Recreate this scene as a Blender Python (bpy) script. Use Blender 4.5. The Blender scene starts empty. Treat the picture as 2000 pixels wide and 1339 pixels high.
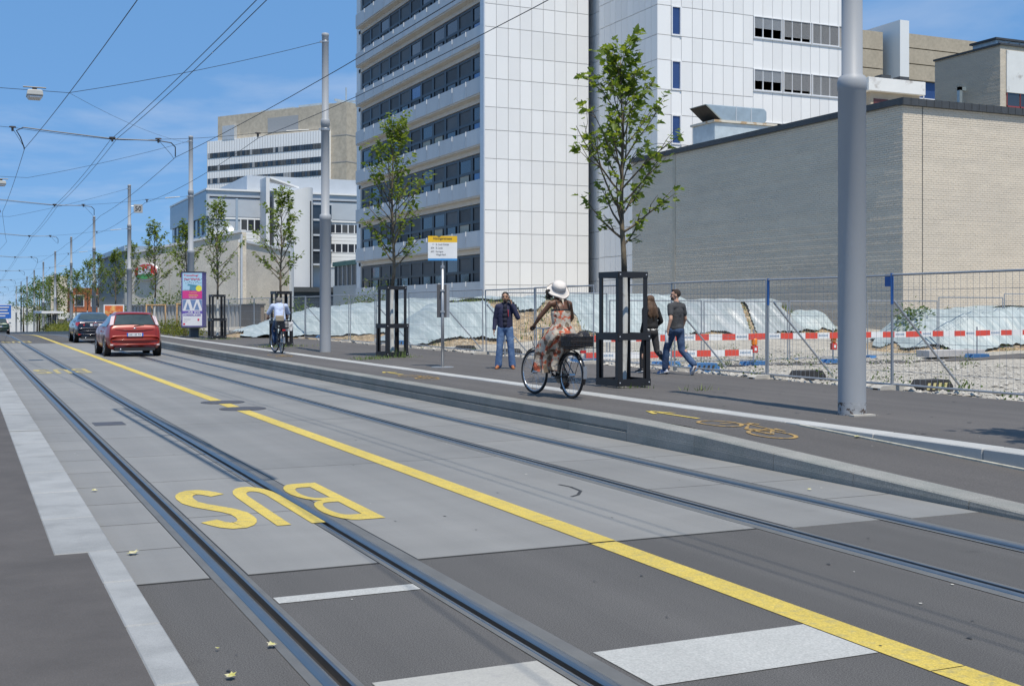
import bpy, bmesh, math, random
import numpy as np
from mathutils import Vector, Matrix, Euler
random.seed(7)
R = math.radians
S = bpy.context.scene
COL = S.collection

# ---------------------------------------------------------------- camera, sky, sun, exposure
EYE = 1.574
YAW = math.atan(1070 / 2350)
cam_d = bpy.data.cameras.new("camera")
cam = bpy.data.objects.new("camera", cam_d)
COL.objects.link(cam)
cam.location = (0, 0, EYE)
cam.rotation_euler = (R(90), 0, -YAW)
cam_d.sensor_width = 36
cam_d.lens = 42.3
cam_d.shift_y = -0.0332
cam_d.clip_start = 0.05
cam_d.clip_end = 6000
S.camera = cam

SUN_EL, SUN_AZ = R(65), R(183.4)        # azimuth measured clockwise from +Y: behind the camera, a touch to its left
world = bpy.data.worlds.new("World")
S.world = world
world.use_nodes = True
nt = world.node_tree
nt.nodes.clear()
w_out = nt.nodes.new("ShaderNodeOutputWorld")
w_bg = nt.nodes.new("ShaderNodeBackground")
w_bg.inputs["Strength"].default_value = 0.10
w_sky = nt.nodes.new("ShaderNodeTexSky")
w_sky.sky_type = 'NISHITA'
w_sky.sun_disc = False
w_sky.sun_elevation = SUN_EL
w_sky.sun_rotation = SUN_AZ
w_sky.altitude = 3000
w_sky.air_density = 1.0
w_sky.dust_density = 0.0
w_sky.ozone_density = 6.0
# thin fair-weather cloud wisps, as a layer high over the whole sky
w_geo = nt.nodes.new("ShaderNodeTexCoord")
w_sep = nt.nodes.new("ShaderNodeSeparateXYZ")
nt.links.new(w_geo.outputs["Generated"], w_sep.inputs[0])
def wmath(op, a, b):
    n = nt.nodes.new("ShaderNodeMath"); n.operation = op
    for i, v in enumerate((a, b)):
        if hasattr(v, "is_linked") or hasattr(v, "links"): nt.links.new(v, n.inputs[i])
        else: n.inputs[i].default_value = v
    return n.outputs[0]
zc = wmath('MAXIMUM', w_sep.outputs[2], 0.0)
zc = wmath('ADD', zc, 0.12)
cx = wmath('DIVIDE', w_sep.outputs[0], zc)
cy = wmath('DIVIDE', w_sep.outputs[1], zc)
w_comb = nt.nodes.new("ShaderNodeCombineXYZ")
nt.links.new(cx, w_comb.inputs[0]); nt.links.new(cy, w_comb.inputs[1])
w_n = nt.nodes.new("ShaderNodeTexNoise")
w_n.inputs["Scale"].default_value = 1.15
w_n.inputs["Detail"].default_value = 7
w_n.inputs["Roughness"].default_value = 0.55
w_n.inputs["Distortion"].default_value = 0.35
w_map = nt.nodes.new("ShaderNodeMapping")
w_map.inputs["Location"].default_value = (2.9, 0.9, 0)
w_map.inputs["Rotation"].default_value = (0, 0, 0.35)
w_map.inputs["Scale"].default_value = (1.0, 0.85, 1)
nt.links.new(w_comb.outputs[0], w_map.inputs[0])
nt.links.new(w_map.outputs[0], w_n.inputs["Vector"])
w_r = nt.nodes.new("ShaderNodeValToRGB")
w_r.color_ramp.elements[0].position = 0.52
w_r.color_ramp.elements[0].color = (0, 0, 0, 1)
w_r.color_ramp.elements[1].position = 0.80
w_r.color_ramp.elements[1].color = (0.42, 0.42, 0.42, 1)
nt.links.new(w_n.outputs["Fac"], w_r.inputs[0])
w_mix = nt.nodes.new("ShaderNodeMixRGB")
w_mix.inputs["Color2"].default_value = (7.0, 7.2, 7.6, 1)
nt.links.new(w_r.outputs[0], w_mix.inputs["Fac"])
# clear summer air: the sky model, evened out by a uniform blue airlight
w_air = nt.nodes.new("ShaderNodeMixRGB"); w_air.blend_type = 'MIX'; w_air.inputs["Fac"].default_value = 0.73
w_air.inputs["Color2"].default_value = (1.32, 3.15, 6.15, 1)
nt.links.new(w_sky.outputs[0], w_air.inputs["Color1"])
nt.links.new(w_air.outputs[0], w_mix.inputs["Color1"])
nt.links.new(w_mix.outputs[0], w_bg.inputs["Color"])
nt.links.new(w_bg.outputs[0], w_out.inputs["Surface"])

sun_d = bpy.data.lights.new("sun", 'SUN')
sun = bpy.data.objects.new("sun", sun_d)
COL.objects.link(sun)
sun_d.energy = 4.0
sun_d.angle = R(0.53)
sun_d.color = (1.0, 0.93, 0.82)
to_sun = Vector((math.sin(SUN_AZ) * math.cos(SUN_EL), math.cos(SUN_AZ) * math.cos(SUN_EL), math.sin(SUN_EL)))
sun.rotation_euler = (-to_sun).to_track_quat('-Z', 'Y').to_euler()
sun.location = (0, -20, 60)

S.render.engine = 'CYCLES'
S.view_settings.view_transform = 'Standard'
S.view_settings.look = 'None'
S.view_settings.gamma = 1
S.view_settings.use_curve_mapping = False
S.view_settings.exposure = 0.28
S.cycles.max_bounces = 6
S.cycles.transparent_max_bounces = 12
S.cycles.use_denoising = True

# ---------------------------------------------------------------- helpers
class MB:
    """collects shapes; build() links them as one mesh object"""
    def __init__(s):
        s.v = []; s.f = []; s.m = []; s.mi = 0
    def add(s, vs, fs):
        o = len(s.v); s.v.extend(tuple(p) for p in vs)
        for f in fs:
            s.f.append(tuple(i + o for i in f)); s.m.append(s.mi)
        return s
    def box(s, x0, x1, y0, y1, z0, z1):
        return s.add([(x0,y0,z0),(x1,y0,z0),(x1,y1,z0),(x0,y1,z0),(x0,y0,z1),(x1,y0,z1),(x1,y1,z1),(x0,y1,z1)],
              [(3,2,1,0),(4,5,6,7),(0,1,5,4),(1,2,6,5),(2,3,7,6),(3,0,4,7)])
    def cbox(s, c, d, rot=None):
        M = Matrix.Translation(Vector(c))
        if rot is not None: M = M @ Euler(rot).to_matrix().to_4x4()
        h = [Vector((sx*d[0]/2, sy*d[1]/2, sz*d[2]/2)) for sz in (-1,1) for sx,sy in ((-1,-1),(1,-1),(1,1),(-1,1))]
        return s.add([M @ p for p in h], [(3,2,1,0),(4,5,6,7),(0,1,5,4),(1,2,6,5),(2,3,7,6),(3,0,4,7)])
    def bar(s, a, b, w, t=None, up=(0,0,1)):
        """rectangular bar from a to b"""
        a, b = Vector(a), Vector(b); t = t or w
        d = (b-a).normalized(); u = Vector(up)
        if abs(d.dot(u)) > .99: u = Vector((0,1,0))
        x = d.cross(u).normalized()*w/2; y = x.cross(d).normalized()*t/2
        vs = [a-x-y, a+x-y, a+x+y, a-x+y, b-x-y, b+x-y, b+x+y, b-x+y]
        return s.add(vs, [(3,2,1,0),(4,5,6,7),(0,1,5,4),(1,2,6,5),(2,3,7,6),(3,0,4,7)])
    def tube(s, pts, r, n=8, cap=True):
        pts = [Vector(p) for p in pts]; k = len(pts)
        rs = r if isinstance(r, (list, tuple)) else [r]*k
        t0 = (pts[1]-pts[0]).normalized()
        u = Vector((0,0,1)) if abs(t0.z) < .9 else Vector((1,0,0))
        x = t0.cross(u).normalized()
        vs = []
        for i, p in enumerate(pts):
            if i == 0: t = pts[1]-pts[0]
            elif i == k-1: t = pts[-1]-pts[-2]
            else: t = (pts[i+1]-pts[i]).normalized()+(pts[i]-pts[i-1]).normalized()
            t.normalize()
            x = (x - t*x.dot(t)).normalized(); y = t.cross(x)
            for j in range(n):
                a = 2*math.pi*j/n
                vs.append(p + (x*math.cos(a)+y*math.sin(a))*rs[i])
        fs = [(i*n+j, i*n+(j+1)%n, (i+1)*n+(j+1)%n, (i+1)*n+j) for i in range(k-1) for j in range(n)]
        if cap:
            fs.append(tuple(range(n-1,-1,-1))); fs.append(tuple((k-1)*n+j for j in range(n)))
        return s.add(vs, fs)
    def lathe(s, prof, c=(0,0,0), n=24, axis='z', cap=True):
        vs = []
        for r, z in prof:
            for j in range(n):
                a = 2*math.pi*j/n; p = (r*math.cos(a), r*math.sin(a), z)
                if axis == 'x': p = (p[2], p[0], p[1])
                elif axis == 'y': p = (p[1], p[2], p[0])
                vs.append((p[0]+c[0], p[1]+c[1], p[2]+c[2]))
        k = len(prof)
        fs = [(i*n+j, i*n+(j+1)%n, (i+1)*n+(j+1)%n, (i+1)*n+j) for i in range(k-1) for j in range(n)]
        if cap:
            fs.append(tuple(range(n-1,-1,-1))); fs.append(tuple((k-1)*n+j for j in range(n)))
        return s.add(vs, fs)
    def prism(s, poly, y0, y1, plane='xz'):
        """poly in given plane, extruded along the third axis"""
        def P(a, b, c):
            return {'xz': (a, c, b), 'yz': (c, a, b), 'xy': (a, b, c)}[plane]
        n = len(poly)
        vs = [P(a, b, y0) for a, b in poly] + [P(a, b, y1) for a, b in poly]
        fs = [(i, (i+1)%n, n+(i+1)%n, n+i) for i in range(n)]
        fs += [tuple(range(n-1,-1,-1)), tuple(range(n, 2*n))]
        return s.add(vs, fs)
    def ell(s, c, r, nu=12, nv=8, M=None):
        c = Vector(c); vs = []
        for i in range(1, nv):
            ph = math.pi*i/nv
            for j in range(nu):
                a = 2*math.pi*j/nu
                p = Vector((r[0]*math.sin(ph)*math.cos(a), r[1]*math.sin(ph)*math.sin(a), r[2]*math.cos(ph)))
                if M is not None: p = M @ p
                vs.append(c+p)
        top = Vector((0,0,r[2])); bot = Vector((0,0,-r[2]))
        if M is not None: top = M @ top; bot = M @ bot
        vs += [c+top, c+bot]
        fs = [(i*nu+j, (i+1)*nu+j, (i+1)*nu+(j+1)%nu, i*nu+(j+1)%nu) for i in range(nv-2) for j in range(nu)]
        t = (nv-1)*nu
        fs += [(t, j, (j+1)%nu) for j in range(nu)] + [((nv-2)*nu+(j+1)%nu, (nv-2)*nu+j, t+1) for j in range(nu)]
        return s.add(vs, fs)
    def cone(s, a, b, ra, rb, n=14):
        """tapered capsule"""
        a, b = Vector(a), Vector(b); d = (b-a)
        L = d.length or 1e-6; t = d/L
        k = 3; pts = []; rs = []
        for i in range(k+1):
            an = math.pi/2*(1-i/k); pts.append(a - t*ra*math.sin(an)); rs.append(max(ra*math.cos(an), ra*.02))
        for i in range(k+1):
            an = math.pi/2*i/k; pts.append(b + t*rb*math.sin(an)); rs.append(max(rb*math.cos(an), rb*.02))
        return s.tube(pts, rs, n)
    def grid(s, xs, ys, fz):
        nx, ny = len(xs), len(ys)
        vs = [(x, y, fz(x, y)) for y in ys for x in xs]
        fs = [(j*nx+i, j*nx+i+1, (j+1)*nx+i+1, (j+1)*nx+i) for j in range(ny-1) for i in range(nx-1)]
        return s.add(vs, fs)
    def disc(s, c, r, n=16, z=None, ry=None):
        return s.add([(c[0]+r*math.cos(2*math.pi*i/n), c[1]+(ry or r)*math.sin(2*math.pi*i/n), c[2]) for i in range(n)], [tuple(range(n))])
    def mesh(s, name, mats=None, smooth=False):
        me = bpy.data.meshes.new(name)
        me.from_pydata(s.v, [], s.f)
        for m in (mats or []): me.materials.append(m)
        if mats and len(mats) > 1: me.polygons.foreach_set("material_index", s.m)
        if smooth: me.polygons.foreach_set("use_smooth", [True]*len(s.f))
        me.update()
        return me
    def build(s, name, mat, parent=None, smooth=False):
        mats = mat if isinstance(mat, (list, tuple)) else [mat]
        return link(name, s.mesh(name, mats, smooth), parent)

INV = {}
def link(name, me, parent=None):
    """parts are modelled in world coordinates; the parent inverse keeps them there"""
    o = bpy.data.objects.new(name, me)
    COL.objects.link(o)
    if parent is not None:
        o.parent = parent
        if parent.name in INV: o.matrix_parent_inverse = INV[parent.name]
    return o
def tag(o, label, cat, group=None, kind=None):
    o["label"] = label; o["category"] = cat
    if group: o["group"] = group
    if kind: o["kind"] = kind
    return o
def thing(name, label, cat, loc, group=None, local=False, rotz=0.0):
    """an Empty at the thing's base that parents its parts (local: parts are modelled about the base)"""
    o = bpy.data.objects.new(name, None); COL.objects.link(o)
    o.empty_display_size = .2
    o.location = loc; o.rotation_euler = (0, 0, rotz)
    if not local: INV[o.name] = Matrix.Translation(-Vector(loc))
    return tag(o, label, cat, group)
def structure(o):
    o["kind"] = "structure"; return o
def stuff(o):
    o["kind"] = "stuff"; return o
def kids(o): return [c for c in CH.get(o.name, [])]
CH = {}
def copy_tree(o, parent=None):
    c = o.copy(); COL.objects.link(c)
    if parent is not None: c.parent = parent
    for ch in list(o.children): copy_tree(ch, c)
    return c
def place(o, loc, rotz=0.0, label=None, scale=None):
    o.location = loc; o.rotation_euler = (0, 0, rotz)
    if label: o["label"] = label
    if scale: o.scale = (scale,)*3 if not isinstance(scale, tuple) else scale
    return o
def bevel(o, w=.01, seg=2):
    m = o.modifiers.new("bevel", 'BEVEL'); m.width = w; m.segments = seg; m.limit_method = 'ANGLE'
    return o

def mat(name, col, rough=.6, metal=0.0, var=.08, vs=3.0, bump=0.0, bs=60.0, col2=None, mixscale=1.0, mixlo=.45, mixhi=.6,
        stretch=None, spec=.5, coat=0.0, streak=0.0, speck=0.0, ss=180.0, objvar=0.0, emit=None, detail=4.0, local=False):
    m = bpy.data.materials.new(name); m.use_nodes = True
    n = m.node_tree.nodes; L = m.node_tree.links
    b = n["Principled BSDF"]
    b.inputs["Roughness"].default_value = rough
    b.inputs["Metallic"].default_value = metal
    b.inputs["Specular IOR Level"].default_value = spec
    if coat:
        b.inputs["Coat Weight"].default_value = coat; b.inputs["Coat Roughness"].default_value = .04
    if local:
        g = n.new("ShaderNodeTexCoord"); vec = g.outputs["Object"]
    else:
        g = n.new("ShaderNodeNewGeometry"); vec = g.outputs["Position"]
    if stretch:
        mp = n.new("ShaderNodeMapping"); mp.inputs["Scale"].default_value = stretch
        L.new(vec, mp.inputs[0]); vec = mp.outputs[0]
    def noise(sc, det=detail, rgh=.6):
        t = n.new("ShaderNodeTexNoise"); t.inputs["Scale"].default_value = sc
        t.inputs["Detail"].default_value = det; t.inputs["Roughness"].default_value = rgh
        L.new(vec, t.inputs["Vector"]); return t.outputs["Fac"]
    def rng(f, lo, hi, a, c):
        r = n.new("ShaderNodeMapRange"); r.inputs[1].default_value = lo; r.inputs[2].default_value = hi
        r.inputs[3].default_value = a; r.inputs[4].default_value = c; L.new(f, r.inputs[0]); return r.outputs[0]
    c = (*col, 1); cur = None
    if col2 is not None:
        mx = n.new("ShaderNodeMixRGB"); mx.inputs[1].default_value = c; mx.inputs[2].default_value = (*col2, 1)
        L.new(rng(noise(mixscale), mixlo, mixhi, 0, 1), mx.inputs[0]); cur = mx.outputs[0]
    def mul(fac):
        nonlocal cur
        mx = n.new("ShaderNodeMixRGB"); mx.blend_type = 'MULTIPLY'; mx.inputs[0].default_value = 1
        if cur is None: mx.inputs[1].default_value = c
        else: L.new(cur, mx.inputs[1])
        L.new(fac, mx.inputs[2]); cur = mx.outputs[0]
    if var: mul(rng(noise(vs), .25, .75, 1-var, 1+var))
    if speck: mul(rng(noise(ss, 2.0, .7), .3, .7, 1-speck, 1+speck))
    if streak:                                   # wear drawn out along the street by wheels
        ms = n.new("ShaderNodeMapping"); ms.inputs["Scale"].default_value = (2.6, .035, 1)
        L.new(n["Geometry"].outputs["Position"] if "Geometry" in n else g.outputs[0], ms.inputs[0])
        ts = n.new("ShaderNodeTexNoise"); ts.inputs["Scale"].default_value = 1.0; ts.inputs["Detail"].default_value = 5; ts.inputs["Roughness"].default_value = .55
        L.new(ms.outputs[0], ts.inputs["Vector"]); mul(rng(ts.outputs["Fac"], .3, .7, 1-streak, 1+streak))
        tp = n.new("ShaderNodeTexNoise"); tp.inputs["Scale"].default_value = .23; tp.inputs["Detail"].default_value = 6; tp.inputs["Distortion"].default_value = .8
        L.new(vec, tp.inputs["Vector"]); mul(rng(tp.outputs["Fac"], .35, .65, 1-streak*.6, 1+streak*.6))
        td = n.new("ShaderNodeTexNoise"); td.inputs["Scale"].default_value = 2.6; td.inputs["Detail"].default_value = 2
        L.new(vec, td.inputs["Vector"]); mul(rng(td.outputs["Fac"], .70, .76, 1.0, 1-streak*1.6))
    if objvar:
        oi = n.new("ShaderNodeObjectInfo"); mul(rng(oi.outputs["Random"], 0, 1, 1-objvar, 1+objvar))
    if cur is None: b.inputs["Base Color"].default_value = c
    else: L.new(cur, b.inputs["Base Color"])
    if bump:
        bp = n.new("ShaderNodeBump"); bp.inputs["Strength"].default_value = bump; bp.inputs["Distance"].default_value = .02
        L.new(noise(bs, 4.0), bp.inputs["Height"]); L.new(bp.outputs[0], b.inputs["Normal"])
    if emit:
        b.inputs["Emission Color"].default_value = (*emit[0], 1); b.inputs["Emission Strength"].default_value = emit[1]
    return m
def sheet(m, trans):
    m.node_tree.nodes["Principled BSDF"].inputs["Transmission Weight"].default_value = trans
    return m

def text_mb(txt, w, h, bold=0.0, font_w=None):
    """flat lettering as polygons filling a w x h box (lower left at the origin), in the xz plane"""
    cu = bpy.data.curves.new("lettering", 'FONT'); cu.body = txt; cu.size = 1; cu.offset = bold
    cu.resolution_u = 2
    ob = bpy.data.objects.new("lettering", cu); COL.objects.link(ob)
    dg = bpy.context.evaluated_depsgraph_get()
    me = ob.evaluated_get(dg).to_mesh()
    co = np.array([v.co[:] for v in me.vertices]); fs = [tuple(p.vertices) for p in me.polygons]
    ob.evaluated_get(dg).to_mesh_clear()
    bpy.data.objects.remove(ob); bpy.data.curves.remove(cu)
    lo = co.min(0); hi = co.max(0)
    co = (co - lo) / np.maximum(hi - lo, 1e-6) * np.array([w, h, 0])
    return [(float(p[0]), 0.0, float(p[1])) for p in co], fs

def ribbon(path, w, closed=False):
    """flat stroke of width w along a 2-D path"""
    P = [Vector((a, b)) for a, b in path]; n = len(P); L_, R_ = [], []
    for i in range(n):
        if closed: t = P[(i+1) % n]-P[i-1]
        else: t = (P[min(i+1, n-1)]-P[max(i-1, 0)])
        t.normalize(); q = Vector((-t.y, t.x))*w/2
        L_.append(P[i]+q); R_.append(P[i]-q)
    fs = [(i, i+1, n+i+1, n+i) for i in range(n-1)]
    if closed: fs.append((n-1, 0, n, 2*n-1))
    return [(p.x, p.y) for p in L_+R_], fs

def zr(y):
    """height of the street: level, then falling away beyond a soft crest"""
    if y < 70: return 0.0
    if y < 85: return -.0006*(y-70)**2
    if y < 330: return -.135-.018*(y-85)
    return -4.545
YS = [-18,-8,0,4,6,8,12,20,30,40,50,58.6,66,70,73,76,79,82,85,95,110,135,170,220,280,330,420,600]
# ================================================================ materials of the street
M_ASPH = mat("asphalt", (.086,.082,.078), .86, var=.08, vs=.55, bump=.12, bs=200, speck=.75, ss=150, streak=.13)
M_ASPH2 = mat("pavement_asphalt", (.092,.084,.078), .82, streak=.12, var=.10, vs=.8, bump=.12, bs=200, speck=.35, ss=120, stretch=(1,.45,1))
M_CONC = mat("road_concrete", (.212,.208,.198), .68, streak=.09, var=.07, vs=.9, bump=.12, bs=120, speck=.06, ss=150, objvar=.05, col2=(.188,.187,.180), mixscale=.35, mixlo=.35, mixhi=.7, stretch=(.5,1.4,1))
M_GRAN = mat("light_granite", (.40,.40,.385), .7, var=.10, vs=2.5, speck=.20, ss=160, objvar=.07, bump=.1, bs=130)
M_GRAN2 = mat("kerb_granite", (.235,.23,.21), .7, var=.12, vs=2.0, speck=.34, ss=110, objvar=.10, bump=.15, bs=120, col2=(.205,.21,.19), mixscale=1.4)
M_STONE = mat("pale_kerb_stone", (.285,.29,.288), .75, var=.10, vs=3, speck=.14, ss=150, objvar=.06, bump=.15, bs=150, col2=(.245,.25,.248), mixscale=2.4)
M_YEL = mat("yellow_paint", (.55,.415,.08), .65, streak=.10, var=.10, vs=2.2, col2=(.40,.33,.12), mixscale=16, mixlo=.50, mixhi=.70, speck=.28, ss=100)
M_YEL2 = mat("worn_yellow_paint", (.40,.25,.07), .7, var=.15, vs=5, col2=(.13,.11,.08), mixscale=18, mixlo=.44, mixhi=.62)
M_YEL3 = mat("faded_yellow_paint", (.44,.35,.12), .65, var=.1, vs=4, col2=(.27,.24,.14), mixscale=9, mixlo=.45, mixhi=.65)
M_WHITE = mat("white_paint", (.39,.39,.37), .6, streak=.06, var=.07, vs=1.5, col2=(.42,.41,.39), mixscale=22, mixlo=.54, mixhi=.72, speck=.2, ss=90)
M_WORN = mat("worn_white_paint", (.36,.35,.32), .65, var=.12, vs=1.2, col2=(.33,.32,.30), mixscale=20, mixlo=.52, mixhi=.7, speck=.12, ss=120)
M_STEEL = mat("rail_steel", (.33,.33,.33), .40, 1.0, var=.06, vs=4)
M_DARK = mat("rail_groove", (.028,.024,.02), .8, var=.2, vs=8)
M_SEAL = mat("bitumen_seal", (.118,.118,.114), .6, var=.15, vs=4, speck=.12)
M_EARTH = mat("far_ground", (.21,.20,.16), .9, var=.2, vs=.3, col2=(.12,.15,.07), mixscale=.12)
M_IRON = mat("cast_iron", (.10,.095,.10), .55, .4, var=.15, vs=9, bump=.4, bs=60)

# ground under everything, out to the horizon
b = MB()
gx = [-900,-300,-120,-60,-20,0,20,60,120,200,300,500,900]
b.grid(gx, [-120,-40]+YS[2:]+[900,1600,3500], lambda x, y: (zr(y) if y < 600 else -4.545)-.32)
structure(b.build("ground", M_EARTH))

# carriageway: asphalt strips that leave slots for the grooved rails
STR = [(.866,1.315),(1.52,2.34),(2.586,5.17),(5.41,6.22),(6.46,7.165)]
b = MB()
for x0, x1 in STR: b.grid([x0, x1], YS, lambda x, y: zr(y))
road = structure(b.build("road", M_ASPH))
# concrete slabs of the tram stop, each one a slab with open joints
def slab(x0, x1, y0, y1):
    g = .010
    q = MB(); q.box(x0+g, x1-g, y0+g, y1-g, -.08, .005)
    return q.build("concrete_slab", M_CONC, road)
q = MB()
for x0, x1 in STR: q.grid([x0+.002, x1-.002], [7.11,30,58.72], lambda x, y: .0022)
structure(q.build("joint_bed", mat("dark_joint_filler", (.022,.022,.021), .9, var=.2)))
Y0 = 7.12
for i in range(51): slab(.872, 1.315, Y0+i*1.01, Y0+(i+1)*1.01)
for i in range(26): slab(1.52, 2.34, Y0+.1+i*2.02-(.1 if i == 0 else 0), Y0+.1+(i+1)*2.02)
ycuts = [7.12, 11.75, 16.7, 21.7, 26.7, 31.7, 36.7, 41.7, 46.7, 52.2, 58.7]
for a, c in zip(ycuts, ycuts[1:]): slab(2.586, 5.17, a, c)
for i in range(26): slab(5.41, 6.22, Y0-.1+i*2.02, Y0-.1+(i+1)*2.02)
for i in range(51): slab(6.46, 7.155, Y0-.15+i*1.01, Y0-.15+(i+1)*1.01)

# four grooved rails
def rail(xc, gs, label, wide):
    """xc: head centre, gs: +1 groove on the right of the head, -1 on the left; wide: outer seal width"""
    t = thing("tram_rail", label, "tram rail", (xc, 0, 0), "grooved tram rails in the street")
    def strip(name, prof, m):
        q = MB(); n = len(prof)
        vs = [(xc+gs*px, y, zr(y)+pz) for y in YS for px, pz in prof]
        fs = []
        for j in range(len(YS)-1):
            for i in range(n-1):
                f = (j*n+i, j*n+i+1, (j+1)*n+i+1, (j+1)*n+i)
                fs.append(f if gs > 0 else f[::-1])
        q.add(vs, fs); q.build(name, m, t, smooth=False)
    strip("rail_head", [(-.033,-.04),(-.033,.002),(-.028,.009),(-.012,.0125),(.012,.0125),(.026,.008),(.031,0),(.033,-.045)], M_STEEL)
    strip("groove", [(.033,-.034),(.076,-.034)], M_DARK)
    strip("rail_lip", [(.076,-.036),(.077,.005),(.081,.007),(.092,.007),(.095,.004),(.095,-.03)], M_STEEL)
    strip("sealing_strip", [(-.033-wide,.0035),(-.033,.0045)], M_SEAL)
    strip("sealing_strip", [(.095,.0045),(.126,.0035)], M_SEAL)
rail(1.395, 1, "polished tram rail beside the pale kerb, at the left of the BUS lettering", .048)
rail(2.466, -1, "tram rail that cuts through the B of the yellow BUS lettering", .088)
rail(5.275, 1, "tram rail between the long yellow line and the rail by the platform", .072)
rail(6.355, -1, "tram rail running closest to the raised platform kerb", .072)

# paint on the carriageway
ZP = .0095
def paint(name, label, polys, m, z=ZP, cat="road marking", group=None):
    q = MB()
    for vs, fs in polys:
        lo = max(y for x, y in vs) < 7.2 and z == ZP                 # on asphalt the paint lies lower than on the slabs
        q.add([(x, y, (.0038 if lo else z)+(zr(y) if y > 60 else 0)) for x, y in vs], fs)
    return tag(q.build(name, m), label, cat, group)
def rect(x0, x1, y0, y1): return ([(x0,y0),(x1,y0),(x1,y1),(x0,y1)], [(0,1,2,3)])
yl = []
ys_ = [1,4,7.12,8,16.1,18.3,18.55,19.6,19.8,24,24.2,30,38,46,52,58.6,66,70,73,76,79,82,85,90,98]
for a, c in zip(ys_, ys_[1:]): yl.append(rect(3.82, 4.015, a+.004, c-.004))
paint("lane_line", "long solid yellow line dividing the tram lane from the car lane", yl, M_YEL)
paint("stop_line", "broad white stop bar across the tram track nearest the camera", [rect(1.56,2.33,4.32,4.85)], M_WORN)
paint("stop_line", "bright white stop bar between tram track and yellow line", [rect(2.62,3.81,4.32,4.86)], M_WHITE)
paint("stop_line", "thin white bar between the rails just short of the concrete slabs", [rect(1.53,2.335,6.36,6.5)], M_WHITE)
def bus(x0, x1, y0, y1):
    """B U S painted for drivers coming towards the camera: turned by half a circle"""
    W, Hh = x1-x0, y1-y0; out = []
    def T(pts): return [(x1-px*W, y0+(py)*Hh) for px, py in pts]   # px from the reader's left, py=0 top of letter
    # B: px 0 .. .30
    sw = .075
    def rc(a, c, d, e): out.append((T([(a,d),(c,d),(c,e),(a,e)]), [(0,1,2,3)]))
    def arc(cx, cy, rx, ry, a0, a1, k=9): return [(cx+rx*math.cos(R(a0+(a1-a0)*i/k)), cy+ry*math.sin(R(a0+(a1-a0)*i/k))) for i in range(k+1)]
    def band(inner, outer):
        n = len(inner); out.append((T(inner+outer), [(i, i+1, n+i+1, n+i) for i in range(n-1)]))
    rc(0, .085, 0, 1); rc(.085, .16, 0, .12); rc(.085, .16, .44, .56); rc(.085, .16, .88, 1)
    band([(.16+(p[0]-.16)*.55, p[1]) for p in arc(.16,.28,.12,.16,-90,90)], arc(.16,.25,.125,.25,-90,90))
    band([(.16+(p[0]-.16)*.55, p[1]) for p in arc(.16,.72,.12,.16,-90,90)], arc(.16,.75,.13,.25,-90,90))
    # U: .36 .. .64   (open end is the letter's top: py=0)
    rc(.36, .44, 0, .72); rc(.56, .64, 0, .72)
    band(arc(.50,.72,.06,.14,0,180), arc(.50,.72,.14,.28,0,180))
    # S: .70 .. 1
    c = [(.965,.20)]+[(.85+.105*math.cos(R(a)), .235+.165*math.sin(R(a))) for a in range(-40,-181,-20)]
    c += [(.75,.32),(.79,.41),(.85,.49),(.91,.57),(.95,.66)]
    c += [(.85+.105*math.cos(R(a)), .765+.165*math.sin(R(a))) for a in range(0,141,20)]+[(.735,.81)]
    n = len(c); L_, R_ = [], []
    for i in range(n):
        p, q = c[max(i-1,0)], c[min(i+1,n-1)]
        tx, ty = (q[0]-p[0])*W, (q[1]-p[1])*Hh; l = math.hypot(tx, ty)
        nx, ny = -ty/l*.052/W*1.3, tx/l*.115/Hh*1.25
        L_.append((c[i][0]+nx, c[i][1]+ny)); R_.append((c[i][0]-nx, c[i][1]-ny))
    out.append((T(L_+R_), [(i, i+1, n+i+1, n+i) for i in range(n-1)]))
    return out
paint("bus_lettering", "large yellow word BUS painted upside down across the tram rail", bus(1.60,2.88,8.62,10.62), M_YEL)
paint("bus_lettering", "smaller looking yellow word BUS farther up the tram lane on concrete", bus(1.60,2.88,31.2,33.4), M_YEL3)
paint("bus_lettering", "faint yellow word BUS at the crest of the street on asphalt", bus(1.60,2.88,60.2,63.0), M_YEL3)
# manhole covers
for i, (x, y, lb) in enumerate(((3.95,20.4,"round manhole cover interrupting the yellow line, farther from camera"),(3.98,18.95,"round manhole cover interrupting the yellow line, nearer to camera"))):
    q = MB(); q.lathe([(.36,-.02),(.36,.013),(.335,.014),(.33,.010),(.30,.010),(.29,.014),(.0,.014)], (x,y,0), 28, cap=False)
    tag(q.build("manhole_cover", M_IRON), lb, "manhole cover", "round manhole covers in the street")
q = MB(); q.box(1.60,2.0,17.0,17.5,-.02,.0095)
tag(q.build("drain_cover", M_IRON), "dark rectangular drain cover between the left tram rails", "drain cover")

# left kerb and pavement
q = MB(); q.grid([-60,-8,.70], [-18,7.93], lambda x, y: .055); q.grid([-60,-8,.505], [7.93]+YS[6:], lambda x, y: zr(y)+.055)
structure(q.build("pavement", mat("old_pavement_asphalt", (.080,.072,.067), .85, var=.22, vs=1.6, bump=.3, bs=140, speck=.2, ss=130)))
kb = structure(MB().build("kerb", M_STONE))
y = -6.0
while y < 62:
    wdt = .70 if y < 7.9 else .505
    ln = 1.0 if y < 7.9 else 1.35
    if y < 7.9 and y+ln > 7.9: ln = 7.93-y
    q = MB(); q.box(wdt, .866, y+.007, y+ln-.007, -.15, .06+random.uniform(-.002,.002))
    bevel(q.build("kerb_stone", M_STONE, kb), .008, 1)
    y += ln
q = MB(); q.grid([.505,.866], [62]+YS[12:], lambda x, y: zr(y)+.06); structure(q.build("far_kerb", M_STONE))
paint("kerb_mark", "short white paint mark across the pale kerb", [rect(.51,.86,16.1,16.2)], M_WHITE, .066)

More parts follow.
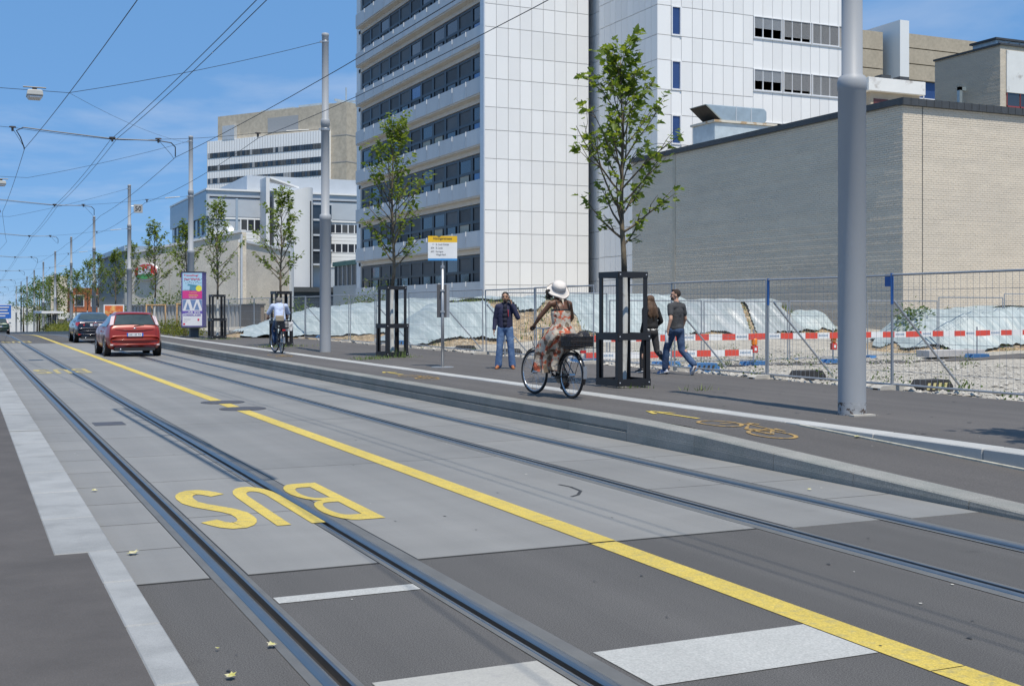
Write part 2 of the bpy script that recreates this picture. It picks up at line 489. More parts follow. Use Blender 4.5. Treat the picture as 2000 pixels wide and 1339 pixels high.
# right side: boarding kerb, cycle lane, granite edging, pavement
def zl(y):
    """top of the boarding kerb and the cycle lane: a ramp down towards the camera"""
    if y > 11.6: return .25+zr(y)
    if y < 5.6: return .022
    return .022+(y-5.6)/6.0*.228
pk = structure(MB().build("platform_kerb", M_GRAN2))
cuts = [-8,-5,-2,.6,2.6,4.4,5.8,7.1,8.45,9.6,11.0,12.45]
while cuts[-1] < 62: cuts.append(cuts[-1]+1.5)
for a, c in zip(cuts, cuts[1:]):
    q = MB(); g = .003
    za, zc_ = zl(a), zl(c)
    def prof(z, groove):
        if groove: return [(7.165,-.1),(7.165,.105),(7.195,.112),(7.195,.133),(7.172,.137),(7.172,z-.012),(7.184,z),(7.46,z),(7.46,-.1)]
        return [(7.165,-.1),(7.165,z*.42),(7.166,z*.45),(7.166,z*.5),(7.167,z*.55),(7.17,z-.012),(7.184,z),(7.46,z),(7.46,-.1)]
    gr = a > 11.9
    p0, p1 = prof(za, gr), prof(zc_, gr); n = len(p0)
    q.add([(x, a+g, z) for x, z in p0]+[(x, c-g, z) for x, z in p1],
          [((i+1) % n, i, n+i, n+(i+1) % n) for i in range(n)]+[tuple(range(n)), tuple(range(2*n-1, n-1, -1))])
    q.build("kerb_stone", M_GRAN2, pk)
q = MB(); q.box(7.19,7.197,11.5,12.4,.1,.135)
q = MB(); q.grid([7.165,7.46], [62.05]+YS[12:], lambda x, y: zl(y)); q.grid([7.165,7.166], [62.05]+YS[12:], lambda x, y: zl(y) if x > 7.1655 else zr(y)); structure(q.build("far_platform_kerb", M_GRAN2))
yl_ = [-18,-8,0,3,5.6,7,8.5,10,11.6,12.3,20,30,40,50,58.6]+YS[12:]
q = MB(); q.grid([7.46,8.1,8.75], yl_, lambda x, y: zl(y)-.004)
structure(q.build("cycle_lane", M_ASPH2))
ge = structure(MB().build("granite_edging", M_GRAN))
y = -8.0
while y < 64:
    q = MB(); q.box(8.75, 9.05, y+.003, y+1.497, -.1, .257+random.uniform(-.0015,.0015))
    bevel(q.build("edging_stone", M_GRAN, ge), .01, 1)
    y += 1.5
q = MB(); q.grid([8.75,9.05], [64]+YS[12:], lambda x, y: .257+zr(y)); structure(q.build("far_edging", M_GRAN))
q = MB(); q.grid([9.05,10.6,12.2,13.82], yl_, lambda x, y: .25+zr(y)-.0)
q.grid([13.82,13.825],[-18,0,20,40,70], lambda x, y: .25 if x < 13.8225 else -.2)
structure(q.build("footway", M_ASPH2))
q = MB(); q.tube([(8.735, yy, zl(yy)+.004) for yy in [-8,0,3,5.6,7.5,9.5,11.2]], .016, 5)
stuff(tag(q.build("joint_sand", mat("joint_sand", (.42,.40,.33), .9, var=.3, vs=12)), "pale sandy joint along the foot of the granite edging", "joint filling"))
# cycle symbols and arrows on the lane
def ring(cx, cy, rx, ry, w, n=22): return ribbon([(cx+rx*math.cos(2*math.pi*i/n), cy+ry*math.sin(2*math.pi*i/n)) for i in range(n)], w, True)
def bike_mark(x, y, label, m):
    """cycle seen from the side, its wheels in line along the lane; front to the far end"""
    polys = []
    def add(vf): polys.append(vf)
    add(ring(x, y-.62, .34, .40, .07)); add(ring(x, y+.62, .34, .40, .07))
    for path in ([(x,y-.62),(x-.02,y-.05),(x+.42,y+.36),(x+.40,y-.22),(x,y-.62)], [(x-.02,y-.05),(x+.48,y-.28)], [(x+.42,y+.36),(x,y+.62)],
                 [(x+.42,y+.36),(x+.56,y+.42)], [(x+.52,y+.52),(x+.60,y+.30)], [(x+.48,y-.42),(x+.50,y-.16)]):
        add(ribbon(path, .07))
    q = MB()
    for vs, fs in polys: q.add([(x-.08+(a-x)*.62, y+(c-y)*.80, zl(y+(c-y)*.8)+.003) for a, c in vs], fs)
    tag(q.build("cycle_symbol", m), label, "road marking", "cycle symbols painted on the cycle lane")
def arrow_mark(x, y0, y1, label):
    q = MB()
    for vs, fs in ([(x-.03,y0),(x+.03,y0),(x+.03,y1-.25),(x-.03,y1-.25)],[(0,1,2,3)]), ([(x-.17,y1-.42),(x-.10,y1-.42),(x+.03,y1),(x-.03,y1)],[(0,1,2,3)]), ([(x+.17,y1-.42),(x+.10,y1-.42),(x-.03,y1),(x+.03,y1)],[(0,1,2,3)]):
        q.add([(a, c, zl(c)+.003) for a, c in vs], fs)
    tag(q.build("lane_arrow", M_YEL), label, "road marking", "yellow arrows on the cycle lane")
bike_mark(8.05, 11.2, "orange cycle symbol on the lane closest to the thick grey pole", M_YEL2)
arrow_mark(8.08, 12.3, 13.5, "yellow arrow just beyond the cycle symbol by the thick grey pole")
bike_mark(8.1, 22.0, "orange cycle symbol on the lane opposite the stop sign", M_YEL2)
arrow_mark(8.05, 23.0, 24.2, "yellow arrow beside the cycle symbol opposite the stop sign")
bike_mark(8.2, 33.7, "faint cycle symbol on the lane behind the cyclist in the pale shirt", M_YEL2)

# tar drops, chewing gum and small patches trodden into the surface
rs = random.Random(31); q = MB()
for k in range(70):
    y = 4.3+22*rs.random()**1.6; x = rs.uniform(.9,7.1); 
    if any(abs(x-c) < .16 for c in (1.40,2.46,5.29,6.33)): continue
    r_ = rs.uniform(.004,.012); n_ = 7
    q.add([(x+r_*rs.uniform(.6,1.2)*math.cos(6.28*i/n_), y+r_*rs.uniform(.8,2.0)*math.sin(6.28*i/n_), .0068) for i in range(n_)], [tuple(range(n_))])
for k in range(90):
    x, y = rs.uniform(9.1,13.6), rs.uniform(8,34); r_ = rs.uniform(.012,.03)
    q.add([(x+r_*math.cos(6.28*i/7), y+r_*math.sin(6.28*i/7), .2525) for i in range(7)], [tuple(range(7))])
stuff(tag(q.build("tar_spots", mat("tar_spot", (.03,.03,.03), .6, var=.1)), "small dark tar and gum spots trodden into the road surface", "stains"))
q = MB(); rs = random.Random(5)
for k in range(90):
    y = 4.5+20*rs.random()**1.4; x = rs.uniform(.95,13.2); z = .0075 if x < 7.1 else (.253 if x > 9.1 else zl(y)+.001); r_ = rs.uniform(.005,.014)
    if 7.1 <= x <= 7.5 or 8.7 < x < 9.1: continue
    q.add([(x+r_*math.cos(6.28*i/5+k), y+r_*math.sin(6.28*i/5+k), z) for i in range(5)], [tuple(range(5))])
stuff(tag(q.build("pale_specks", mat("pale_speck", (.55,.53,.47), .8, var=.1)), "tiny pale specks of paper and leaf scraps on the street", "litter"))
vs, fs = ribbon([(4.62,8.95),(4.72,9.02),(4.84,9.2),(4.87,9.45),(4.84,9.62)], .03)
paint("skid_mark", "dark curved skid mark on the concrete right of the yellow line", [(vs, fs)], bpy.data.materials["tar_spot"], .0072)

# ================================================================ buildings
M_PANEL = mat("white_panel", (.75,.755,.75), .5, var=.02, vs=.25, objvar=.04)
M_JOINT = mat("panel_joint", (.34,.325,.31), .9, var=.1)
M_PARA = mat("pale_grey_parapet", (.52,.545,.565), .5, var=.06, vs=1.2, objvar=.05, stretch=(1,1,.3))
M_SLABC = mat("pale_concrete", (.62,.60,.56), .75, var=.08, vs=.8, stretch=(1,1,.3))
M_FRAME = mat("dark_window_frame", (.022,.024,.03), .35, var=.1)
M_GLASS = mat("window_glass", (.030,.038,.05), .06, 0.0, var=.35, vs=.22, spec=.9, objvar=.5)
M_BLIND = mat("dark_blind", (.075,.08,.085), .55, var=.15, vs=1.2, objvar=.35)
M_BEIGE = mat("beige_blind", (.50,.46,.37), .7, var=.05)
M_SKYGL = mat("sky_reflecting_glass", (.10,.17,.30), .03, .55, var=.1, vs=.4)
M_BLUEGL = mat("blue_glass", (.035,.07,.19), .06, 0.2, var=.15, vs=.5, spec=.9)
M_ALU = mat("aluminium_trim", (.62,.64,.66), .4, .3, var=.05)
M_WHITEF = mat("white_window_frame", (.72,.73,.74), .45, var=.03)
M_SHUT = mat("grey_shutter", (.36,.365,.37), .5, .1, var=.05, vs=4)
M_BRICK = mat("sand_lime_brick", (.61,.54,.44), .85, var=.07, vs=1.2, speck=.05, ss=9, stretch=(.6,.6,2.4), col2=(.56,.50,.415), mixscale=.25, mixlo=.4, mixhi=.62)
M_MORTAR = mat("brick_mortar", (.47,.42,.34), .9, var=.12, vs=3)
M_COPE = mat("dark_coping", (.06,.065,.07), .6, .2, var=.2, vs=3)
M_RENDER = mat("weathered_white_render", (.68,.69,.68), .8, var=.05, vs=1, col2=(.40,.38,.36), mixscale=1.1, mixlo=.60, mixhi=.74)
M_ROOF = mat("flat_roof_gravel", (.30,.29,.27), .9, var=.2, vs=3)
M_BROWN = mat("brown_exposed_concrete", (.40,.345,.265), .85, var=.10, vs=.35, speck=.10, ss=1.6)
M_GALV = mat("galvanised_duct", (.40,.47,.50), .42, .55, var=.14, vs=2.0, bump=.1, bs=8)
M_PLANT = mat("plant_box_metal", (.45,.52,.56), .5, .2, var=.18, vs=1.5)
M_METAL = mat("grey_cladding", (.50,.535,.57), .45, .25, var=.05, vs=.7)

def child(mesh, name, parent, loc=(0,0,0), rot=None, sc=None):
    o = bpy.data.objects.new(name, mesh); COL.objects.link(o); o.parent = parent
    if parent.name in INV: o.matrix_parent_inverse = INV[parent.name]
    o.location = loc
    if rot: o.rotation_euler = rot
    if sc: o.scale = sc
    return o
def panel_mesh(w, h, t=.05, b=.010):
    q = MB(); g = .010
    x0, x1, z0, z1 = g, w-g, g, h-g
    q.add([(x0,0,z0),(x1,0,z0),(x1,0,z1),(x0,0,z1),(x0+b,-t,z0+b),(x1-b,-t,z0+b),(x1-b,-t,z1-b),(x0+b,-t,z1-b)],
          [(4,5,6,7),(0,1,5,4),(1,2,6,5),(2,3,7,6),(3,0,4,7)])
    return q.mesh("panel", [M_PANEL])
PM = {}
def panel(w, h, parent, loc, rotz=0):
    k = (round(w,2), round(h,2))
    if k not in PM: PM[k] = panel_mesh(*k)
    return child(PM[k], "panel", parent, loc, (0,0,rotz+random.uniform(-.0012,.0012)), None)

# ---------------------------------------------------------------- tower with the balconies
TA = thing("office_tower", "tall white panelled office tower with grey balcony bands along its shaded side", "office building", (35,80,0))
q = MB(); q.box(31.50,39.36,73.66,74.4,.2,36); q.box(32.20,39.2,74.4,104,.2,36)
q.build("wall", M_JOINT, TA)
xc_ = [31.46,32.36]+[32.36+.8788*i for i in range(1,9)]
zrow = []
z = 1.28
while z < 35.5:
    zrow += [(z, 1.90), (z+1.90, 1.54)]; z += 3.44
for i in range(9):
    x = 31.47+ (0 if i == 0 else .90+.8725*(i-1)); w = .90 if i == 0 else .8725
    for zz, hh in zrow: panel(w, hh, TA, (x, 73.66, zz))
q = MB(); q.box(31.44,31.53,73.58,74.2,.2,36); q.build("corner_trim", M_ALU, TA)
FL = 3.44; NB = 11; YA0, YA1 = 74.6, 102.5; BAY = (YA1-YA0)/NB
def win_parts():
    fr = MB()
    # frame of a bay, in the yz plane facing -X, local origin at near lower corner
    fr.box(-.06,.06,0,.20,0,2.95); fr.box(-.06,.06,BAY-.20,BAY,0,2.95)
    fr.box(-.05,.06,.2,BAY-.2,0,.08); fr.box(-.05,.06,.2,BAY-.2,1.72,1.92); fr.box(-.05,.06,.2,BAY-.2,2.80,2.95)
    fr.box(-.10,.02,.42,.47,.08,1.72)
    return fr.mesh("window", [M_FRAME])
WF = win_parts()
def pane(z0, z1, m, y0=.2, y1=None):
    q = MB(); q.box(.0,.02,y0,y1 or BAY-.2,z0,z1); return q.mesh("pane", [m])
PANES = {k: (pane(.08,1.72,m), pane(1.92,2.80,m)) for k, m in (("g",M_GLASS),("b",M_BLIND),("y",M_BEIGE),("s",M_SKYGL))}
PAN_S = MB(); PAN_S.box(-.03,.03,.012,BAY-.012,0,1.07); PAN_S = PAN_S.mesh("parapet_panel", [M_PARA])
random.seed(21)
for k in range(10):
    zt = 3.41+FL*k                                   # parapet top of this storey
    q = MB(); q.box(31.56,32.5,YA0-.35,YA1+.2,zt-1.17,zt-1.04); q.build("balcony_slab", M_SLABC, TA)
    q = MB(); q.box(31.50,32.40,YA0-.47,YA0-.35,zt-1.12,zt-.98); q.box(31.49,31.58,YA0-.47,YA0-.35,zt-1.1,zt+.0); q.box(32.06,32.12,YA0-.40,YA0-.35,zt-1.0,zt-.1)
    q.build("balcony_end", M_PANEL, TA)
    q = MB(); q.box(32.06,32.4,YA0-.2,YA1+.9,zt-1.50,zt-1.18); q.build("lintel", M_SLABC, TA)
    for j in range(NB):
        child(PAN_S, "parapet_panel", TA, (31.51, YA0-.35+j*(BAY+.035), zt-1.07))
        w = child(WF, "window", TA, (32.12, YA0+j*BAY, zt-1.05-.05))
        lo = "b" if random.random() < .5 else "g"; up = "b" if random.random() < .7 else "g"
        if k == 6 and j < 3: lo = up = "s"
        elif j == 0 and k >= 2: lo = "s"
        elif k == 4 and j == 5: up = "s"
        elif k == 3 and j in (3, 4): lo = "y"
        elif k == 2 and j in (1, 3): lo = "y"
        elif k == 1 and j in (1, 3): lo = "y"
        for pm in (PANES[lo][0], PANES[up][1]):
            child(pm, "pane", w)
q = MB()
for k in range(10):
    for j in range(1, NB): 
        y = YA0-.35+j*(BAY+.035); q.box(31.44,31.50,y-.03,y+.03,3.41+FL*k-.30,3.41+FL*k+.03)
q.build("parapet_clip", M_WHITEF, TA)
q = MB(); q.box(32.06,32.5,102.9,104.05,.2,36); q.build("end_pier", M_PANEL, TA)
q = MB(); q.box(31.4,39.4,73.5,104.2,35.9,36.4); q.build("roof", M_COPE, TA)
# ---------------------------------------------------------------- tower with the ribbon windows
TB = thing("office_tower", "tall white panelled tower with narrow blue windows and shuttered ribbon windows", "office building", (46,68,0))
q = MB(); q.box(39.37,54.4,64.5,72.0,.2,36); q.box(40.5,50,75.2,84,.2,36); q.box(39.95,50,72.0,79,.2,36)
q.build("wall", M_JOINT, TB)
zb = [(11.80,1.87,1)]
for k in range(-3, 5):
    pass
rowsB = []
z = 11.87-3.41*3
while z < 35:
    rowsB += [(z-1.56+.0, 1.56, 0), (z, 1.85, 1)]; z += 3.41
colsB = [39.30,40.29,41.05,41.86,42.62,43.40,44.19,44.96,45.73,46.51]
while colsB[-1] < 54.3: colsB.append(colsB[-1]+.765)
NW = []
for zz, hh, tall in rowsB:
    for i, (a, c) in enumerate(zip(colsB, colsB[1:])):
        if a > 46.4 and tall: continue           # ribbon windows
        if i == 1 and tall: NW.append((a, c, zz, hh)); continue
        if a > 46.4:
            panel(c-a, hh+.46, TB, (a, 64.5, zz-.02)); continue
        panel(c-a, hh, TB, (a, 64.5, zz))
for a, c, zz, hh in NW:
    q = MB(); q.box(a+.02,a+.09,64.40,64.52,zz,zz+hh); q.box(c-.13,c-.02,64.36,64.52,zz,zz+hh); q.box(a+.09,c-.13,64.40,64.52,zz,zz+.10); q.box(a+.09,c-.13,64.40,64.52,zz+hh-.06,zz+hh)
    w = q.build("window", M_WHITEF, TB)
    q = MB(); q.box(a+.09,c-.13,64.46,64.5,zz+.10,zz+hh-.06); q.build("pane", M_BLUEGL, w)
random.seed(5)
for zz, hh, tall in rowsB:
    if not tall: continue
    z0, z1 = zz+.44, zz+hh-.0
    for i in range(3):
        x0 = 46.53+i*2.34; x1 = x0+2.24
        q = MB(); q.box(x0,x0+.06,64.38,64.54,z0,z1); q.box(x1-.06,x1,64.38,64.54,z0,z1); q.box(x0+.06,x1-.06,64.38,64.54,z0,z0+.07); q.box(x0+.06,x1-.06,64.38,64.54,z1-.05,z1)
        for u in (.33,.66): q.box(x0+2.24*u-.03,x0+2.24*u+.03,64.42,64.54,z0+.07,z1-.05)
        w = q.build("window", M_WHITEF, TB)
        q = MB(); q.box(x0+.06,x1-.06,64.5,64.53,z0+.07,z1-.05); q.build("pane", M_GLASS, w)
        dn = random.choice([.0, .55, .62, .85, 1.0]) if not (abs(zz-18.69) < 1) else (.55,.82,1.0)[i]
        if dn > 0:
            q = MB(); H_ = (z1-z0-.1)*dn; n = max(2, int(H_/.055))
            for j in range(n):
                zt = z1-.05-H_*j/n; q.add([(x0+.07,64.41,zt-H_/n+.006),(x1-.07,64.41,zt-H_/n+.006),(x1-.07,64.45,zt),(x0+.07,64.45,zt)],[(0,1,2,3)])
            stuff(q.build("shutter_slats", M_SHUT if (i+int(zz)) % 3 else M_METAL, w))
    q = MB(); q.box(46.5,54.3,64.38,64.46,z0-.05,z0-.003); q.build("sill", M_ALU, TB)
# shaded side of that tower, panelled as well, and the slot between the towers
for zz, hh, tall in rowsB:
    for i in range(10):
        panel(.755, hh, TB, (39.35, 72.0-i*.755, zz), R(-90))
    for i in range(8): panel(.85, hh, TB, (39.93, 78.8-i*.85, zz), R(-90))
q = MB(); q.box(39.25,54.5,64.4,76,35.9,36.4); q.build("roof", M_COPE, TB)
q = MB(); q.box(40.1,43.4,62.2,64.3,2.9,3.35); q.build("canopy", M_PLANT, TB)

# ---------------------------------------------------------------- brick hall: every brick of the two faces laid
def brick_face(parent, origin, ax, nrm, length, z0, z1, bl=.275, bh=.092, m=M_BRICK, jt=.010, seed=3, rel=.010):
    rnd = np.random.RandomState(seed)
    rows = int((z1-z0)/bh); n = int(length/bl)+1
    V = []; F = []
    base = np.array([[0,0,0],[1,0,0],[1,0,1],[0,0,1],[.0,1,.0],[1,1,0],[1,1,1],[0,1,1]], float)
    fl = np.array([(4,5,6,7),(0,1,5,4),(1,2,6,5),(2,3,7,6),(3,0,4,7)])
    ax = np.array(ax, float); nrm = np.array(nrm, float); o0 = np.array(origin, float)
    rr, cc = np.meshgrid(np.arange(rows), np.arange(-1, n), indexing='ij')
    rr = rr.ravel(); cc = cc.ravel()
    a = cc*bl + (rr % 2)*bl*.5 + jt/2; e = a+bl-jt
    a = np.clip(a, 0, length); e = np.clip(e, 0, length)
    ok = e-a > .03; a, e, rr = a[ok], e[ok], rr[ok]; N = len(a)
    pr = .004+rel*.45*rnd.rand(N)+ (rel*1.3*rnd.rand(rows))[rr]
    tl = rnd.normal(0, .0016, N)
    zb_ = z0+rr*bh+jt/2; zt = zb_+bh-jt
    P = np.zeros((N, 8, 3))
    for k, (u, w, v) in enumerate(base):
        d = (pr + (tl if u else -tl) + (0.0 if v else .0015))*w
        inset = .004*w
        uu = np.where(u > 0, e-inset, a+inset); zz = np.where(v > 0, zt-inset, zb_+inset)
        P[:, k, :] = o0 + uu[:, None]*ax + d[:, None]*nrm; P[:, k, 2] = zz
    V = P.reshape(-1, 3); F = (fl[None]+8*np.arange(N)[:, None, None]).reshape(-1, 4)
    if np.cross(ax, [0,0,1]).dot(nrm) < 0: F = F[:, ::-1]
    me = bpy.data.meshes.new("bricks"); me.from_pydata(V.tolist(), [], F.tolist()); me.materials.append(m)
    o = link("bricks", me, parent); stuff(o); return o
BX, BY, BT = 35.5, 38.76, 10.33
BH = thing("brick_hall", "windowless sand-coloured brick hall behind the site fence with dark roof edge", "building", (42,48,0))
q = MB(); q.box(BX,60,BY,61.0,-.5,BT-.02); q.build("wall", M_MORTAR, BH)
brick_face(BH, (BX,BY,0), (0,1,0), (-1,0,0), 17.55, .0, BT-.30, seed=3, rel=.012)
brick_face(BH, (BX,56.62,0), (0,1,0), (-1,0,0), 4.4, .0, BT-.30, seed=8, rel=.006)
brick_face(BH, (BX,BY,0), (1,0,0), (0,-1,0), 15.0, .0, BT-.30, seed=4, rel=.004)
q = MB(); q.box(BX-.03,BX-.001,56.33,56.60,0,BT-.3); q.build("pilaster", M_MORTAR, BH)
q = MB(); q.box(BX+1.02,BX+1.05,BY-.021,BY-.016,0,BT-.3); q.build("movement_joint", M_COPE, BH)
q = MB(); q.box(BX-.16,60.1,BY-.16,BY+.14,BT-.30,BT); q.box(BX-.16,BX+.2,BY+.14,61.1,BT-.26,BT); q.build("coping", M_COPE, BH)
q = MB()
x = BX-.14
while x < 52: q.box(x,x+.03,BY-.175,BY-.16,BT-.30,BT+.005); x += .42
q.build("coping_rib", M_COPE, BH)
q = MB(); q.box(BX+.2,60,BY+.14,61,BT-.4,BT-.25); q.build("roof", M_ROOF, BH)
# ventilation plant on its roof
VP = thing("roof_ventilator", "metal ventilation cowl on a box at the roof edge of the brick hall", "ventilator", (39,55.5,BT))
q = MB(); q.box(37.3,41.2,55.2,57.4,BT-.3,11.78); bevel(q.build("plant_box", M_PLANT, VP), .03)
q = MB(); q.box(37.2,41.4,55.1,57.5,11.78,11.9); q.build("cap_plate", mat("stained_plate", (.55,.52,.45), .7, var=.1, col2=(.40,.28,.16), mixscale=2.5, mixlo=.52, mixhi=.6), VP)
q = MB(); q.prism([(36.9,12.78),(38.05,11.9),(40.75,11.9),(40.98,12.1),(40.98,12.62),(40.8,12.78)], 55.5, 57.2); bevel(q.build("cowl", M_GALV, VP), .05)
q = MB(); q.prism([(36.98,12.72),(37.98,11.95),(37.94,11.93),(36.93,12.72)], 55.58, 57.1); q.build("cowl_opening", M_DARK, VP)
q = MB(); q.box(38.9,38.93,55.47,55.5,11.9,12.78); q.box(39.9,39.93,55.47,55.5,11.9,12.78); q.build("duct_flange", M_ALU, VP)
# white penthouse on the roof
PH = thing("roof_penthouse", "flat white weathered canopy slab standing on the brick hall roof", "roof structure", (50,57,BT))
q = MB(); q.box(47.9,52.2,55.1,56.3,14.3,15.08); bevel(q.build("fascia", M_RENDER, PH), .02)
q = MB(); q.box(48.3,52.0,55.4,56.2,BT-.3,14.3); q.build("wall", M_BROWN, PH)
q = MB(); q.box(48.5,49.6,55.38,55.4,12.3,13.9); q.build("door", mat("dark_red_door", (.10,.03,.03), .5), PH)
for x_ in (49.2, 50.6):
    q = MB(); q.box(x_,x_+.7,55.5,56.1,15.08,15.38); q.build("vent_box", M_COPE, PH)
q = MB(); q.lathe([(.5,0),(.48,.14),(.36,.28),(.18,.36),(.01,.38)], (47.2,43.2,BT-.25), 20); tag(q.build("roof_skylight", mat("skylight_dome", (.75,.76,.78), .3)), "small white domed skylight peeping over the coping of the brick hall", "skylight")

# ---------------------------------------------------------------- darker brick tower with the white panelled front
GB = thing("brick_tower", "taller brick block with a stained white front panel above the brick hall", "building", (85,80,0))
q = MB(); q.box(78.38,104,74.2,81.6,0,23.5); q.build("wall", M_MORTAR, GB)
brick_face(GB, (78.38,74.2,0), (0,1,0), (-1,0,0), 7.4, 9.5, 23.4, bl=.30, bh=.11, seed=11)
brick_face(GB, (78.38,74.2,0), (1,0,0), (0,-1,0), .55, 9.5, 23.4, bl=.30, bh=.11, seed=12, rel=.004)
q = MB(); q.box(79.0,104,74.08,74.2,19.6,23.1); q.build("front_panel", M_RENDER, GB)
q = MB(); q.box(79.0,104,74.08,74.2,9,18.3); q.build("front_panel", M_RENDER, GB)
for i in range(4):
    q = MB(); q.box(79.05+i*1.5,79.1+i*1.5,74.1,74.2,18.36,19.58); q.box(79.05+i*1.5,80.5+i*1.5,74.1,74.2,18.32,18.5); w = q.build("window", mat("red_frame", (.28,.05,.05), .5) if i == 0 else bpy.data.materials["red_frame"], GB)
    q = MB(); q.box(79.1+i*1.5,80.5+i*1.5,74.16,74.2,18.5,19.58); q.build("pane", M_GLASS, w)
q = MB(); q.box(78.25,104.1,74.05,81.7,23.5,23.66); q.build("coping", M_COPE, GB)
q = MB(); q.box(77.6,77.9,77.9,78.2,13,20.6); q.box(77.6,78.38,77.9,78.2,20.3,20.6); q.box(76.5,77.9,77.9,78.2,13,13.3); q.build("flue", M_GALV, GB)
q = MB(); q.box(80.2,84,76.4,79,23.66,24.55); q.build("plant_room", M_PLANT, GB)
q = MB(); q.box(80.0,84.2,76.2,79.2,24.55,24.72); q.build("plant_roof", M_COPE, GB)
q = MB()
for i in range(3): q.box(80.5+i*1.2,81.3+i*1.2,76.3,76.4,23.8,24.45)
q.build("louvre", M_SHUT, GB)
q = MB(); q.tube([(92.5,76.5,23.6),(92.5,76.5,31.5)], .035, 5); q.build("mast", M_GALV, GB)

# ---------------------------------------------------------------- far brown concrete building at the top right
FB = thing("concrete_building", "far brown concrete office block with a tall white slab at its corner", "office building", (180,195,0))
q = MB(); q.box(164.5,210,184,230,0,55.6); q.box(150.8,160.4,184,205,0,53.5); q.build("wall", M_BROWN, FB)
q = MB(); q.box(162.2,164.43,177.9,200,0,56.6); q.build("white_slab", M_PANEL, FB)
q = MB()
for z0, z1 in ((53.0,55.7),(49.9,52.8),(46.7,49.7),(39.2,43.0),(31.0,35.2),(24,28)): q.box(164.5,207,183.0,184,z0,z1)
stuff(q.build("spandrel", M_BROWN, FB)) if False else q.build("spandrel", M_BROWN, FB)
for z0, z1 in ((43.0,46.7),(35.2,39.2),(28,31)):
    for i in range(8):
        x0 = 164.6+i*4.4
        q = MB(); q.box(x0,x0+.2,183.6,184,z0,z1); q.box(x0,x0+4.4,183.6,184,z0,z0+.4); w = q.build("window", M_WHITEF, FB)
        q = MB(); q.box(x0+.2,x0+4.4,183.8,183.95,z0+.4,z1); q.build("pane", M_BLUEGL if i % 3 else M_GLASS, w)
q = MB()
for z0, z1 in ((51.2,54.6),(47.6,51.0),(44.0,47.4),(35.8,39.6)): q.box(152.2,160.4,180.6,206,z0,z1)
q.build("bay", M_BROWN, FB)
q = MB(); q.box(152.6,160.2,181.4,205,39.6,44.0); q.box(152.6,160.2,181.4,205,31,35.8); q.build("window_band", M_BLUEGL, FB)
q = MB(); q.box(207,222,200,215,30,60.5); q.build("stair_tower", M_PANEL, FB)

# ---------------------------------------------------------------- long beige brick hall with the oval sign
M_BEI = mat("beige_blockwork", (.66,.60,.50), .88, var=.10, vs=.5, speck=.16, ss=5, stretch=(1,1,2.2), bump=.3, bs=5, col2=(.60,.545,.46), mixscale=.12)
CB = thing("beige_hall", "long beige windowless hall carrying the red oval sign, behind young trees", "building", (26.3,125.4,0))
dl = Vector((-.407,.914,0)); dr = Vector((.437,.899,0)).normalized(); dr = Vector((.55,.835,0)).normalized()
p0 = Vector((26.3,125.4,0)); pl = p0+dl*21.6; pr_ = p0+dr*15.6
def wall_quad(q, a, c, z0, za, zc, t=.5):
    n = Vector((-(c-a).y, (c-a).x, 0)).normalized()*t
    if n.y < 0: n = -n
    q.add([(a.x,a.y,z0),(c.x,c.y,z0),(c.x,c.y,zc),(a.x,a.y,za),(a.x+n.x,a.y+n.y,z0),(c.x+n.x,c.y+n.y,z0),(c.x+n.x,c.y+n.y,zc),(a.x+n.x,a.y+n.y,za)],
          [(0,1,2,3),(7,6,5,4),(0,4,5,1),(1,5,6,2),(2,6,7,3),(3,7,4,0)])
q = MB(); wall_quad(q, p0, pl, -3, 9.55, 7.9); q.build("wall", M_BEI, CB)
q = MB(); wall_quad(q, p0+dr*.02, pr_, -3, 8.5, 8.2); q.build("wall", M_BEI, CB)
q = MB()
for a, c, za, zc in ((p0,pl,9.55,7.9),(p0,pr_,8.5,8.2)):
    n = Vector((-(c-a).y, (c-a).x, 0)).normalized()*.15
    if n.y > 0: n = -n
    q.add([(a.x+n.x,a.y+n.y,za-.0),(c.x+n.x,c.y+n.y,zc),(c.x+n.x,c.y+n.y,zc+.25),(a.x+n.x,a.y+n.y,za+.25),(a.x-n.x*3,a.y-n.y*3,za+.01),(c.x-n.x*3,c.y-n.y*3,zc+.01),(c.x-n.x*3,c.y-n.y*3,zc+.25),(a.x-n.x*3,a.y-n.y*3,za+.25)],
          [(0,1,2,3),(7,6,5,4),(0,4,5,1),(1,5,6,2),(2,6,7,3),(3,7,4,0)])
q.build("roof_edge", M_PANEL, CB)
q = MB(); q.tube([(26.2,125.2,-1),(26.2,125.2,9.3)], .11, 8); q.build("downpipe", M_ALU, CB)
pe = p0+dr*15.4
q = MB(); q.tube([(pe.x-.3,pe.y-.5,-1),(pe.x-.3,pe.y-.5,9.4)], .38, 10); q.build("drain_column", M_METAL, CB)
q = MB()
for u in (4.5,9,13.5): 
    p = p0+dl*u+Vector((-.914,-.407,0))*.02
    q.cbox((p.x,p.y,3.6), (.04,.05,8.4), (0,0,math.atan2(.914,-.407)))
q.build("movement_joint", M_JOINT, CB)
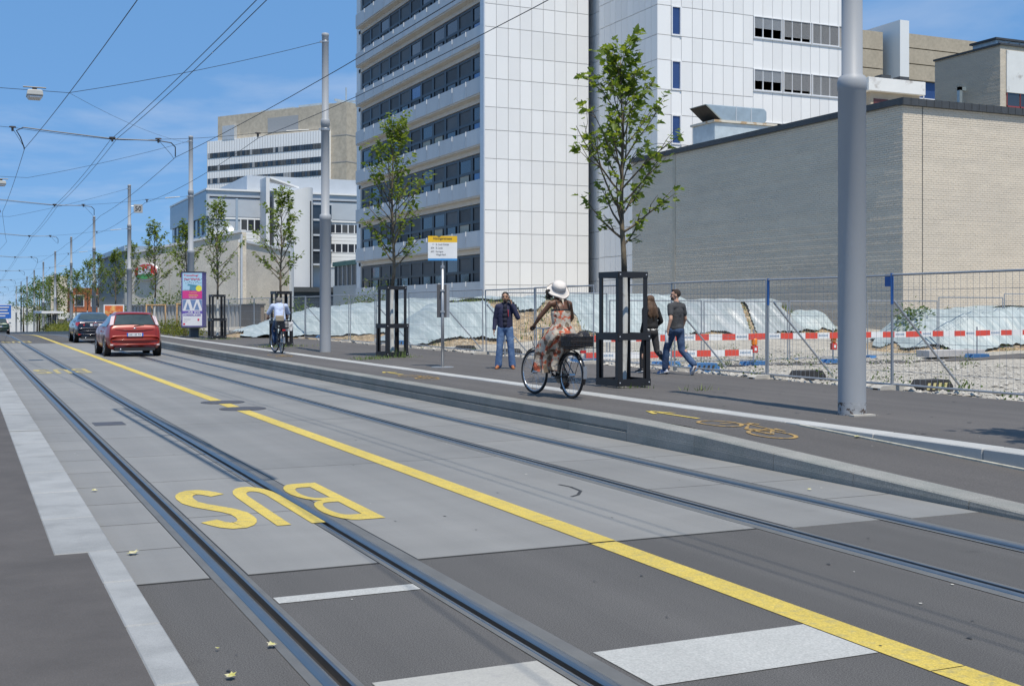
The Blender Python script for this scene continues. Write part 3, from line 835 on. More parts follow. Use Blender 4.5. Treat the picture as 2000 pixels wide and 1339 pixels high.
# oval sign
u0 = 17.76; ps = p0+dl*u0
sg = thing("oval_sign", "big red and green oval sign with white lettering fixed to the beige hall", "sign", (ps.x,ps.y,4.0))
nx = Vector((-.914,-.407,0))
tx_ = -dl
def sign_pts(pts, off):
    return [(ps.x+tx_.x*a+nx.x*off, ps.y+tx_.y*a+nx.y*off, 5.79+zz) for a, zz in pts]
def ovl(rx, rz, n=40): return [(rx*math.cos(2*math.pi*i/n), rz*math.sin(2*math.pi*i/n)) for i in range(n)]
SX, SZ = 2.25, .86
def sign_layer(name, pts, off, m, th=.06):
    q = MB(); n = len(pts); a = sign_pts(pts, off); c = sign_pts(pts, off-th)
    q.add(a+c, [tuple(range(n)), tuple(range(2*n-1,n-1,-1))]+[(i, n+i, n+(i+1)%n, (i+1)%n) for i in range(n)]); return q.build(name, m, sg)
sign_layer("rim", ovl(SX+.13,SZ+.11), .35, M_WHITEF, .3)
sign_layer("red_field", ovl(SX,SZ), .42, mat("sign_red", (.62,.05,.03), .4))
gp = [(x*SX*.97, zz*SZ*.97) for x, zz in [(math.cos(R(a)), math.sin(R(a))) for a in range(-152,-27,8)]]
gp += [(SX*.5,-SZ*.30),(SX*.1,-SZ*.20),(-SX*.4,-SZ*.36)]
sign_layer("green_field", gp, .46, mat("sign_green", (.10,.42,.12), .4))
wp = [(-SX*.86,-SZ*.46),(-SX*.4,-SZ*.36),(SX*.1,-SZ*.20),(SX*.5,-SZ*.30),(SX*.86,-SZ*.46),(SX*.5,-SZ*.16),(SX*.1,-SZ*.06),(-SX*.4,-SZ*.22)]
sign_layer("white_swoosh", wp, .49, M_WHITEF)
vs, fs = text_mb("Bell", 2.6, .92, .035)
q = MB(); q.add(sign_pts([(v[0]-1.3, v[2]-.30) for v in vs], .53), fs); q.build("lettering", M_WHITEF, sg)

# ---------------------------------------------------------------- low grey-blue building behind it
EB = thing("grey_building", "grey metal clad building with window bands and a curved stair tower", "office building", (50,205,0))
M_EL = mat("blue_grey_cladding", (.36,.44,.52), .42, .25, var=.05, vs=.4)
q = MB(); q.box(37,78,203,241,-4,17.0); q.build("wall", M_METAL, EB)
q = MB(); q.box(36.8,78,202.8,241.2,17.0,21.3); q.build("attic_band", M_METAL, EB)
q = MB(); q.box(36.55,36.8,202.8,241.2,17.0,21.2); q.build("attic_band", M_EL, EB)
q = MB(); q.box(36.5,78.1,202.5,241.5,21.3,21.6); q.build("roof_edge", M_PANEL, EB)
q = MB(); q.box(44,66,206,232,21.6,24.4); q.build("penthouse", M_METAL, EB)
q = MB()
for z0 in (9.9,6.5): q.box(36.6,36.8,203.0,241,z0,z0+1.6); 
q.box(36.6,36.8,203,241,12.9,14.0); q.build("spandrel", M_EL, EB)
for z0 in (14.0,10.7,7.3):
    for i in range(9):
        y0 = 203.4+i*4.15
        q = MB(); q.box(36.65,36.95,y0,y0+.25,z0,z0+2.3 if z0 < 14 else 17); w = q.build("window", M_EL, EB)
        q = MB(); q.box(36.85,36.95,y0+.25,y0+4.15,z0,z0+2.2 if z0 < 14 else 16.9); q.build("pane", M_GLASS, w)
M_PALE = mat("pale_stone_panel", (.60,.60,.61), .7, var=.06, vs=.6, speck=.08, ss=3)
for (x0, x1) in ((39.1,41.4),(41.8,44.2),(44.2,46.0),(58.6,61.0),(61.0,63.6),(63.6,66.2)):
    q = MB(); q.box(x0+.05,x1-.05,202.86,202.99,17.95,20.1); q.build("panel", M_PALE, EB)
q = MB(); q.box(37.1,70,202.70,202.99,20.12,20.30); q.build("dark_strip", M_FRAME, EB)  # plain dark strip above the pale panels, proud of the wall
q = MB()
for z0, z1 in ((17.0,17.4),(17.45,17.85),(16.6,16.95),(14.0,14.6),(13.4,13.95),(12.85,13.35),(10.6,11.2),(10.0,10.55),(9.4,9.95),(8.8,9.35)): q.box(37.1,70,202.85,202.99,z0,z1)
q.build("cladding_strip", M_PANEL, EB)
q = MB(); q.box(41.4,41.8,202.7,202.98,8,20.1); q.build("downpipe", M_EL, EB)
for z0, z1, x0, n_ in ((14.65,16.55,42.2,4),(14.65,16.2,57.4,9),(11.3,12.8,57.4,9),(11.3,12.8,38.0,5)):
    for i in range(n_):
        xx = x0+i*1.15
        q = MB(); q.box(xx,xx+.18,202.80,202.99,z0,z1); q.box(xx+.18,xx+1.15,202.80,202.99,z0,z0+.12); w = q.build("window", M_WHITEF, EB)
        q = MB(); q.box(xx+.18,xx+1.15,202.92,202.99,z0+.12,z1); q.build("pane", random.choice([M_FRAME, M_BLIND, M_FRAME, M_SHUT]), w)
# curved stair tower with slit windows and the sloping wing beside it
M_ST = mat("pale_stair_tower", (.64,.645,.65), .6, var=.04, vs=.4)
q = MB()
cxs, cys, rr_ = 50.9, 200.4, 3.0
prof = [(46.9,203),(46.9,198.6)]+[(cxs+rr_*math.cos(R(a)), cys+rr_*math.sin(R(a))) for a in range(-110,21,10)]+[(53.9,203)]
n = len(prof); tops = [20.4+1.6*min(1, max(0, (x-46.9)/5.5)) for x, y in prof]
vs = [(x,y,5.2) for x, y in prof]+[(x,y,t) for (x, y), t in zip(prof, tops)]
q.add(vs, [(i,(i+1)%n,n+(i+1)%n,n+i) for i in range(n)]+[tuple(range(n-1,-1,-1)), tuple(range(n,2*n))])
q.build("stair_tower", M_ST, EB)
for a in (-44,-12):
    c0 = (cxs+(rr_+.01)*math.cos(R(a)), cys+(rr_+.01)*math.sin(R(a)))
    q = MB(); q.cbox((c0[0],c0[1],12.4),(.10,.36,14.6),(0,0,R(a))); q.build("slit_window", M_FRAME, EB)
q = MB(); q.prism([(45.5,9),(46.1,9),(46.1,23.2),(45.5,23.4)], 198.2, 202.8); q.build("wing_wall", M_ST, EB)
q = MB(); q.add([(46.15,198.1,23.5),(51.0,198.0,22.0),(50.2,201.5,22.6),(46.15,203,23.5),(46.15,198.1,23.2),(51.0,198.0,21.7),(50.2,201.5,22.3),(46.15,203,23.2)], [(0,1,2,3),(7,6,5,4),(0,4,5,1),(1,5,6,2),(2,6,7,3),(3,7,4,0)])
q.build("sloping_roof", M_PANEL, EB)
q = MB(); q.box(53.9,57.3,200.5,203,9,19.6); q.build("glazed_link", M_GLASS, EB)
q = MB()
for z in (9,11.4,14.0,16.6,19.3): q.box(53.9,57.4,200.3,200.5,z,z+.3)
q.build("link_rail", M_ALU, EB)
q = MB(); q.box(45,58,196,203,-2,4.4); q.build("ground_floor", M_GLASS, EB)
q = MB(); q.box(44.5,58.5,195.5,203,4.4,5.2); q.build("canopy", M_COPE, EB)
EL2 = thing("glazed_annexe", "low blue grey glazed annexe with green roof edge beside the balcony tower", "building", (38,130,0))
q = MB(); q.box(38.5,46,120,134,0,4.2); q.build("wall", M_EL, EL2)
q = MB(); q.box(38.4,46,119.9,134,6.4,6.9); q.build("roof", mat("green_roof_edge", (.06,.16,.14), .5), EL2)
for i in range(8):
    q = MB(); q.box(38.55,38.7,120+i*1.75,120.15+i*1.75,4.2,6.4); w = q.build("window", M_ALU, EL2)
    q = MB(); q.box(38.65,38.75,120.15+i*1.75,121.75+i*1.75,4.2,6.4); q.build("pane", M_GLASS, w)
for i in range(4):
    q = MB(); q.box(38.75+i*1.8,38.9+i*1.8,119.98,120.1,4.2,6.4); w = q.build("window", M_ALU, EL2)
    q = MB(); q.box(38.9+i*1.8,40.55+i*1.8,120.05,120.15,4.2,6.4); q.build("pane", M_GLASS, w)
# satellite dish on the beige hall's roof
ds = thing("satellite_dish", "white satellite dish standing on the roof of the beige hall", "dish", (26.0,129,9.2))
q = MB()
MD = Euler((R(62),0,R(25))).to_matrix()
prof = [(.02,0),(.18,.02),(.36,.09),(.46,.16)]
vs = []; nn = 20
for r_, zz in prof:
    for j in range(nn): vs.append(Vector((25.6,128.6,10.05))+MD @ Vector((r_*math.cos(2*math.pi*j/nn), r_*math.sin(2*math.pi*j/nn), zz)))
q.add(vs, [(i*nn+j,i*nn+(j+1)%nn,(i+1)*nn+(j+1)%nn,(i+1)*nn+j) for i in range(3) for j in range(nn)]); q.build("dish", M_WHITEF, ds, True)
q = MB(); q.tube([(25.6,129,9.0),(25.6,128.7,10.05)], .05, 6); q.build("mount", M_ALU, ds)

# ---------------------------------------------------------------- far white and brown slab block
DB = thing("ribbon_tower", "distant white office slab with four dark ribbon windows and brown concrete head", "office building", (90,320,0))
dD = Vector((86.45-63.07, 310.05-344.87, 0)).normalized()        # along the white front, towards the near corner
nD = Vector((dD.y, -dD.x, 0))
if nD.y > 0: nD = -nD
cD = Vector((86.45,310.05,0))
def dbox(q, u0, u1, v0, v1, z0, z1):
    """u along the front (0 near corner, negative away), v out of the front"""
    P = [cD+dD*u+nD*v for u, v in ((u0,v0),(u1,v0),(u1,v1),(u0,v1))]
    q.add([(p.x,p.y,z0) for p in P]+[(p.x,p.y,z1) for p in P], [(3,2,1,0),(4,5,6,7),(0,1,5,4),(1,2,6,5),(2,3,7,6),(3,0,4,7)])
Lf = -(Vector((63.07,344.87,0))-cD).length
M_BR2 = mat("brown_rough_concrete", (.45,.40,.32), .85, var=.06, vs=.15, speck=.14, ss=.9)
q = MB(); dbox(q, Lf+3, 7.5, -20, -.3, -5, 55.6); q.build("concrete_head", M_BR2, DB)
q = MB()
for z in (12,19,26,33,40,47): dbox(q, 2.5, 7.56, -20.06, -.24, z, z+.25)
q.build("concrete_joint", M_JOINT, DB)
q = MB(); dbox(q, Lf, 2.2, -.3, .8, -5, 48.7); q.build("white_front", mat("bright_white_cladding", (.84,.84,.83), .5, var=.03, vs=.2), DB)
nW = 44
for k in range(5):
    zt = 45.3-3.55*k-.0
    z0, z1 = zt-1.45, zt-.0
    q = MB(); dbox(q, Lf+.2, -.2, .78, .84, z0, z1); w = q.build("window_band", M_FRAME, DB)
    for i in range(nW):
        u0 = Lf+.2+i*(-Lf-.4)/nW
        q = MB(); dbox(q, u0+.12, u0+(-Lf-.4)/nW-.04, .84, .90, z0+.05, z1-.05)
        q.build("pane", random.choice([M_GLASS,M_GLASS,M_BLIND,M_BLIND,M_SHUT]), w)
q = MB()
for i in range(nW+1):
    u0 = Lf+i*(-Lf)/nW; dbox(q, u0-.045, u0+.045, .8, .84, -5, 48.6)
q.build("panel_joint", M_SHUT, DB)
q = MB(); dbox(q, 7.5, 9.8, -19, -12, 5, 54.5); q.build("blue_glazing", mat("bright_blue_glass", (.04,.12,.42), .1, 0.2, var=.1), DB)
q = MB(); dbox(q, -28, -16, -12, -6, 55.6, 57.2); dbox(q, -14, -4, -12, -6, 55.6, 57.4); q.build("roof_plant", M_PLANT, DB)
q = MB(); dbox(q, -36, -31.5, -.25, .9, 48.7, 52.6); q.build("roof_door", M_METAL, DB)
q = MB(); dbox(q, -20, -9, -.28, -.2, 49.6, 53.6); q.build("louvre", M_SHUT, DB)
q = MB(); dbox(q, -2, 8, -14, -13.6, 56.6, 57.4); dbox(q, 2, 2.4, -14, -2, 56.6, 57.2); dbox(q, -2, 9, -8, -7.6, 57.0, 57.5)
dbox(q, 4.9, 5.2, -3.3, -3.0, 55.6, 60); q.build("roof_railing", M_PLANT, DB)
# ================================================================ the site behind the fence
M_GRAV = mat("gravel", (.39,.36,.305), .9, var=.22, vs=1.2, speck=.45, ss=22, bump=.9, bs=26, col2=(.30,.28,.24), mixscale=6, mixlo=.42, mixhi=.6)
M_STONEL = mat("pale_pebble", (.42,.40,.36), .8, var=.3, vs=9, col2=(.26,.24,.21), mixscale=5, mixlo=.45, mixhi=.62)
M_SOIL = mat("brown_soil", (.27,.20,.12), .95, var=.3, vs=3, speck=.5, ss=12, bump=1.0, bs=12, col2=(.38,.32,.23), mixscale=3.5, mixlo=.5, mixhi=.66)
M_SHEET = sheet(mat("plastic_sheet", (.31,.36,.36), .45, var=.12, vs=1.6, bump=.8, bs=5.0, stretch=(3.0,.35,.5), col2=(.43,.475,.47), mixscale=2.2, mixlo=.46, mixhi=.66, spec=.4), .0)  # paler streaks in the colour imitate light catching the folds
M_SHEET2 = mat("grey_plastic_sheet", (.27,.305,.31), .34, var=.14, vs=1.6, bump=.9, bs=5, stretch=(3.0,.4,.5), col2=(.36,.385,.39), mixscale=1.2, spec=.45)
M_GRASS = mat("grass_blade", (.085,.14,.028), .7, var=.3, vs=3, objvar=.1, col2=(.16,.19,.05), mixscale=2.2)
M_ZINC = mat("galvanised_tube", (.40,.41,.42), .42, .6, var=.12, vs=8)
M_BLUEP = mat("blue_plastic", (.05,.16,.36), .5, var=.12, vs=6, objvar=.2)
M_FOOT = mat("concrete_foot", (.42,.40,.36), .9, var=.12, vs=7, speck=.15)
M_BLACKP = mat("black_recycled_rubber", (.03,.03,.032), .8, var=.2, vs=6)
M_REDB = mat("red_board_field", (.62,.07,.045), .5, var=.05)
M_WHB = mat("white_board_field", (.72,.72,.71), .5, var=.05)

def nz(x, y, s=0): return (math.sin(x*1.7+s)+math.sin(y*2.1+1.3*s)+math.sin((x+y)*.9+s*.7)+math.sin((x-1.6*y)*.53-s))*.25
def site(x, y):
    base = .22 if x < 14 else max(-.04, .22-(x-14)*.06)
    rise = max(0, min(1, (y-33)/9))*.55 + max(0, min(1, (x-28)/9))*.35*max(0, min(1, (y-24)/8))
    k = max(0, min(1, (x-15)/6)); rise *= k*k*(3-2*k)
    return base + rise + .035*nz(x*1.3, y*1.3) + .015*nz(x*5, y*5, 2)
q = MB()
xs = [13.8+.35*i for i in range(13)]+[18.5+1.0*i for i in range(50)]
ys = [-20+2*i for i in range(10)]+[0+.7*i for i in range(80)]+[57+3*i for i in range(30)]
q.grid(xs, ys, lambda x, y: site(x, y)+(zr(y) if y > 70 else 0))
structure(q.build("gravel_ground", M_GRAV, None, True))
# loose stones along the edge of the footway and below the fence, one mesh of thousands
rnd = np.random.RandomState(5)
def pebbles(name, n, fx, fy, size, m, dens=None, lab=""):
    base = np.array([(1,0,0),(-.8,.1,0),(0,1,.1),(.1,-.9,0),(0,0,.62),(.1,.05,-.4)], float)
    fc = np.array([(0,2,4),(2,1,4),(1,3,4),(3,0,4),(2,0,5),(1,2,5),(3,1,5),(0,3,5)])
    V = np.zeros((n,6,3))
    for i in range(n):
        x, y = fx(), fy(); s_ = size*np.exp(rnd.normal(0,.42)); a = rnd.rand()*6.28
        p = base*(1+.3*rnd.randn(6,1)*.5)*s_*np.array([1,.8,.75]); 
        p = np.stack([p[:,0]*math.cos(a)-p[:,1]*math.sin(a), p[:,0]*math.sin(a)+p[:,1]*math.cos(a), p[:,2]],1)
        V[i] = p+np.array([x, y, site(x,y)+s_*.22])
    F = (fc[None]+6*np.arange(n)[:,None,None]).reshape(-1,3)
    me = bpy.data.meshes.new(name); me.from_pydata(V.reshape(-1,3).tolist(), [], F.tolist()); me.materials.append(m)
    o = link(name, me); return stuff(tag(o, lab, "stones"))
pebbles("edge_pebbles", 5200, lambda: 13.86+abs(rnd.normal(0,.55)), lambda: rnd.uniform(7,48), .045, M_STONEL, lab="loose pale pebbles spilling along the edge of the asphalt footway")
pebbles("site_gravel", 9000, lambda: rnd.uniform(14,27), lambda: 10+26*rnd.rand()**1.2, .036, M_STONEL, lab="coarse gravel spread over the site behind the mesh fence")
q = MB(); q.grid([13.9+.9*i for i in range(26)], [27.9,28.3,28.9,29.4], lambda x, y: site(x, y)+.02); structure(q.build("site_path", M_ASPH2))

# earth mounds under plastic sheets
def mound(name, label, cx, cy, rx, ry, hgt, rot, seed, sheet_m, gaps, top=None, res=44, p=2.2, group="sheeted earth mounds on the site"):
    t = thing(name, label, "earth mound", (cx, cy, site(cx, cy)), group)
    ca, sa = math.cos(rot), math.sin(rot)
    def hh(u, v):
        r = (abs(u)**p+abs(v)**p)**(1/p)
        k = max(0, 1-r)
        k = min(1, k*1.9); k = k*k*(3-2*k)
        return hgt*k*(1+.07*nz(u*3, v*3, seed)) + .03*nz(u*9, v*9, seed+1)*k
    def W(u, v, off):
        x = cx+u*rx*ca-v*ry*sa; y = cy+u*rx*sa+v*ry*ca
        return (x, y, site(x, y)+hh(u, v)+off-.02)
    us = [-1.05+2.1*i/res for i in range(res+1)]
    q = MB(); n = res+1
    q.add([W(u, v, 0) for v in us for u in us], [(j*n+i, j*n+i+1, (j+1)*n+i+1, (j+1)*n+i) for j in range(res) for i in range(res)])
    q.build("soil", M_SOIL, t, True)
    # the sheet: strips that run down the slope and overlap, with folds; gaps show the soil
    res2 = 170; n2 = res2+1
    uu = [-1.0+2.0*i/res2 for i in range(n2)]
    rs = random.Random(seed)
    wv = [rs.uniform(0, 6.28) for _ in range(6)]
    def fold(u, v):
        s_ = u*rx+.35*v*ry
        return .07*abs(math.sin(s_*1.9+wv[0]+.5*math.sin(v*4+wv[1])))**3 + .05*abs(math.sin(s_*4.7+wv[2]+v*1.5))**4 + .035*abs(math.sin(s_*9.1+wv[4]-v*2.5))**4 + .025*math.sin(v*ry*1.7+wv[3]+s_)
    q = MB(); keep = {}
    vs = []; fs = []
    for j, v in enumerate(uu):
        for i, u in enumerate(uu): vs.append(W(u, v, .05+fold(u, v)))
    def bare(u, v):
        edge = abs(u)**p+abs(v)**p > (.93+.05*math.sin(u*9+seed)+.04*math.sin(v*13+seed*2))**p
        return edge or any(g(u, v) for g in gaps)
    for j in range(res2):
        for i in range(res2):
            u, v = (uu[i]+uu[i+1])/2, (uu[j]+uu[j+1])/2
            if not bare(u, v): fs.append((j*n2+i, j*n2+i+1, (j+1)*n2+i+1, (j+1)*n2+i))
    used = sorted({i for f in fs for i in f}); mp = {a: k for k, a in enumerate(used)}
    q.add([vs[a] for a in used], [tuple(mp[i] for i in f) for f in fs])
    q.build("plastic_sheet", sheet_m, t, True)
    # weeds in the gaps
    q = MB(); cnt = 0
    for _ in range(2600):
        u, v = rs.uniform(-.85,.85), rs.uniform(-.95,.6)
        if not any(g(u, v) for g in gaps[:2]) or rs.random() > .5: continue
        x, y, z = W(u, v, 0); a = rs.uniform(0, 6.28); s_ = rs.uniform(.10,.30)
        dx, dy = math.cos(a)*.025, math.sin(a)*.025; lx, ly = rs.uniform(-.1,.1), rs.uniform(-.1,.1)
        q.add([(x-dx,y-dy,z),(x+dx,y+dy,z),(x+lx,y+ly,z+s_)], [(0,1,2)])
    if q.v: stuff(q.build("weeds", M_GRASS, t))
    return t
mound("earth_mound", "long low mound under pale blue sheeting below the balcony tower", 21.5, 57.0, 11.0, 7.5, 1.42, -.25, 1, M_SHEET,
      [lambda u, v: False, lambda u, v: u > .80+.1*v])
mound("earth_mound", "brown earth mound with grassy strips between sheets behind the stop sign", 20.3, 46.2, 5.4, 5.4, 1.42, -.3, 2, M_SHEET,
      [lambda u, v: .10 < u+.55*v+.04*math.sin(v*9) < .24 and v < .25 or -.30 < u+.35*v < -.13 and v < .35, lambda u, v: v < -.34-1.1*abs(u-.44)+.05*math.sin(u*20) and u > .1, lambda u, v: u > .75])
mound("earth_mound", "mound fully wrapped in pale blue sheeting behind the woman cyclist", 25.3, 46.0, 5.6, 6.0, 1.50, .1, 3, M_SHEET,
      [lambda u, v: .60 < u < .66+.04*math.sin(v*8), lambda u, v: abs(u+.1) < .25 and v > .55])
mound("earth_mound", "grey shiny sheeted mound in front of the shaded brick wall", 29.6, 43.6, 4.5, 4.0, 1.25, .1, 4, M_SHEET2,
      [lambda u, v: .05 < u-.35*v < .11 and v < -.05, lambda u, v: u > .56+.25*v+.05*math.sin(v*14)])
mound("earth_mound", "small heap under a pale sheet beside the shiny grey mound", 32.6, 41.6, 1.5, 1.6, .62, 0, 5, M_SHEET, [lambda u, v: False, lambda u, v: False], res=20)
mound("earth_mound", "sheeted mound with a leafy bush in front of the sunlit brick wall", 33.9, 33.6, 4.4, 3.0, 1.22, 0, 6, M_SHEET,
      [lambda u, v: .30 < u+.5*v < .36, lambda u, v: u < -.90])

# mesh panels of the site fence
def mesh_panel(L, Hh, name="mesh_infill", nv=27, blue=False):
    """one panel along +Y from its origin: tube frame, vertical and horizontal wires"""
    fr = MB(); r = .019
    z0 = .13; z1 = z0+Hh
    fr.tube([(0,.02,0),(0,.02,z1)], r, 8); fr.tube([(0,L-.02,0),(0,L-.02,z1)], r, 8)
    fr.tube([(0,.02,z1),(0,L-.02,z1)], r, 8); fr.tube([(0,.02,z0),(0,L-.02,z0)], r, 8)
    w = MB()
    for i in range(1, nv):
        y = .02+(L-.04)*i/nv; bw = .006*math.sin(i*2.4)
        w.tube([(0,y,z0),(bw,y+.004*math.sin(i),z0+Hh*.5),(0,y,z1)], .0028, 4, False)
    for k in (.12,.38,.62,.86):
        w.tube([(0.004,.02,z0+Hh*k),(.004,L-.02,z0+Hh*k)], .0034, 4, False)
    return fr.mesh("tube_frame", [M_ZINC]), w.mesh(name, [M_ZINC])
PF, PW = mesh_panel(3.42, 1.80)
def foot_mesh():
    q = MB(); q.prism([(-.36,0),(.36,0),(.36,.09),(.30,.13),(-.30,.13),(-.36,.09)], -.115, .115, 'xz')
    return q.mesh("concrete_foot", [M_FOOT])
FM = foot_mesh()
qq = MB(); qq.box(-.363,-.36,-.06,.06,.03,.09); FH = qq.mesh("lifting_slot", [M_DARK])
random.seed(12)
NF = 18
fence_lab = ["site fence panel with a blue collared post, passing behind the thick grey pole", "site fence panel at the edge of the frame past the blue collar", ]
fx = 13.95
names = ["mesh fence panel beside the blue collared post, before the sunlit brick wall","mesh fence panel partly hidden by the thick grey pole","mesh fence panel behind the walking man in the grey shirt","mesh fence panel behind the walking woman and the black tree guard","mesh fence panel behind the woman on the bicycle","mesh fence panel between the phone caller and the woman cyclist",
 "mesh fence panel just left of the phone caller","mesh fence panel behind the stop sign post","mesh fence panel behind the second black tree guard","mesh fence panel between second tree guard and second grey pole","mesh fence panel behind the second grey pole","mesh fence panel just right of the cyclist in the pale shirt","mesh fence panel behind the cyclist in the pale shirt","mesh fence panel left of the cyclist in the pale shirt","mesh fence panel between the third and fourth tree guard","mesh fence panel behind the fourth tree guard","mesh fence panel behind the poster column","farthest mesh fence panel before the grey hoarding"]
jog = {1:.0,2:.0,3:.10,4:-.05,5:.06}
for k in range(NF):
    y0 = 12.06+3.42*k
    x = fx+jog.get(k, random.uniform(-.05,.05))
    z = .20+ (zr(y0) if y0 > 70 else 0)+random.uniform(-.015,.015)
    t = thing("mesh_fence", names[k], "fence panel", (x, y0, z), "mesh panels of the site fence", True, random.uniform(-.008,.008))
    t.rotation_euler[1] = random.uniform(-.012,.012)
    child(PF, "tube_frame", t); stuff(child(PW, "mesh_infill", t))
    if k in (0, 1):
        for yy in ((3.40, .02) if k == 1 else (3.40,)):
            q = MB(); q.tube([(0,yy,1.45),(0,yy,1.96)], .024, 8)
            if yy < 1: q.cbox((0,.10,1.85),(.02,.17,.2))
            link("blue_sleeve", q.mesh("blue_sleeve", [mat("blue_post_paint", (.03,.12,.36), .45, var=.1) if "blue_post_paint" not in bpy.data.materials else bpy.data.materials["blue_post_paint"]])).parent = t
    f = thing("concrete_block", "concrete foot block under the fence "+["at the edge of the frame","below the blue collared post","behind the thick grey pole","behind the walking man","behind the walking woman","beside the front wheel of the woman cyclist","beside the phone caller's leg","by the stop sign post","near the second tree guard","behind the second tree guard","right of the second grey pole","left of the second grey pole","by the far cyclist's wheel","behind the far cyclist","left of the far cyclist","behind the fourth tree guard","right of the poster column","behind the poster column"][k], "foot block", (x, y0, .19+(zr(y0) if y0 > 70 else 0)), "concrete feet of the site fence", True)
    child(FM, "block", f); child(FH, "lifting_slot", f)
# raking props with rubber or blue weights
def prop(y0, blue, label, striped=False):
    t = thing("raking_prop", label, "fence prop", (fx, y0, .2), "raking props of the site fence", True)
    q = MB(); q.tube([(.02,-.04,1.5),(1.25,-.25,.08)], .02, 8); link("strut", q.mesh("strut", [M_ZINC])).parent = t
    q = MB(); q.prism([(-.32,0),(.32,0),(.32,.10),(.24,.20),(-.24,.20),(-.32,.10)], -.16,.16,'xz'); 
    q.v = [(v[0]+.72, v[1]-.15, v[2]) for v in q.v]
    link("weight", q.mesh("weight", [M_BLUEP if blue else M_BLACKP])).parent = t
    q = MB()
    for i in range(4): q.add([(.46+i*.12,-.312,.04),(.52+i*.12,-.312,.04),(.55+i*.12,-.312,.15),(.49+i*.12,-.312,.15)], [(0,1,2,3)])
    q.v = [(v[0], v[1]-.004, v[2]+.004) for v in q.v]
    link("stripe", q.mesh("stripe", [mat("pale_yellow_stripe", (.55,.48,.22), .7) if striped and "pale_yellow_stripe" not in bpy.data.materials else (bpy.data.materials["pale_yellow_stripe"] if striped else M_BLACKP)])).parent = t
prop(15.5, False, "raking fence prop with a black weight marked in yellow stripes", True)
prop(18.75, False, "raking fence prop with a ribbed black weight left of the thick grey pole")
prop(22.3, True, "raking fence prop with a bright blue weight behind the walking man")
prop(32.5, False, "raking fence prop with a black weight right of the stop sign post")
prop(36.0, False, "raking fence prop with a dark weight near the second tree guard")
prop(42.8, True, "raking fence prop with a blue weight by the second grey pole")
prop(53.0, True, "raking fence prop with a blue weight behind the far cyclist")

# inner fence across the site
PF2, PW2 = mesh_panel(3.42, 1.80, nv=27)
inn = ["inner mesh panel joining the outer fence behind the tree guard","inner mesh panel behind the walking couple","inner mesh panel in front of the shiny grey mound","inner mesh panel left of the thick grey pole with a blue foot","inner mesh panel behind the thick grey pole","inner mesh panel in front of the brick wall corner","inner mesh panel crossing the sunlit brick wall","inner mesh panel before the mound at the edge of the frame"]
for k in range(8):
    x0 = 13.4+3.47*k; y0 = 30.0+.11*(x0-14)
    t = thing("mesh_fence", inn[k], "fence panel", (x0, y0, site(x0+1.7, y0)-.08), "inner mesh fence across the site", True, -R(90)+R(6))
    child(PF2, "tube_frame", t); stuff(child(PW2, "mesh_infill", t))
    if k in (3, 4, 5):
        q = MB(); q.prism([(-.30,0),(.30,0),(.25,.12),(-.25,.12)], -.15,.15,'xz'); link("blue_foot", q.mesh("blue_foot", [M_BLUEP])).parent = t
# red and white barrier boards
def board(x0, x1, y, z, label, n, group="red and white barrier boards"):
    t = thing("barrier_board", label, "barrier", (x0, y, z), group)
    w = (x1-x0)/n
    for i in range(n):
        q = MB(); q.box(x0+i*w, x0+(i+1)*w-.002, y-.012, y+.012, z-.085, z+.085); q.build("field", M_REDB if i % 2 == 0 else M_WHB, t)
        if i % 4 == 1:
            vs, fs = text_mb("TOSCANO" , w*.72, .055, .03) if False else ([],[])
            q = MB(); 
            for a in range(7): q.box(x0+i*w+.05+a*w*.11, x0+i*w+.05+a*w*.11+w*.07, y-.0145, y-.0125, z-.03+.008*(a % 2), z+.035-.01*((a*3) % 2)); 
            q.build("faded_print", mat("faded_blue_print", (.16,.25,.36), .7) if "faded_blue_print" not in bpy.data.materials else bpy.data.materials["faded_blue_print"], t)
    return t
def bpost(x, y, z0, z1, label):
    t = thing("barrier_post", label, "post", (x, y, z0), "barrier posts on the site")
    q = MB(); q.tube([(x,y,z0),(x,y,z1)], .022, 8); q.build("tube", M_ZINC, t)
    q = MB(); q.prism([(x-.38,z0),(x+.38,z0),(x+.30,z0+.14),(x-.30,z0+.14)], y-.2, y+.2); q.build("blue_foot", M_BLUEP, t)
b0 = [(14.6,17.2),(17.25,20.3),(20.35,23.4),(23.45,26.6),(26.65,29.8),(29.85,33.2),(33.25,36.6)]
bl = ["barrier board behind the black tree guard, level with the woman's jacket","barrier board between the walking couple","barrier board right of the walking man's hip","barrier board running up to the thick grey pole","barrier board emerging right of the thick grey pole","barrier board in front of the lit brick wall","barrier board by the mound at the edge of the frame"]
for (a, c), l in zip(b0, bl):
    y = 27.4+.11*(a-14); board(a, c, y, .80, l, 7)
for (a, c), l in zip(((14.6,17.2),(17.25,20.0)), ("lower barrier board behind the black tree guard","lower barrier board behind the walking man's legs")): board(a, c, 27.4+.11*(a-14), .36, l, 6)
for i, (x, l) in enumerate(((14.6,"barrier post behind the left side of the tree guard"),(17.22,"barrier post by the walking woman"),(20.32,"barrier post just right of the walking man"),(23.42,"barrier post hung with a warning lamp left of the thick pole"),(29.82,"barrier post right of the thick grey pole"))):
    y = 27.45+.11*(x-14); bpost(x, y, site(x, y)-.02, 1.0, l)
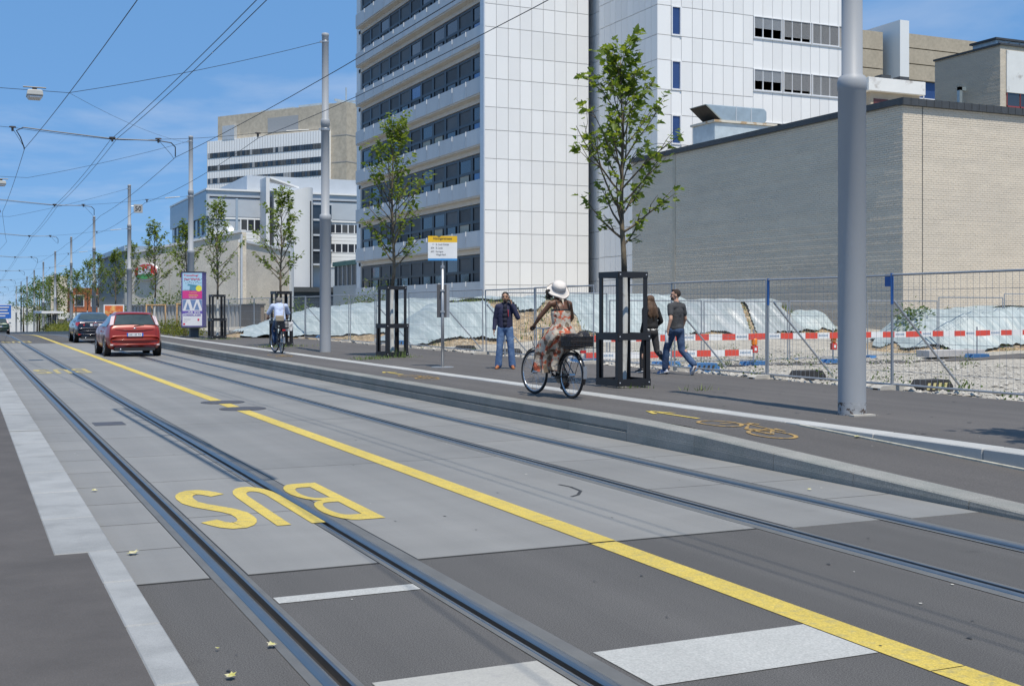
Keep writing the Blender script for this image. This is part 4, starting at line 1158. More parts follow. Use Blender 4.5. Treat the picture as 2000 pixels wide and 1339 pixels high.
def warn_lamp(x, y, z, label):
    t = thing("warning_lamp", label, "warning lamp", (x, y, z), "orange warning lamps on the barriers")
    q = MB(); q.lathe([(.05,0),(.085,.04),(.085,.17),(.05,.21)], (x,y,z), 14); q.build("amber_lens", mat("amber_lens", (.75,.22,.02), .3) if "amber_lens" not in bpy.data.materials else bpy.data.materials["amber_lens"], t)
    q = MB(); q.cbox((x,y,z-.10),(.17,.12,.2)); bevel(q.build("battery_box", mat("lamp_red", (.55,.05,.04), .45) if "lamp_red" not in bpy.data.materials else bpy.data.materials["lamp_red"], t), .02)
    q = MB(); q.box(x-.035,x+.035,y-.068,y-.0605,z-.14,z-.06); q.build("sticker", M_WHB, t)
warn_lamp(23.2, 28.2, .58, "amber and red warning lamp hanging below the barrier left of the thick pole")
warn_lamp(20.1, 27.8, .55, "amber and red warning lamp by the walking man's hand")
# timber and oddments on the gravel, bush by the mound
q = MB(); q.box(28.2,30.6,29.6,30.2,.02,.24); bevel(tag(q.build("board_stack", mat("weathered_board", (.44,.43,.42), .8, var=.15)), "low stack of grey boards lying on the gravel", "boards"), .01)
# grey hoarding and brown wall at the far side of the site
M_HOARD = mat("grey_hoarding", (.38,.375,.36), .7, var=.06, vs=.4)
hd = thing("hoarding", "tall grey corrugated hoarding in front of the beige hall", "hoarding", (18,116,0))
pa, pb = Vector((14.6,124.0,0)), Vector((22.6,107.5,0))
q = MB(); N = 64
for i in range(N):
    a, c = pa.lerp(pb, i/N), pa.lerp(pb, (i+1)/N); o = .10 if i % 2 else 0
    a = a+Vector((-.9*o,-.43*o,0)); c = c+Vector((-.9*o,-.43*o,0))
    z0, z1 = -1.6, 1.93
    q.add([(a.x,a.y,z0),(c.x,c.y,z0),(c.x,c.y,z1),(a.x,a.y,z1),(a.x+.3,a.y+.1,z0),(c.x+.3,c.y+.1,z0),(c.x+.3,c.y+.1,z1),(a.x+.3,a.y+.1,z1)], [(1,0,3,2),(4,5,6,7),(0,4,7,3),(5,1,2,6),(3,7,6,2)])
stuff(q.build("corrugation", M_HOARD, hd))
q = MB(); q.bar((pa.x-.15,pa.y,1.95),(pb.x-.15,pb.y,1.95),.2,.06); q.build("top_rail", M_ZINC, hd)
bw = thing("retaining_wall", "low dark brown wall between the grey hoarding and the sheeted mound", "wall", (25,97,0))
q = MB(); q.box(22.4,22.7,99.5,107.5,-1,1.9); q.box(22.7,44,99.2,99.5,-1,1.2); q.build("wall", mat("brown_wall", (.20,.16,.125), .85, var=.12), bw)
q = MB(); q.box(22.3,22.8,99.4,107.6,1.9,2.0); q.build("coping", M_COPE, bw)
# ================================================================ poles, wires, signs, tree guards
M_POLE = mat("grey_pole_paint", (.335,.352,.372), .52, 0.0, var=.06, vs=2.5, spec=.4, stretch=(1,1,.3))
M_RUST = mat("grubby_base", (.30,.315,.33), .7, var=.2, vs=14, col2=(.07,.05,.04), mixscale=16, mixlo=.50, mixhi=.58)
M_BLK = mat("black_powder_coat", (.016,.016,.018), .42, var=.15, vs=5)
M_WIRE = mat("copper_wire", (.035,.037,.04), .5, .4, var=.1)
M_INS = mat("insulator", (.10,.08,.07), .4, var=.1)
M_LAMPG = mat("lamp_housing", (.50,.50,.47), .5, var=.06)

def pole_mesh():
    q = MB()
    q.lathe([(.171,0),(.171,4.05),(.180,4.06),(.180,4.16),(.165,4.22),(.128,4.25),(.128,6.95),(.140,6.96),(.140,7.10),(.125,7.16),(.104,7.18),(.104,9.70),(.112,9.71),(.112,9.78),(.098,9.80),(.02,9.82)], (0,0,0), 28, cap=False)
    return q.mesh("shaft", [M_POLE], True)
def band_mesh():
    q = MB(); q.lathe([(.142,6.80),(.146,6.81),(.146,6.87),(.142,6.88)], (0,0,0), 24, cap=False)
    q.cbox((-.16,0,6.84),(.08,.05,.06)); lower = q.mesh("clamp", [M_ZINC]); q = MB(); q.lathe([(.108,9.50),(.112,9.51),(.112,9.56),(.108,9.57)], (0,0,0), 20, cap=False); q.cbox((-.13,0,9.53),(.07,.05,.06))
    return lower, q.mesh("clamp", [M_ZINC])
PMESH, PBAND = pole_mesh(), band_mesh()
plab = ["thick grey pole closest to the camera, standing on the footway","grey pole between the far cyclist and the second tree guard","grey pole rising behind the poster column","grey pole carrying the square 50 plate","grey pole just beyond the one with the 50 plate, above the dark sedan","sixth grey pole along the row, over the hedge","seventh grey pole along the row over the hedge","eighth grey pole before the dense trees","ninth grey pole among the dense trees","tenth grey pole among the far trees","eleventh, nearly last visible grey pole","tiny grey pole at the far end of the row"]
PY = [11.95+24.15*i for i in range(12)]
for i, y in enumerate(PY):
    t = thing("tram_pole", plab[i], "pole", (10.12, y, .25+zr(y)), "overhead line poles along the footway", True)
    sh = child(PMESH, "shaft", t); sh.data.polygons.foreach_set("use_smooth", [True]*len(sh.data.polygons))
    for pb_ in PBAND: child(pb_, "clamp", t)
    if i == 0:
        q = MB(); q.lathe([(.1722,.0),(.1722,.10),(.1716,.16)], (0,0,0), 28, cap=False); link("grubby_base", q.mesh("grubby_base", [M_RUST], True)).parent = t
        q = MB(); q.cbox((.0,-.19,.008),(.34,.10,.02)); link("mortar_lip", q.mesh("mortar_lip", [M_FOOT])).parent = t
def sag(a, b, s=.25, n=10):
    a, b = Vector(a), Vector(b)
    return [a.lerp(b, i/n)+Vector((0,0,-4*s*(i/n)*(1-i/n))) for i in range(n+1)]
def wire(name, label, segs, r=.0075, cat="wire", group="overhead tram wires", m=None):
    q = MB()
    for sgm in segs: q.tube(sgm, r, 5, False)
    return tag(q.build(name, m or M_WIRE), label, cat, group)
# contact wires (zig-zag from support to support) and the paired feeder between the tracks
def run(xs, z, s=.12, y0=-12.2):
    out = []
    for i in range(len(xs)-1):
        ya, yb = y0+24.15*i, y0+24.15*(i+1)
        out.append(sag((xs[i], ya, z+zr(max(ya,0))), (xs[i+1], yb, z+zr(max(yb,0))), s, 8))
    return out
wire("contact_wire", "contact wire over the left tram track, running up to the top edge", run([1.5,2.45,1.53,1.60,2.5,1.6,2.4,1.6,2.4,1.6,2.4,1.6,2.4], 6.03))
wire("contact_wire", "contact wire over the right tram track, crossing the balcony tower", run([5.5,6.45,5.62,5.9,6.2,5.6,6.2,5.6,6.2,5.6,6.2,5.6,6.2], 6.0))
wire("feeder_wire", "pair of parallel feeder wires hung above the middle of the street", run([4.3,4.2,3.82,3.85,3.9,3.9,3.9,3.9,3.9,3.9,3.9,3.9,3.9], 6.42)+run([4.46,4.36,3.98,4.01,4.06,4.06,4.06,4.06,4.06,4.06,4.06,4.06,4.06], 6.44))
wire("feeder_wire", "single feeder wire running close to the grey poles and across the white tower", run([9.6,8.75,8.04,7.96,8.0,8.0,8.0,8.0,8.0,8.0,8.0,8.0,8.0], 6.70, .2), .008)
# section insulator over the left track at the top edge of the picture
si = thing("section_insulator", "black ladder shaped section insulator on the left contact wire, cut by the top edge", "insulator", (2.1,12,6.0), None)
q = MB()
for dx in (-.16,.16): q.tube([(2.28+dx,8.2,6.05),(2.13+dx,17.0,6.05)], .03, 6)
q.build("runner", M_BLK, si)
q = MB()
for i in range(13):
    y = 8.2+i*.733; x = 2.28-.15*i/12; q.tube([(x-.16,y,6.05),(x+.16,y,6.05)], .03 if i % 3 == 0 else .016, 6)
q.build("rung", M_BLK, si)
q = MB(); q.tube([(2.28,8.2,6.3),(2.13,17.0,6.3)], .02, 6); q.build("carrier", M_WIRE, si)
# cross spans
def span_things(i, y):
    dz = zr(y)
    if i % 2 == 1 or i > 3:
        zt = 9.72+dz
    cl = ["first","second","third","fourth","fifth","sixth","seventh","eighth","ninth","tenth","eleventh","twelfth"][i]
    return cl
for i in range(1, 10):
    y = PY[i]; d = zr(y); cl = ["","second","third","fourth","fifth","sixth","seventh","eighth","ninth","tenth"][i]
    segs = [sag((9.95,y,6.84+.25+d),(8.04,y,6.86+d),.02,3), sag((8.04,y,6.86+d),(5.14,y,6.50+d),.04,5), sag((5.14,y,6.50+d),(3.86,y,6.42+d),.02,4), sag((3.86,y,6.42+d),(1.22,y,6.60+d),.02,4), sag((1.22,y,6.60+d),(-12,y,7.4+d),.1,4)]
    wire("cross_wire", "low cross wire from the collar of the %s grey pole, carrying the registration arms" % cl, segs, .006, group="cross span wires")
    segs = [sag((10.0,y,9.78+d),(2.69,y,7.67+d),.10,8), sag((2.69,y,7.67+d),(-12,y,8.6+d),.25,8)]
    if i in (1, 2, 3): wire("span_wire", "high span wire from the top of the %s grey pole that bears a street lamp" % cl, segs, .008, group="cross span wires")
    t = thing("registration_arm", "curved registration arms holding the contact wires at the %s grey pole" % cl, "wire support", (3.9,y,6.4+d), "registration arms over the tracks")
    q = MB()
    q.tube([(1.53,y,6.03+d),(1.42,y,6.35+d),(1.32,y,6.52+d),(1.5,y,6.62+d),(2.2,y,6.56+d),(3.86,y,6.44+d)], .017, 6)
    q.tube([(3.86,y,6.44+d),(5.14,y,6.46+d),(5.5,y,6.42+d),(5.62,y,6.30+d),(5.62,y,6.02+d)], .017, 6)
    q.build("arm", M_BLK, t)
    q = MB()
    for x, z in ((1.22,6.60),(3.86,6.46),(5.14,6.50),(8.04,6.84)): q.lathe([(.09,0),(.09,.03),(.035,.035),(.03,-.10)], (x,y,z+d), 10)
    q.build("insulator", M_INS, t)
    q = MB(); q.tube([(1.22,y,6.58+d),(1.5,y,6.1+d),(1.53,y+.3,6.03+d)], .006, 4); q.tube([(5.14,y,6.48+d),(5.5,y,6.08+d),(5.62,y+.3,6.0+d)], .006, 4); q.tube([(8.04,y,6.82+d),(8.04,y,6.70+d)], .008, 4)
    q.build("dropper", M_WIRE, t)
    q = MB(); q.tube([(9.6,y,7.05+d),(8.9,y,6.97+d)], .02, 6); q.build("rod_insulator", M_LAMPG, t)
wire("diagonal_wire", "thin stay wire slanting from the lamp span to the third grey pole", [sag((2.69,PY[1],7.67),(10.0,PY[2],9.7),.2,8)], .005, group="cross span wires")
def lamp(x, y, z, label):
    t = thing("street_lamp", label, "street lamp", (x, y, z), "street lamps hung over the tram tracks")
    q = MB(); q.prism([(x-.20,z-.12),(x-.215,z-.24),(x+.215,z-.24),(x+.20,z-.12),(x+.17,z-.09),(x-.17,z-.09)], y-.30, y+.30); bevel(q.build("housing", M_LAMPG, t), .02)
    q = MB(); q.prism([(x-.20,z-.245),(x-.15,z-.31),(x+.15,z-.31),(x+.20,z-.245)], y-.27, y+.27); bevel(q.build("diffuser", mat("lamp_diffuser", (.62,.64,.66), .25, spec=.7) if "lamp_diffuser" not in bpy.data.materials else bpy.data.materials["lamp_diffuser"], t), .02)
    q = MB(); q.cbox((x,y,z-.05),(.12,.12,.10)); q.tube([(x-.3,y,z+.015),(x+.3,y,z+.015)], .02, 6); q.build("hanger", M_BLK, t)
lamp(1.79, PY[1], 7.74, "boxy street lamp hanging from the high span wire at the upper left")
lamp(1.55, PY[2], 7.55, "smaller looking street lamp at the left edge by the third pole")
# 50 plate
pl50 = thing("speed_sign", "square grey plate with the number 50 on the side of the fourth pole", "sign", (10.95,84.4,7.5))
q = MB(); q.box(10.40,10.98,84.36,84.40,8.05,8.62); bevel(q.build("plate", mat("grey_plate", (.36,.36,.35), .5), pl50), .01)
q = MB(); vs, fs = text_mb("50", .40, .34, .01); q.add([(10.49+v[0],84.352,8.17+v[2]) for v in vs], fs); q.build("digits", M_BLK, pl50)
q = MB(); q.tube([(10.1,84.41,8.5),(10.7,84.41,8.5)], .02, 6); q.build("bracket", M_ZINC, pl50)

# stop sign
st = thing("stop_sign", "tram and bus stop sign reading Hüningerstrasse on a slim galvanised post", "sign", (9.88,25.5,.25))
fx_ = Vector((.93,-.36,0)).normalized(); fn = Vector((-.36,-.93,0)).normalized()     # along the plate, out of the plate
def sp(a, z, off): 
    p = Vector((9.88,25.5,.25))+fx_*a+fn*off; return (p.x,p.y,.25+z)
def splate(name, a0, a1, z0, z1, off, th, m):
    q = MB(); q.add([sp(a0,z0,off),sp(a1,z0,off),sp(a1,z1,off),sp(a0,z1,off),sp(a0,z0,off-th),sp(a1,z0,off-th),sp(a1,z1,off-th),sp(a0,z1,off-th)], [(0,1,2,3),(7,6,5,4),(0,4,5,1),(1,5,6,2),(2,6,7,3),(3,7,4,0)]); return q.build(name, m, st)
q = MB(); q.tube([(9.88,25.5,.25),(9.88,25.5,2.55)], .035, 12); q.build("post", M_ZINC, st, True)
q = MB(); q.tube([(9.88,25.5,2.55),(9.88,25.5,2.72)], .02, 8); q.tube([(9.88,25.5,2.5),(9.88,25.5,2.56)], .045, 10); q.build("post_cap", M_ZINC, st)
q = MB(); q.lathe([(.26,0),(.26,.012),(.25,.015)], (9.88,25.5,.25), 20); q.build("base_plate", M_ZINC, st)
splate("back_plate", -.33,.33,2.42,2.975,.035,.03,M_ALU)
splate("white_field", -.33,.33,2.465,2.83,.041,.004,mat("sign_white", (.74,.75,.75), .4))
splate("yellow_field", -.33,.33,2.83,2.975,.041,.004,mat("sign_yellow", (.78,.47,.02), .4))
splate("blue_field", -.33,.33,2.42,2.465,.041,.004,mat("sign_blue", (.05,.27,.60), .4))
M_INK = mat("sign_ink", (.03,.035,.05), .6, var=0)
q = MB()
for txt, a, z, w, hh in (("Hüningerstrasse",-.21,2.872,.42,.075),("11",-.225,2.765,.03,.042),("St. Louis Grenze",-.155,2.762,.30,.048),("604",-.265,2.685,.075,.042),("St. Louis",-.155,2.682,.155,.048),("603",-.265,2.602,.075,.042),("Huningue-",-.155,2.590,.175,.055),("Village-Neuf",-.15,2.52,.225,.055)):
    vs, fs = text_mb(txt, w, hh, .012 if txt[0] == "H" and len(txt) > 12 else 0.0); q.add([sp(a+v[0], z+v[2], .0435) for v in vs], fs)
q.add([sp(-.13,2.972,.044),sp(-.08,2.95,.044),(sp(-.03,2.972,.044))], [(0,1,2)])
q.build("lettering", M_INK, st)
M_CASE = mat("grey_timetable_case", (.10,.10,.105), .5, .2, var=.1)
def scase(name, a0, a1, z0, z1, o0, o1, m):
    q = MB(); q.add([sp(a0,z0,o0),sp(a1,z0,o0),sp(a1,z1,o0),sp(a0,z1,o0),sp(a0,z0,o1),sp(a1,z0,o1),sp(a1,z1,o1),sp(a0,z1,o1)], [(0,1,2,3),(7,6,5,4),(0,4,5,1),(1,5,6,2),(2,6,7,3),(3,7,4,0)]); return q.build(name, m, st)
scase("timetable_case", -.13,.09,1.13,1.88,-.03,-.20,M_CASE); scase("case_edge", .09,.155,1.13,1.88,-.03,-.20,M_ZINC)
scase("clamp", -.05,.05,1.72,1.76,.045,-.04,M_ZINC); scase("clamp", -.05,.05,1.24,1.28,.045,-.04,M_ZINC)
# small bin-like control box further right of frame is not visible; leaves lying on the street
M_LEAFY = mat("fallen_leaf", (.38,.36,.10), .7, var=.2, vs=40, col2=(.55,.50,.36), mixscale=30)
def leaf_poly(s):
    P = [(0,-.5),(.12,-.28),(.45,-.30),(.34,-.05),(.5,.16),(.24,.16),(.0,.55),(-.22,.18),(-.48,.18),(-.34,-.05),(-.42,-.32),(-.1,-.28)]
    return [(a*s, b_*s) for a, b_ in P]
for x, y, s, rz, lb in ((.98,8.0,.11,.4,"curled yellow leaf on the concrete by the kerb"),(1.02,10.9,.08,1.9,"small green leaf lying on the slabs left of the tram rail"),(1.30,5.55,.07,2.2,"pale dry leaf stuck in the groove of the left rail"),(1.03,5.15,.075,.9,"yellowish leaf on the dark asphalt near the camera"),(1.06,5.6,.03,2.9,"tiny pale leaf scrap on the asphalt near the camera"),(6.65,8.4,.06,1.0,"small yellow leaf on the slab beside the platform kerb"),(8.70,10.2,.09,.3,"bright green leaf by the granite edging")):
    q = MB(); c_, s_ = math.cos(rz), math.sin(rz); pp = leaf_poly(s*.72); zz = zl(y)+.012 if x > 7.2 else .016
    vs = [(x+a*c_-b2*s_, y+a*s_+b2*c_, zz+.40*abs(a)*(1 if a > 0 else .2)+.15*abs(b2)) for a, b2 in pp]; n = len(vs)
    q.add(vs+[(x,y,zz)], [(i,(i+1)%n,n) for i in range(n)])
    tag(q.build("fallen_leaf", M_LEAFY), lb, "leaf", "leaves lying on the street")
# black steel tree guards
def guard_mesh():
    t = thing("tree_guard", "black steel guard", "tree guard", (0,0,0), "black steel tree guards on the footway", True)
    w = .295; W2 = .33
    def ang(name, sx, sy, ww, z0, z1, b=.085, th=.008):
        q = MB(); x, y = sx*ww, sy*ww
        q.box(min(x,x-sx*b),max(x,x-sx*b),min(y,y-sy*th),max(y,y-sy*th),z0,z1); q.box(min(x,x-sx*th),max(x,x-sx*th),min(y-sy*th,y-sy*b),max(y-sy*th,y-sy*b),z0,z1)
        o = q.build(name, M_BLK); o.parent = t
    for sx in (-1,1):
        for sy in (-1,1):
            ang("corner_post", sx, sy, w, .03, 1.95); ang("lower_corner_post", sx, sy, W2, .03, .88)
    def ringb(name, ww, z0, z1, th=.01):
        q = MB(); e = .001
        q.box(-ww,ww,-ww-th,-ww-e,z0,z1); q.box(-ww,ww,ww+e,ww+th,z0,z1); q.box(-ww-th,-ww-e,-ww,ww,z0,z1); q.box(ww+e,ww+th,-ww,ww,z0,z1)
        o = q.build(name, M_BLK); o.parent = t
    ringb("top_band", w, 1.85, 1.95); ringb("middle_band", W2, .80, .92); ringb("bottom_band", W2, .03, .15)
    q = MB()
    for sx in (-1,1):
        for z in (.86,.09,1.90): 
            q.lathe([(.012,0),(.012,.006),(.004,.009)], (0,0,0), 6); k = 6*3
            q.v[-k:] = [(sx*(W2 if z < 1 else w)*.9+v[0], -(W2 if z < 1 else w)-.010-v[2], z+v[1]) for v in q.v[-k:]]
    o = q.build("bolt", M_ALU); o.parent = t
    return t
G0 = guard_mesh()
for k, (x, y, l) in enumerate(((10.21,17.86,"black tree guard beside the walking woman, closest to the thick grey pole"),(10.72,31.5,"black tree guard left of the stop sign"),(10.25,42.3,"black tree guard behind the far cyclist"),(10.1,53.4,"black tree guard beside the poster column"))):
    g = G0 if k == 0 else copy_tree(G0)
    place(g, (x, y, .25), R((5,7,4,3)[k]), l)
# poster column
PC = thing("poster_column", "freestanding poster column with a pink and blue poster in front of the grey pole", "advertising column", (9.75,57.2,.25))
cxp, cyp = 9.75, 57.2
q = MB(); q.box(cxp-.22,cxp+.22,cyp-.22,cyp+.22,.2,1.0); q.build("foot", mat("dark_blue_steel", (.06,.075,.095), .5), PC)
ca_, sa_ = math.cos(R(-20)), math.sin(R(-20))
def pcx(a, b2, z): return (cxp+a*ca_-b2*sa_, cyp+a*sa_+b2*ca_, z)
def pbox(name, a0, a1, b0_, b1_, z0, z1, m):
    q = MB(); P = [pcx(a0,b0_,0),pcx(a1,b0_,0),pcx(a1,b1_,0),pcx(a0,b1_,0)]
    q.add([(p[0],p[1],z0) for p in P]+[(p[0],p[1],z1) for p in P], [(3,2,1,0),(4,5,6,7),(0,1,5,4),(1,2,6,5),(2,3,7,6),(3,0,4,7)]); return q.build(name, m, PC)
M_PURP = mat("purple_frame", (.10,.08,.28), .5)
pbox("case", -.56,.56,-.56,.56,.82,3.72,M_PURP)
def col(n, c): return mat(n, c, .45, var=.04, vs=3)
M_PINK, M_SKYP, M_YELP, M_PUR2, M_WHP, M_DKP = col("poster_pink", (.62,.05,.24)), col("poster_sky", (.38,.58,.72)), col("poster_yellow", (.75,.70,.08)), col("poster_purple", (.14,.10,.38)), col("poster_white", (.70,.70,.72)), col("poster_black", (.03,.025,.03))
def fr(name, a0, a1, z0, z1, m, lay=1): return pbox(name, a0, a1, -.56-.004*lay, -.56-.004*(lay-1)-.0002, z0, z1, m)
fr("upper_poster", -.50,.53,2.32,3.68,M_SKYP); fr("pink_field", -.50,.53,2.32,2.74,M_PINK,2)
fr("lower_poster", -.50,.53,.88,2.28,M_WHP)
def ptext(txt, a, z, w, h, m, lay=3, bold=.02, side=False):
    vs, fs = text_mb(txt, w, h, bold); q = MB(); q.add([pcx(a+v[0], -.56-.004*lay, z+v[2]) if not side else pcx(-.56-.004*lay, .45-(a+v[0]), z+v[2]) for v in vs], fs); q.build("lettering", m, PC)
M_RED2 = col("poster_red", (.60,.05,.10))
ptext("Travelling?", -.44,3.48,.78,.13,M_RED2); ptext("Your World!", -.44,3.30,.84,.12,M_RED2)
ptext("*****", -.15,2.60,.42,.06,M_YELP); ptext("WERKTAGS", -.18,2.47,.50,.06,M_YELP); ptext("www", -.18,2.37,.45,.035,M_WHP)
q = MB(); q.add([pcx(.36+.16*math.cos(2*math.pi*i/20), -.573, 2.86+.16*math.sin(2*math.pi*i/20)) for i in range(20)], [tuple(range(20))]); q.build("yellow_disc", M_YELP, PC)
q = MB()
for pts in ([(-.25,3.02),(.50,2.90),(.50,3.00),(-.20,3.10)],[(-.14,2.74),(.30,2.74),(.42,2.96),(-.10,3.0)]): q.add([pcx(a,-.569,z) for a, z in pts], [(0,1,2,3)])
q.build("picture", col("poster_teal", (.10,.28,.38)), PC)
q = MB()
for i in range(26): 
    a = -.42+.036*i; z = 3.25+.12*math.sin(i*2.3); q.add([pcx(a,-.569,z),pcx(a+.05,-.569,z+.012),pcx(a+.03,-.569,z+.04)], [(0,1,2)])
for i in range(9): q.add([pcx(-.45+i*.05,-.570,2.74),pcx(-.425+i*.05,-.570,2.74),pcx(-.437+i*.05,-.570,2.82)], [(0,1,2)])
q.build("bird_print", M_DKP, PC)
q = MB()
for pts in ([(-.48,1.70),(-.28,2.26),(-.12,2.26),(-.48,2.26)],[(-.34,1.72),(-.10,1.72),(-.22,2.12)],[(-.10,2.26),(.22,2.26),(.05,1.76)],[(.12,1.72),(.40,1.72),(.27,2.12)],[(.36,2.26),(.52,2.26),(.52,1.78)]): q.add([pcx(a,-.567,z) for a, z in pts], [tuple(range(len(pts)))])
q.build("photo_print", col("poster_photo", (.16,.24,.42)), PC)
fr("purple_band", -.50,.53,1.52,1.67,M_PUR2,2); ptext("...AB INS", -.36,1.545,.80,.10,M_WHP); ptext("SOMMERLAGER", -.46,1.39,.94,.10,M_PUR2)
for i in range(3): ptext("termine und orte" if i == 0 else ("in der region" if i == 1 else "basel"), -.42,1.24-.07*i,.36 if i == 0 else (.34 if i == 1 else .18),.028,M_DKP,2,.0)
q = MB(); q.add([pcx(.34+.055*math.cos(2*math.pi*i/16), -.569, 1.20+.065*math.sin(2*math.pi*i/16)) for i in range(16)], [tuple(range(16))]); q.build("round_mark", M_RED2, PC)
fr("red_mark", -.47,-.36,.92,1.02,M_RED2,2)
# left side posters
def sd(name, b0_, b1_, z0, z1, m, lay=1): return pbox(name, -.56-.004*lay, -.56-.004*(lay-1)-.0002, b0_, b1_, z0, z1, m)
sd("side_poster", -.50,.50,2.42,3.68,M_DKP); sd("side_picture", -.30,.28,2.62,3.30,col("poster_face", (.30,.13,.06)),2); sd("side_strip", -.5,.5,2.46,2.5,M_RED2,2)
sd("side_poster", -.50,.50,.88,2.28,M_WHP); 
for i in range(7): sd("side_letter", -.42+i*.13,-.34+i*.13,1.10+.1*(i%3),2.15-.12*(i%2),M_DKP,2)
PC.scale = (.86,.86,.87)
pbox("cap", -.58,.58,-.58,.58,3.72,3.76,M_COPE); pbox("base_trim", -.58,.58,-.58,.58,.76,.82,M_COPE)
# other advertising panels farther off
for (x, y, z, w, h, lb, c1) in ((10.2,94.3,.55,1.3,1.45,"orange poster in a white frame behind the dark sedan", (.62,.13,.04)),(10.4,121.6,.9,1.3,1.0,"dark framed pale information panel beyond the dark sedan", (.62,.70,.72))):
    t = thing("poster_stand", lb, "poster", (x, y, zr(y)))
    d = zr(y)
    q = MB(); q.box(x-w/2-.08,x+w/2+.08,y,y+.15,z+d+.1,z+h+d+.2); q.build("frame", M_WHITEF if c1[0] < .63 and c1[1] < .2 else M_DKP, t)
    q = MB(); q.box(x-w/2,x+w/2,y-.01,y-.001,z+.15+d,z+h+.12+d); q.build("poster", mat("poster_print_%d" % int(y), c1, .5, var=.2, vs=1.4, col2=(.75,.45,.15) if c1[1] < .2 else (.5,.6,.66), mixscale=1.6), t)
    q = MB(); q.box(x-.06,x+.06,y+.02,y+.12,d+.1,z+d+.1); q.build("post", M_POLE, t)
    if c1[1] < .2:
        q = MB(); q.add([(x+.1+.26*math.cos(2*math.pi*i/18),y-.014,z+.8+d+.3*math.sin(2*math.pi*i/18)) for i in range(18)], [tuple(range(18))]); q.build("pale_disc", M_WHP, t)
        q = MB(); q.cbox((x-.05,y-.018,z+.65+d),(.16,.006,.7)); q.cbox((x-.05,y-.018,z+.95+d),(.5,.006,.06)); q.build("figure_print", M_DKP, t)
# ================================================================ trees, shrubs, weeds
def leaf_mat(name, c1, c2, tr=.55):
    m = bpy.data.materials.new(name); m.use_nodes = True
    n = m.node_tree.nodes; L = m.node_tree.links; n.clear()
    out = n.new("ShaderNodeOutputMaterial"); mix = n.new("ShaderNodeMixShader"); mix.inputs[0].default_value = tr
    p = n.new("ShaderNodeBsdfPrincipled"); p.inputs["Roughness"].default_value = .42; p.inputs["Specular IOR Level"].default_value = .5
    t = n.new("ShaderNodeBsdfTranslucent")
    g = n.new("ShaderNodeNewGeometry"); nz_ = n.new("ShaderNodeTexNoise"); nz_.inputs["Scale"].default_value = 5.0; nz_.inputs["Detail"].default_value = 3
    L.new(g.outputs["Position"], nz_.inputs["Vector"])
    r = n.new("ShaderNodeValToRGB"); r.color_ramp.elements[0].position = .32; r.color_ramp.elements[1].position = .68
    r.color_ramp.elements[0].color = (*c1, 1); r.color_ramp.elements[1].color = (*c2, 1)
    L.new(nz_.outputs["Fac"], r.inputs[0])
    mu = n.new("ShaderNodeMixRGB"); mu.blend_type = 'MULTIPLY'; mu.inputs[0].default_value = 1; mu.inputs[2].default_value = (1.5,1.35,.55,1)
    L.new(r.outputs[0], mu.inputs[1])
    L.new(r.outputs[0], p.inputs["Base Color"]); L.new(mu.outputs[0], t.inputs["Color"])
    L.new(p.outputs[0], mix.inputs[1]); L.new(t.outputs[0], mix.inputs[2]); L.new(mix.outputs[0], out.inputs[0])
    return m
M_LEAF = leaf_mat("plane_tree_leaf", (.10,.165,.026), (.215,.285,.06))
M_LEAF2 = leaf_mat("shrub_leaf", (.05,.105,.022), (.12,.18,.04))
M_LEAF3 = leaf_mat("yellowish_shrub_leaf", (.09,.13,.025), (.21,.22,.05))
M_LEAF4 = leaf_mat("dark_tree_leaf", (.07,.125,.025), (.15,.21,.045))
M_BARK = mat("young_bark", (.17,.135,.09), .9, var=.25, vs=14, bump=.6, bs=40, col2=(.10,.08,.06), mixscale=9, stretch=(1,1,.4))
M_LIME = mat("white_trunk_paint", (.55,.55,.52), .85, var=.12, vs=7, col2=(.36,.35,.33), mixscale=9, mixlo=.55, mixhi=.68, stretch=(1,1,.5))
M_WOOD = mat("stake_wood", (.34,.22,.11), .8, var=.2, vs=6, stretch=(1,1,.25))
# a five lobed leaf, folded along its midrib
LV = np.array([(0,0,0),(.10,-.02,.0),(.36,-.06,.10),(.30,.12,.07),(.52,.36,.13),(.27,.38,.06),(.24,.62,.05),(.0,1.0,.0),(-.24,.62,.05),(-.27,.38,.06),(-.52,.36,.13),(-.30,.12,.07),(-.36,-.06,.10),(-.10,-.02,.0),(0,.40,-.02)], float)
LFc = [(0,1,2,3,14),(3,4,5,14),(5,6,7,14),(7,8,9,14),(9,10,11,14),(11,12,13,0,14)]
LV2 = np.array([(0,0,0),(.30,.45,.07),(0,1,0),(-.30,.45,.07)], float); LF2 = [(0,1,2),(0,2,3)]
def leaves_mesh(name, pts, dirs, sizes, m, rnd, simple=False, droop=.35):
    V0, F0 = (LV2, LF2) if simple else (LV, LFc)
    n = len(pts); k = len(V0)
    d = np.array(dirs); d = d/np.maximum(np.linalg.norm(d, axis=1, keepdims=True), 1e-6)
    d = d + rnd.normal(0, .45, (n,3)); d[:,2] -= droop; d /= np.linalg.norm(d, axis=1, keepdims=True)
    up = np.zeros((n,3)); up[:,2] = 1; up += rnd.normal(0, .45, (n,3))
    x = np.cross(d, up); x /= np.maximum(np.linalg.norm(x, axis=1, keepdims=True), 1e-6)
    z = np.cross(x, d)
    s = np.array(sizes)[:,None,None]
    V = (V0[None,:,0:1]*x[:,None,:] + V0[None,:,1:2]*d[:,None,:] + V0[None,:,2:3]*z[:,None,:])*s + np.array(pts)[:,None,:]
    F = [tuple(i+k*j for i in f) for j in range(n) for f in F0]
    me = bpy.data.meshes.new(name); me.from_pydata(V.reshape(-1,3).tolist(), [], F); me.materials.append(m); return me
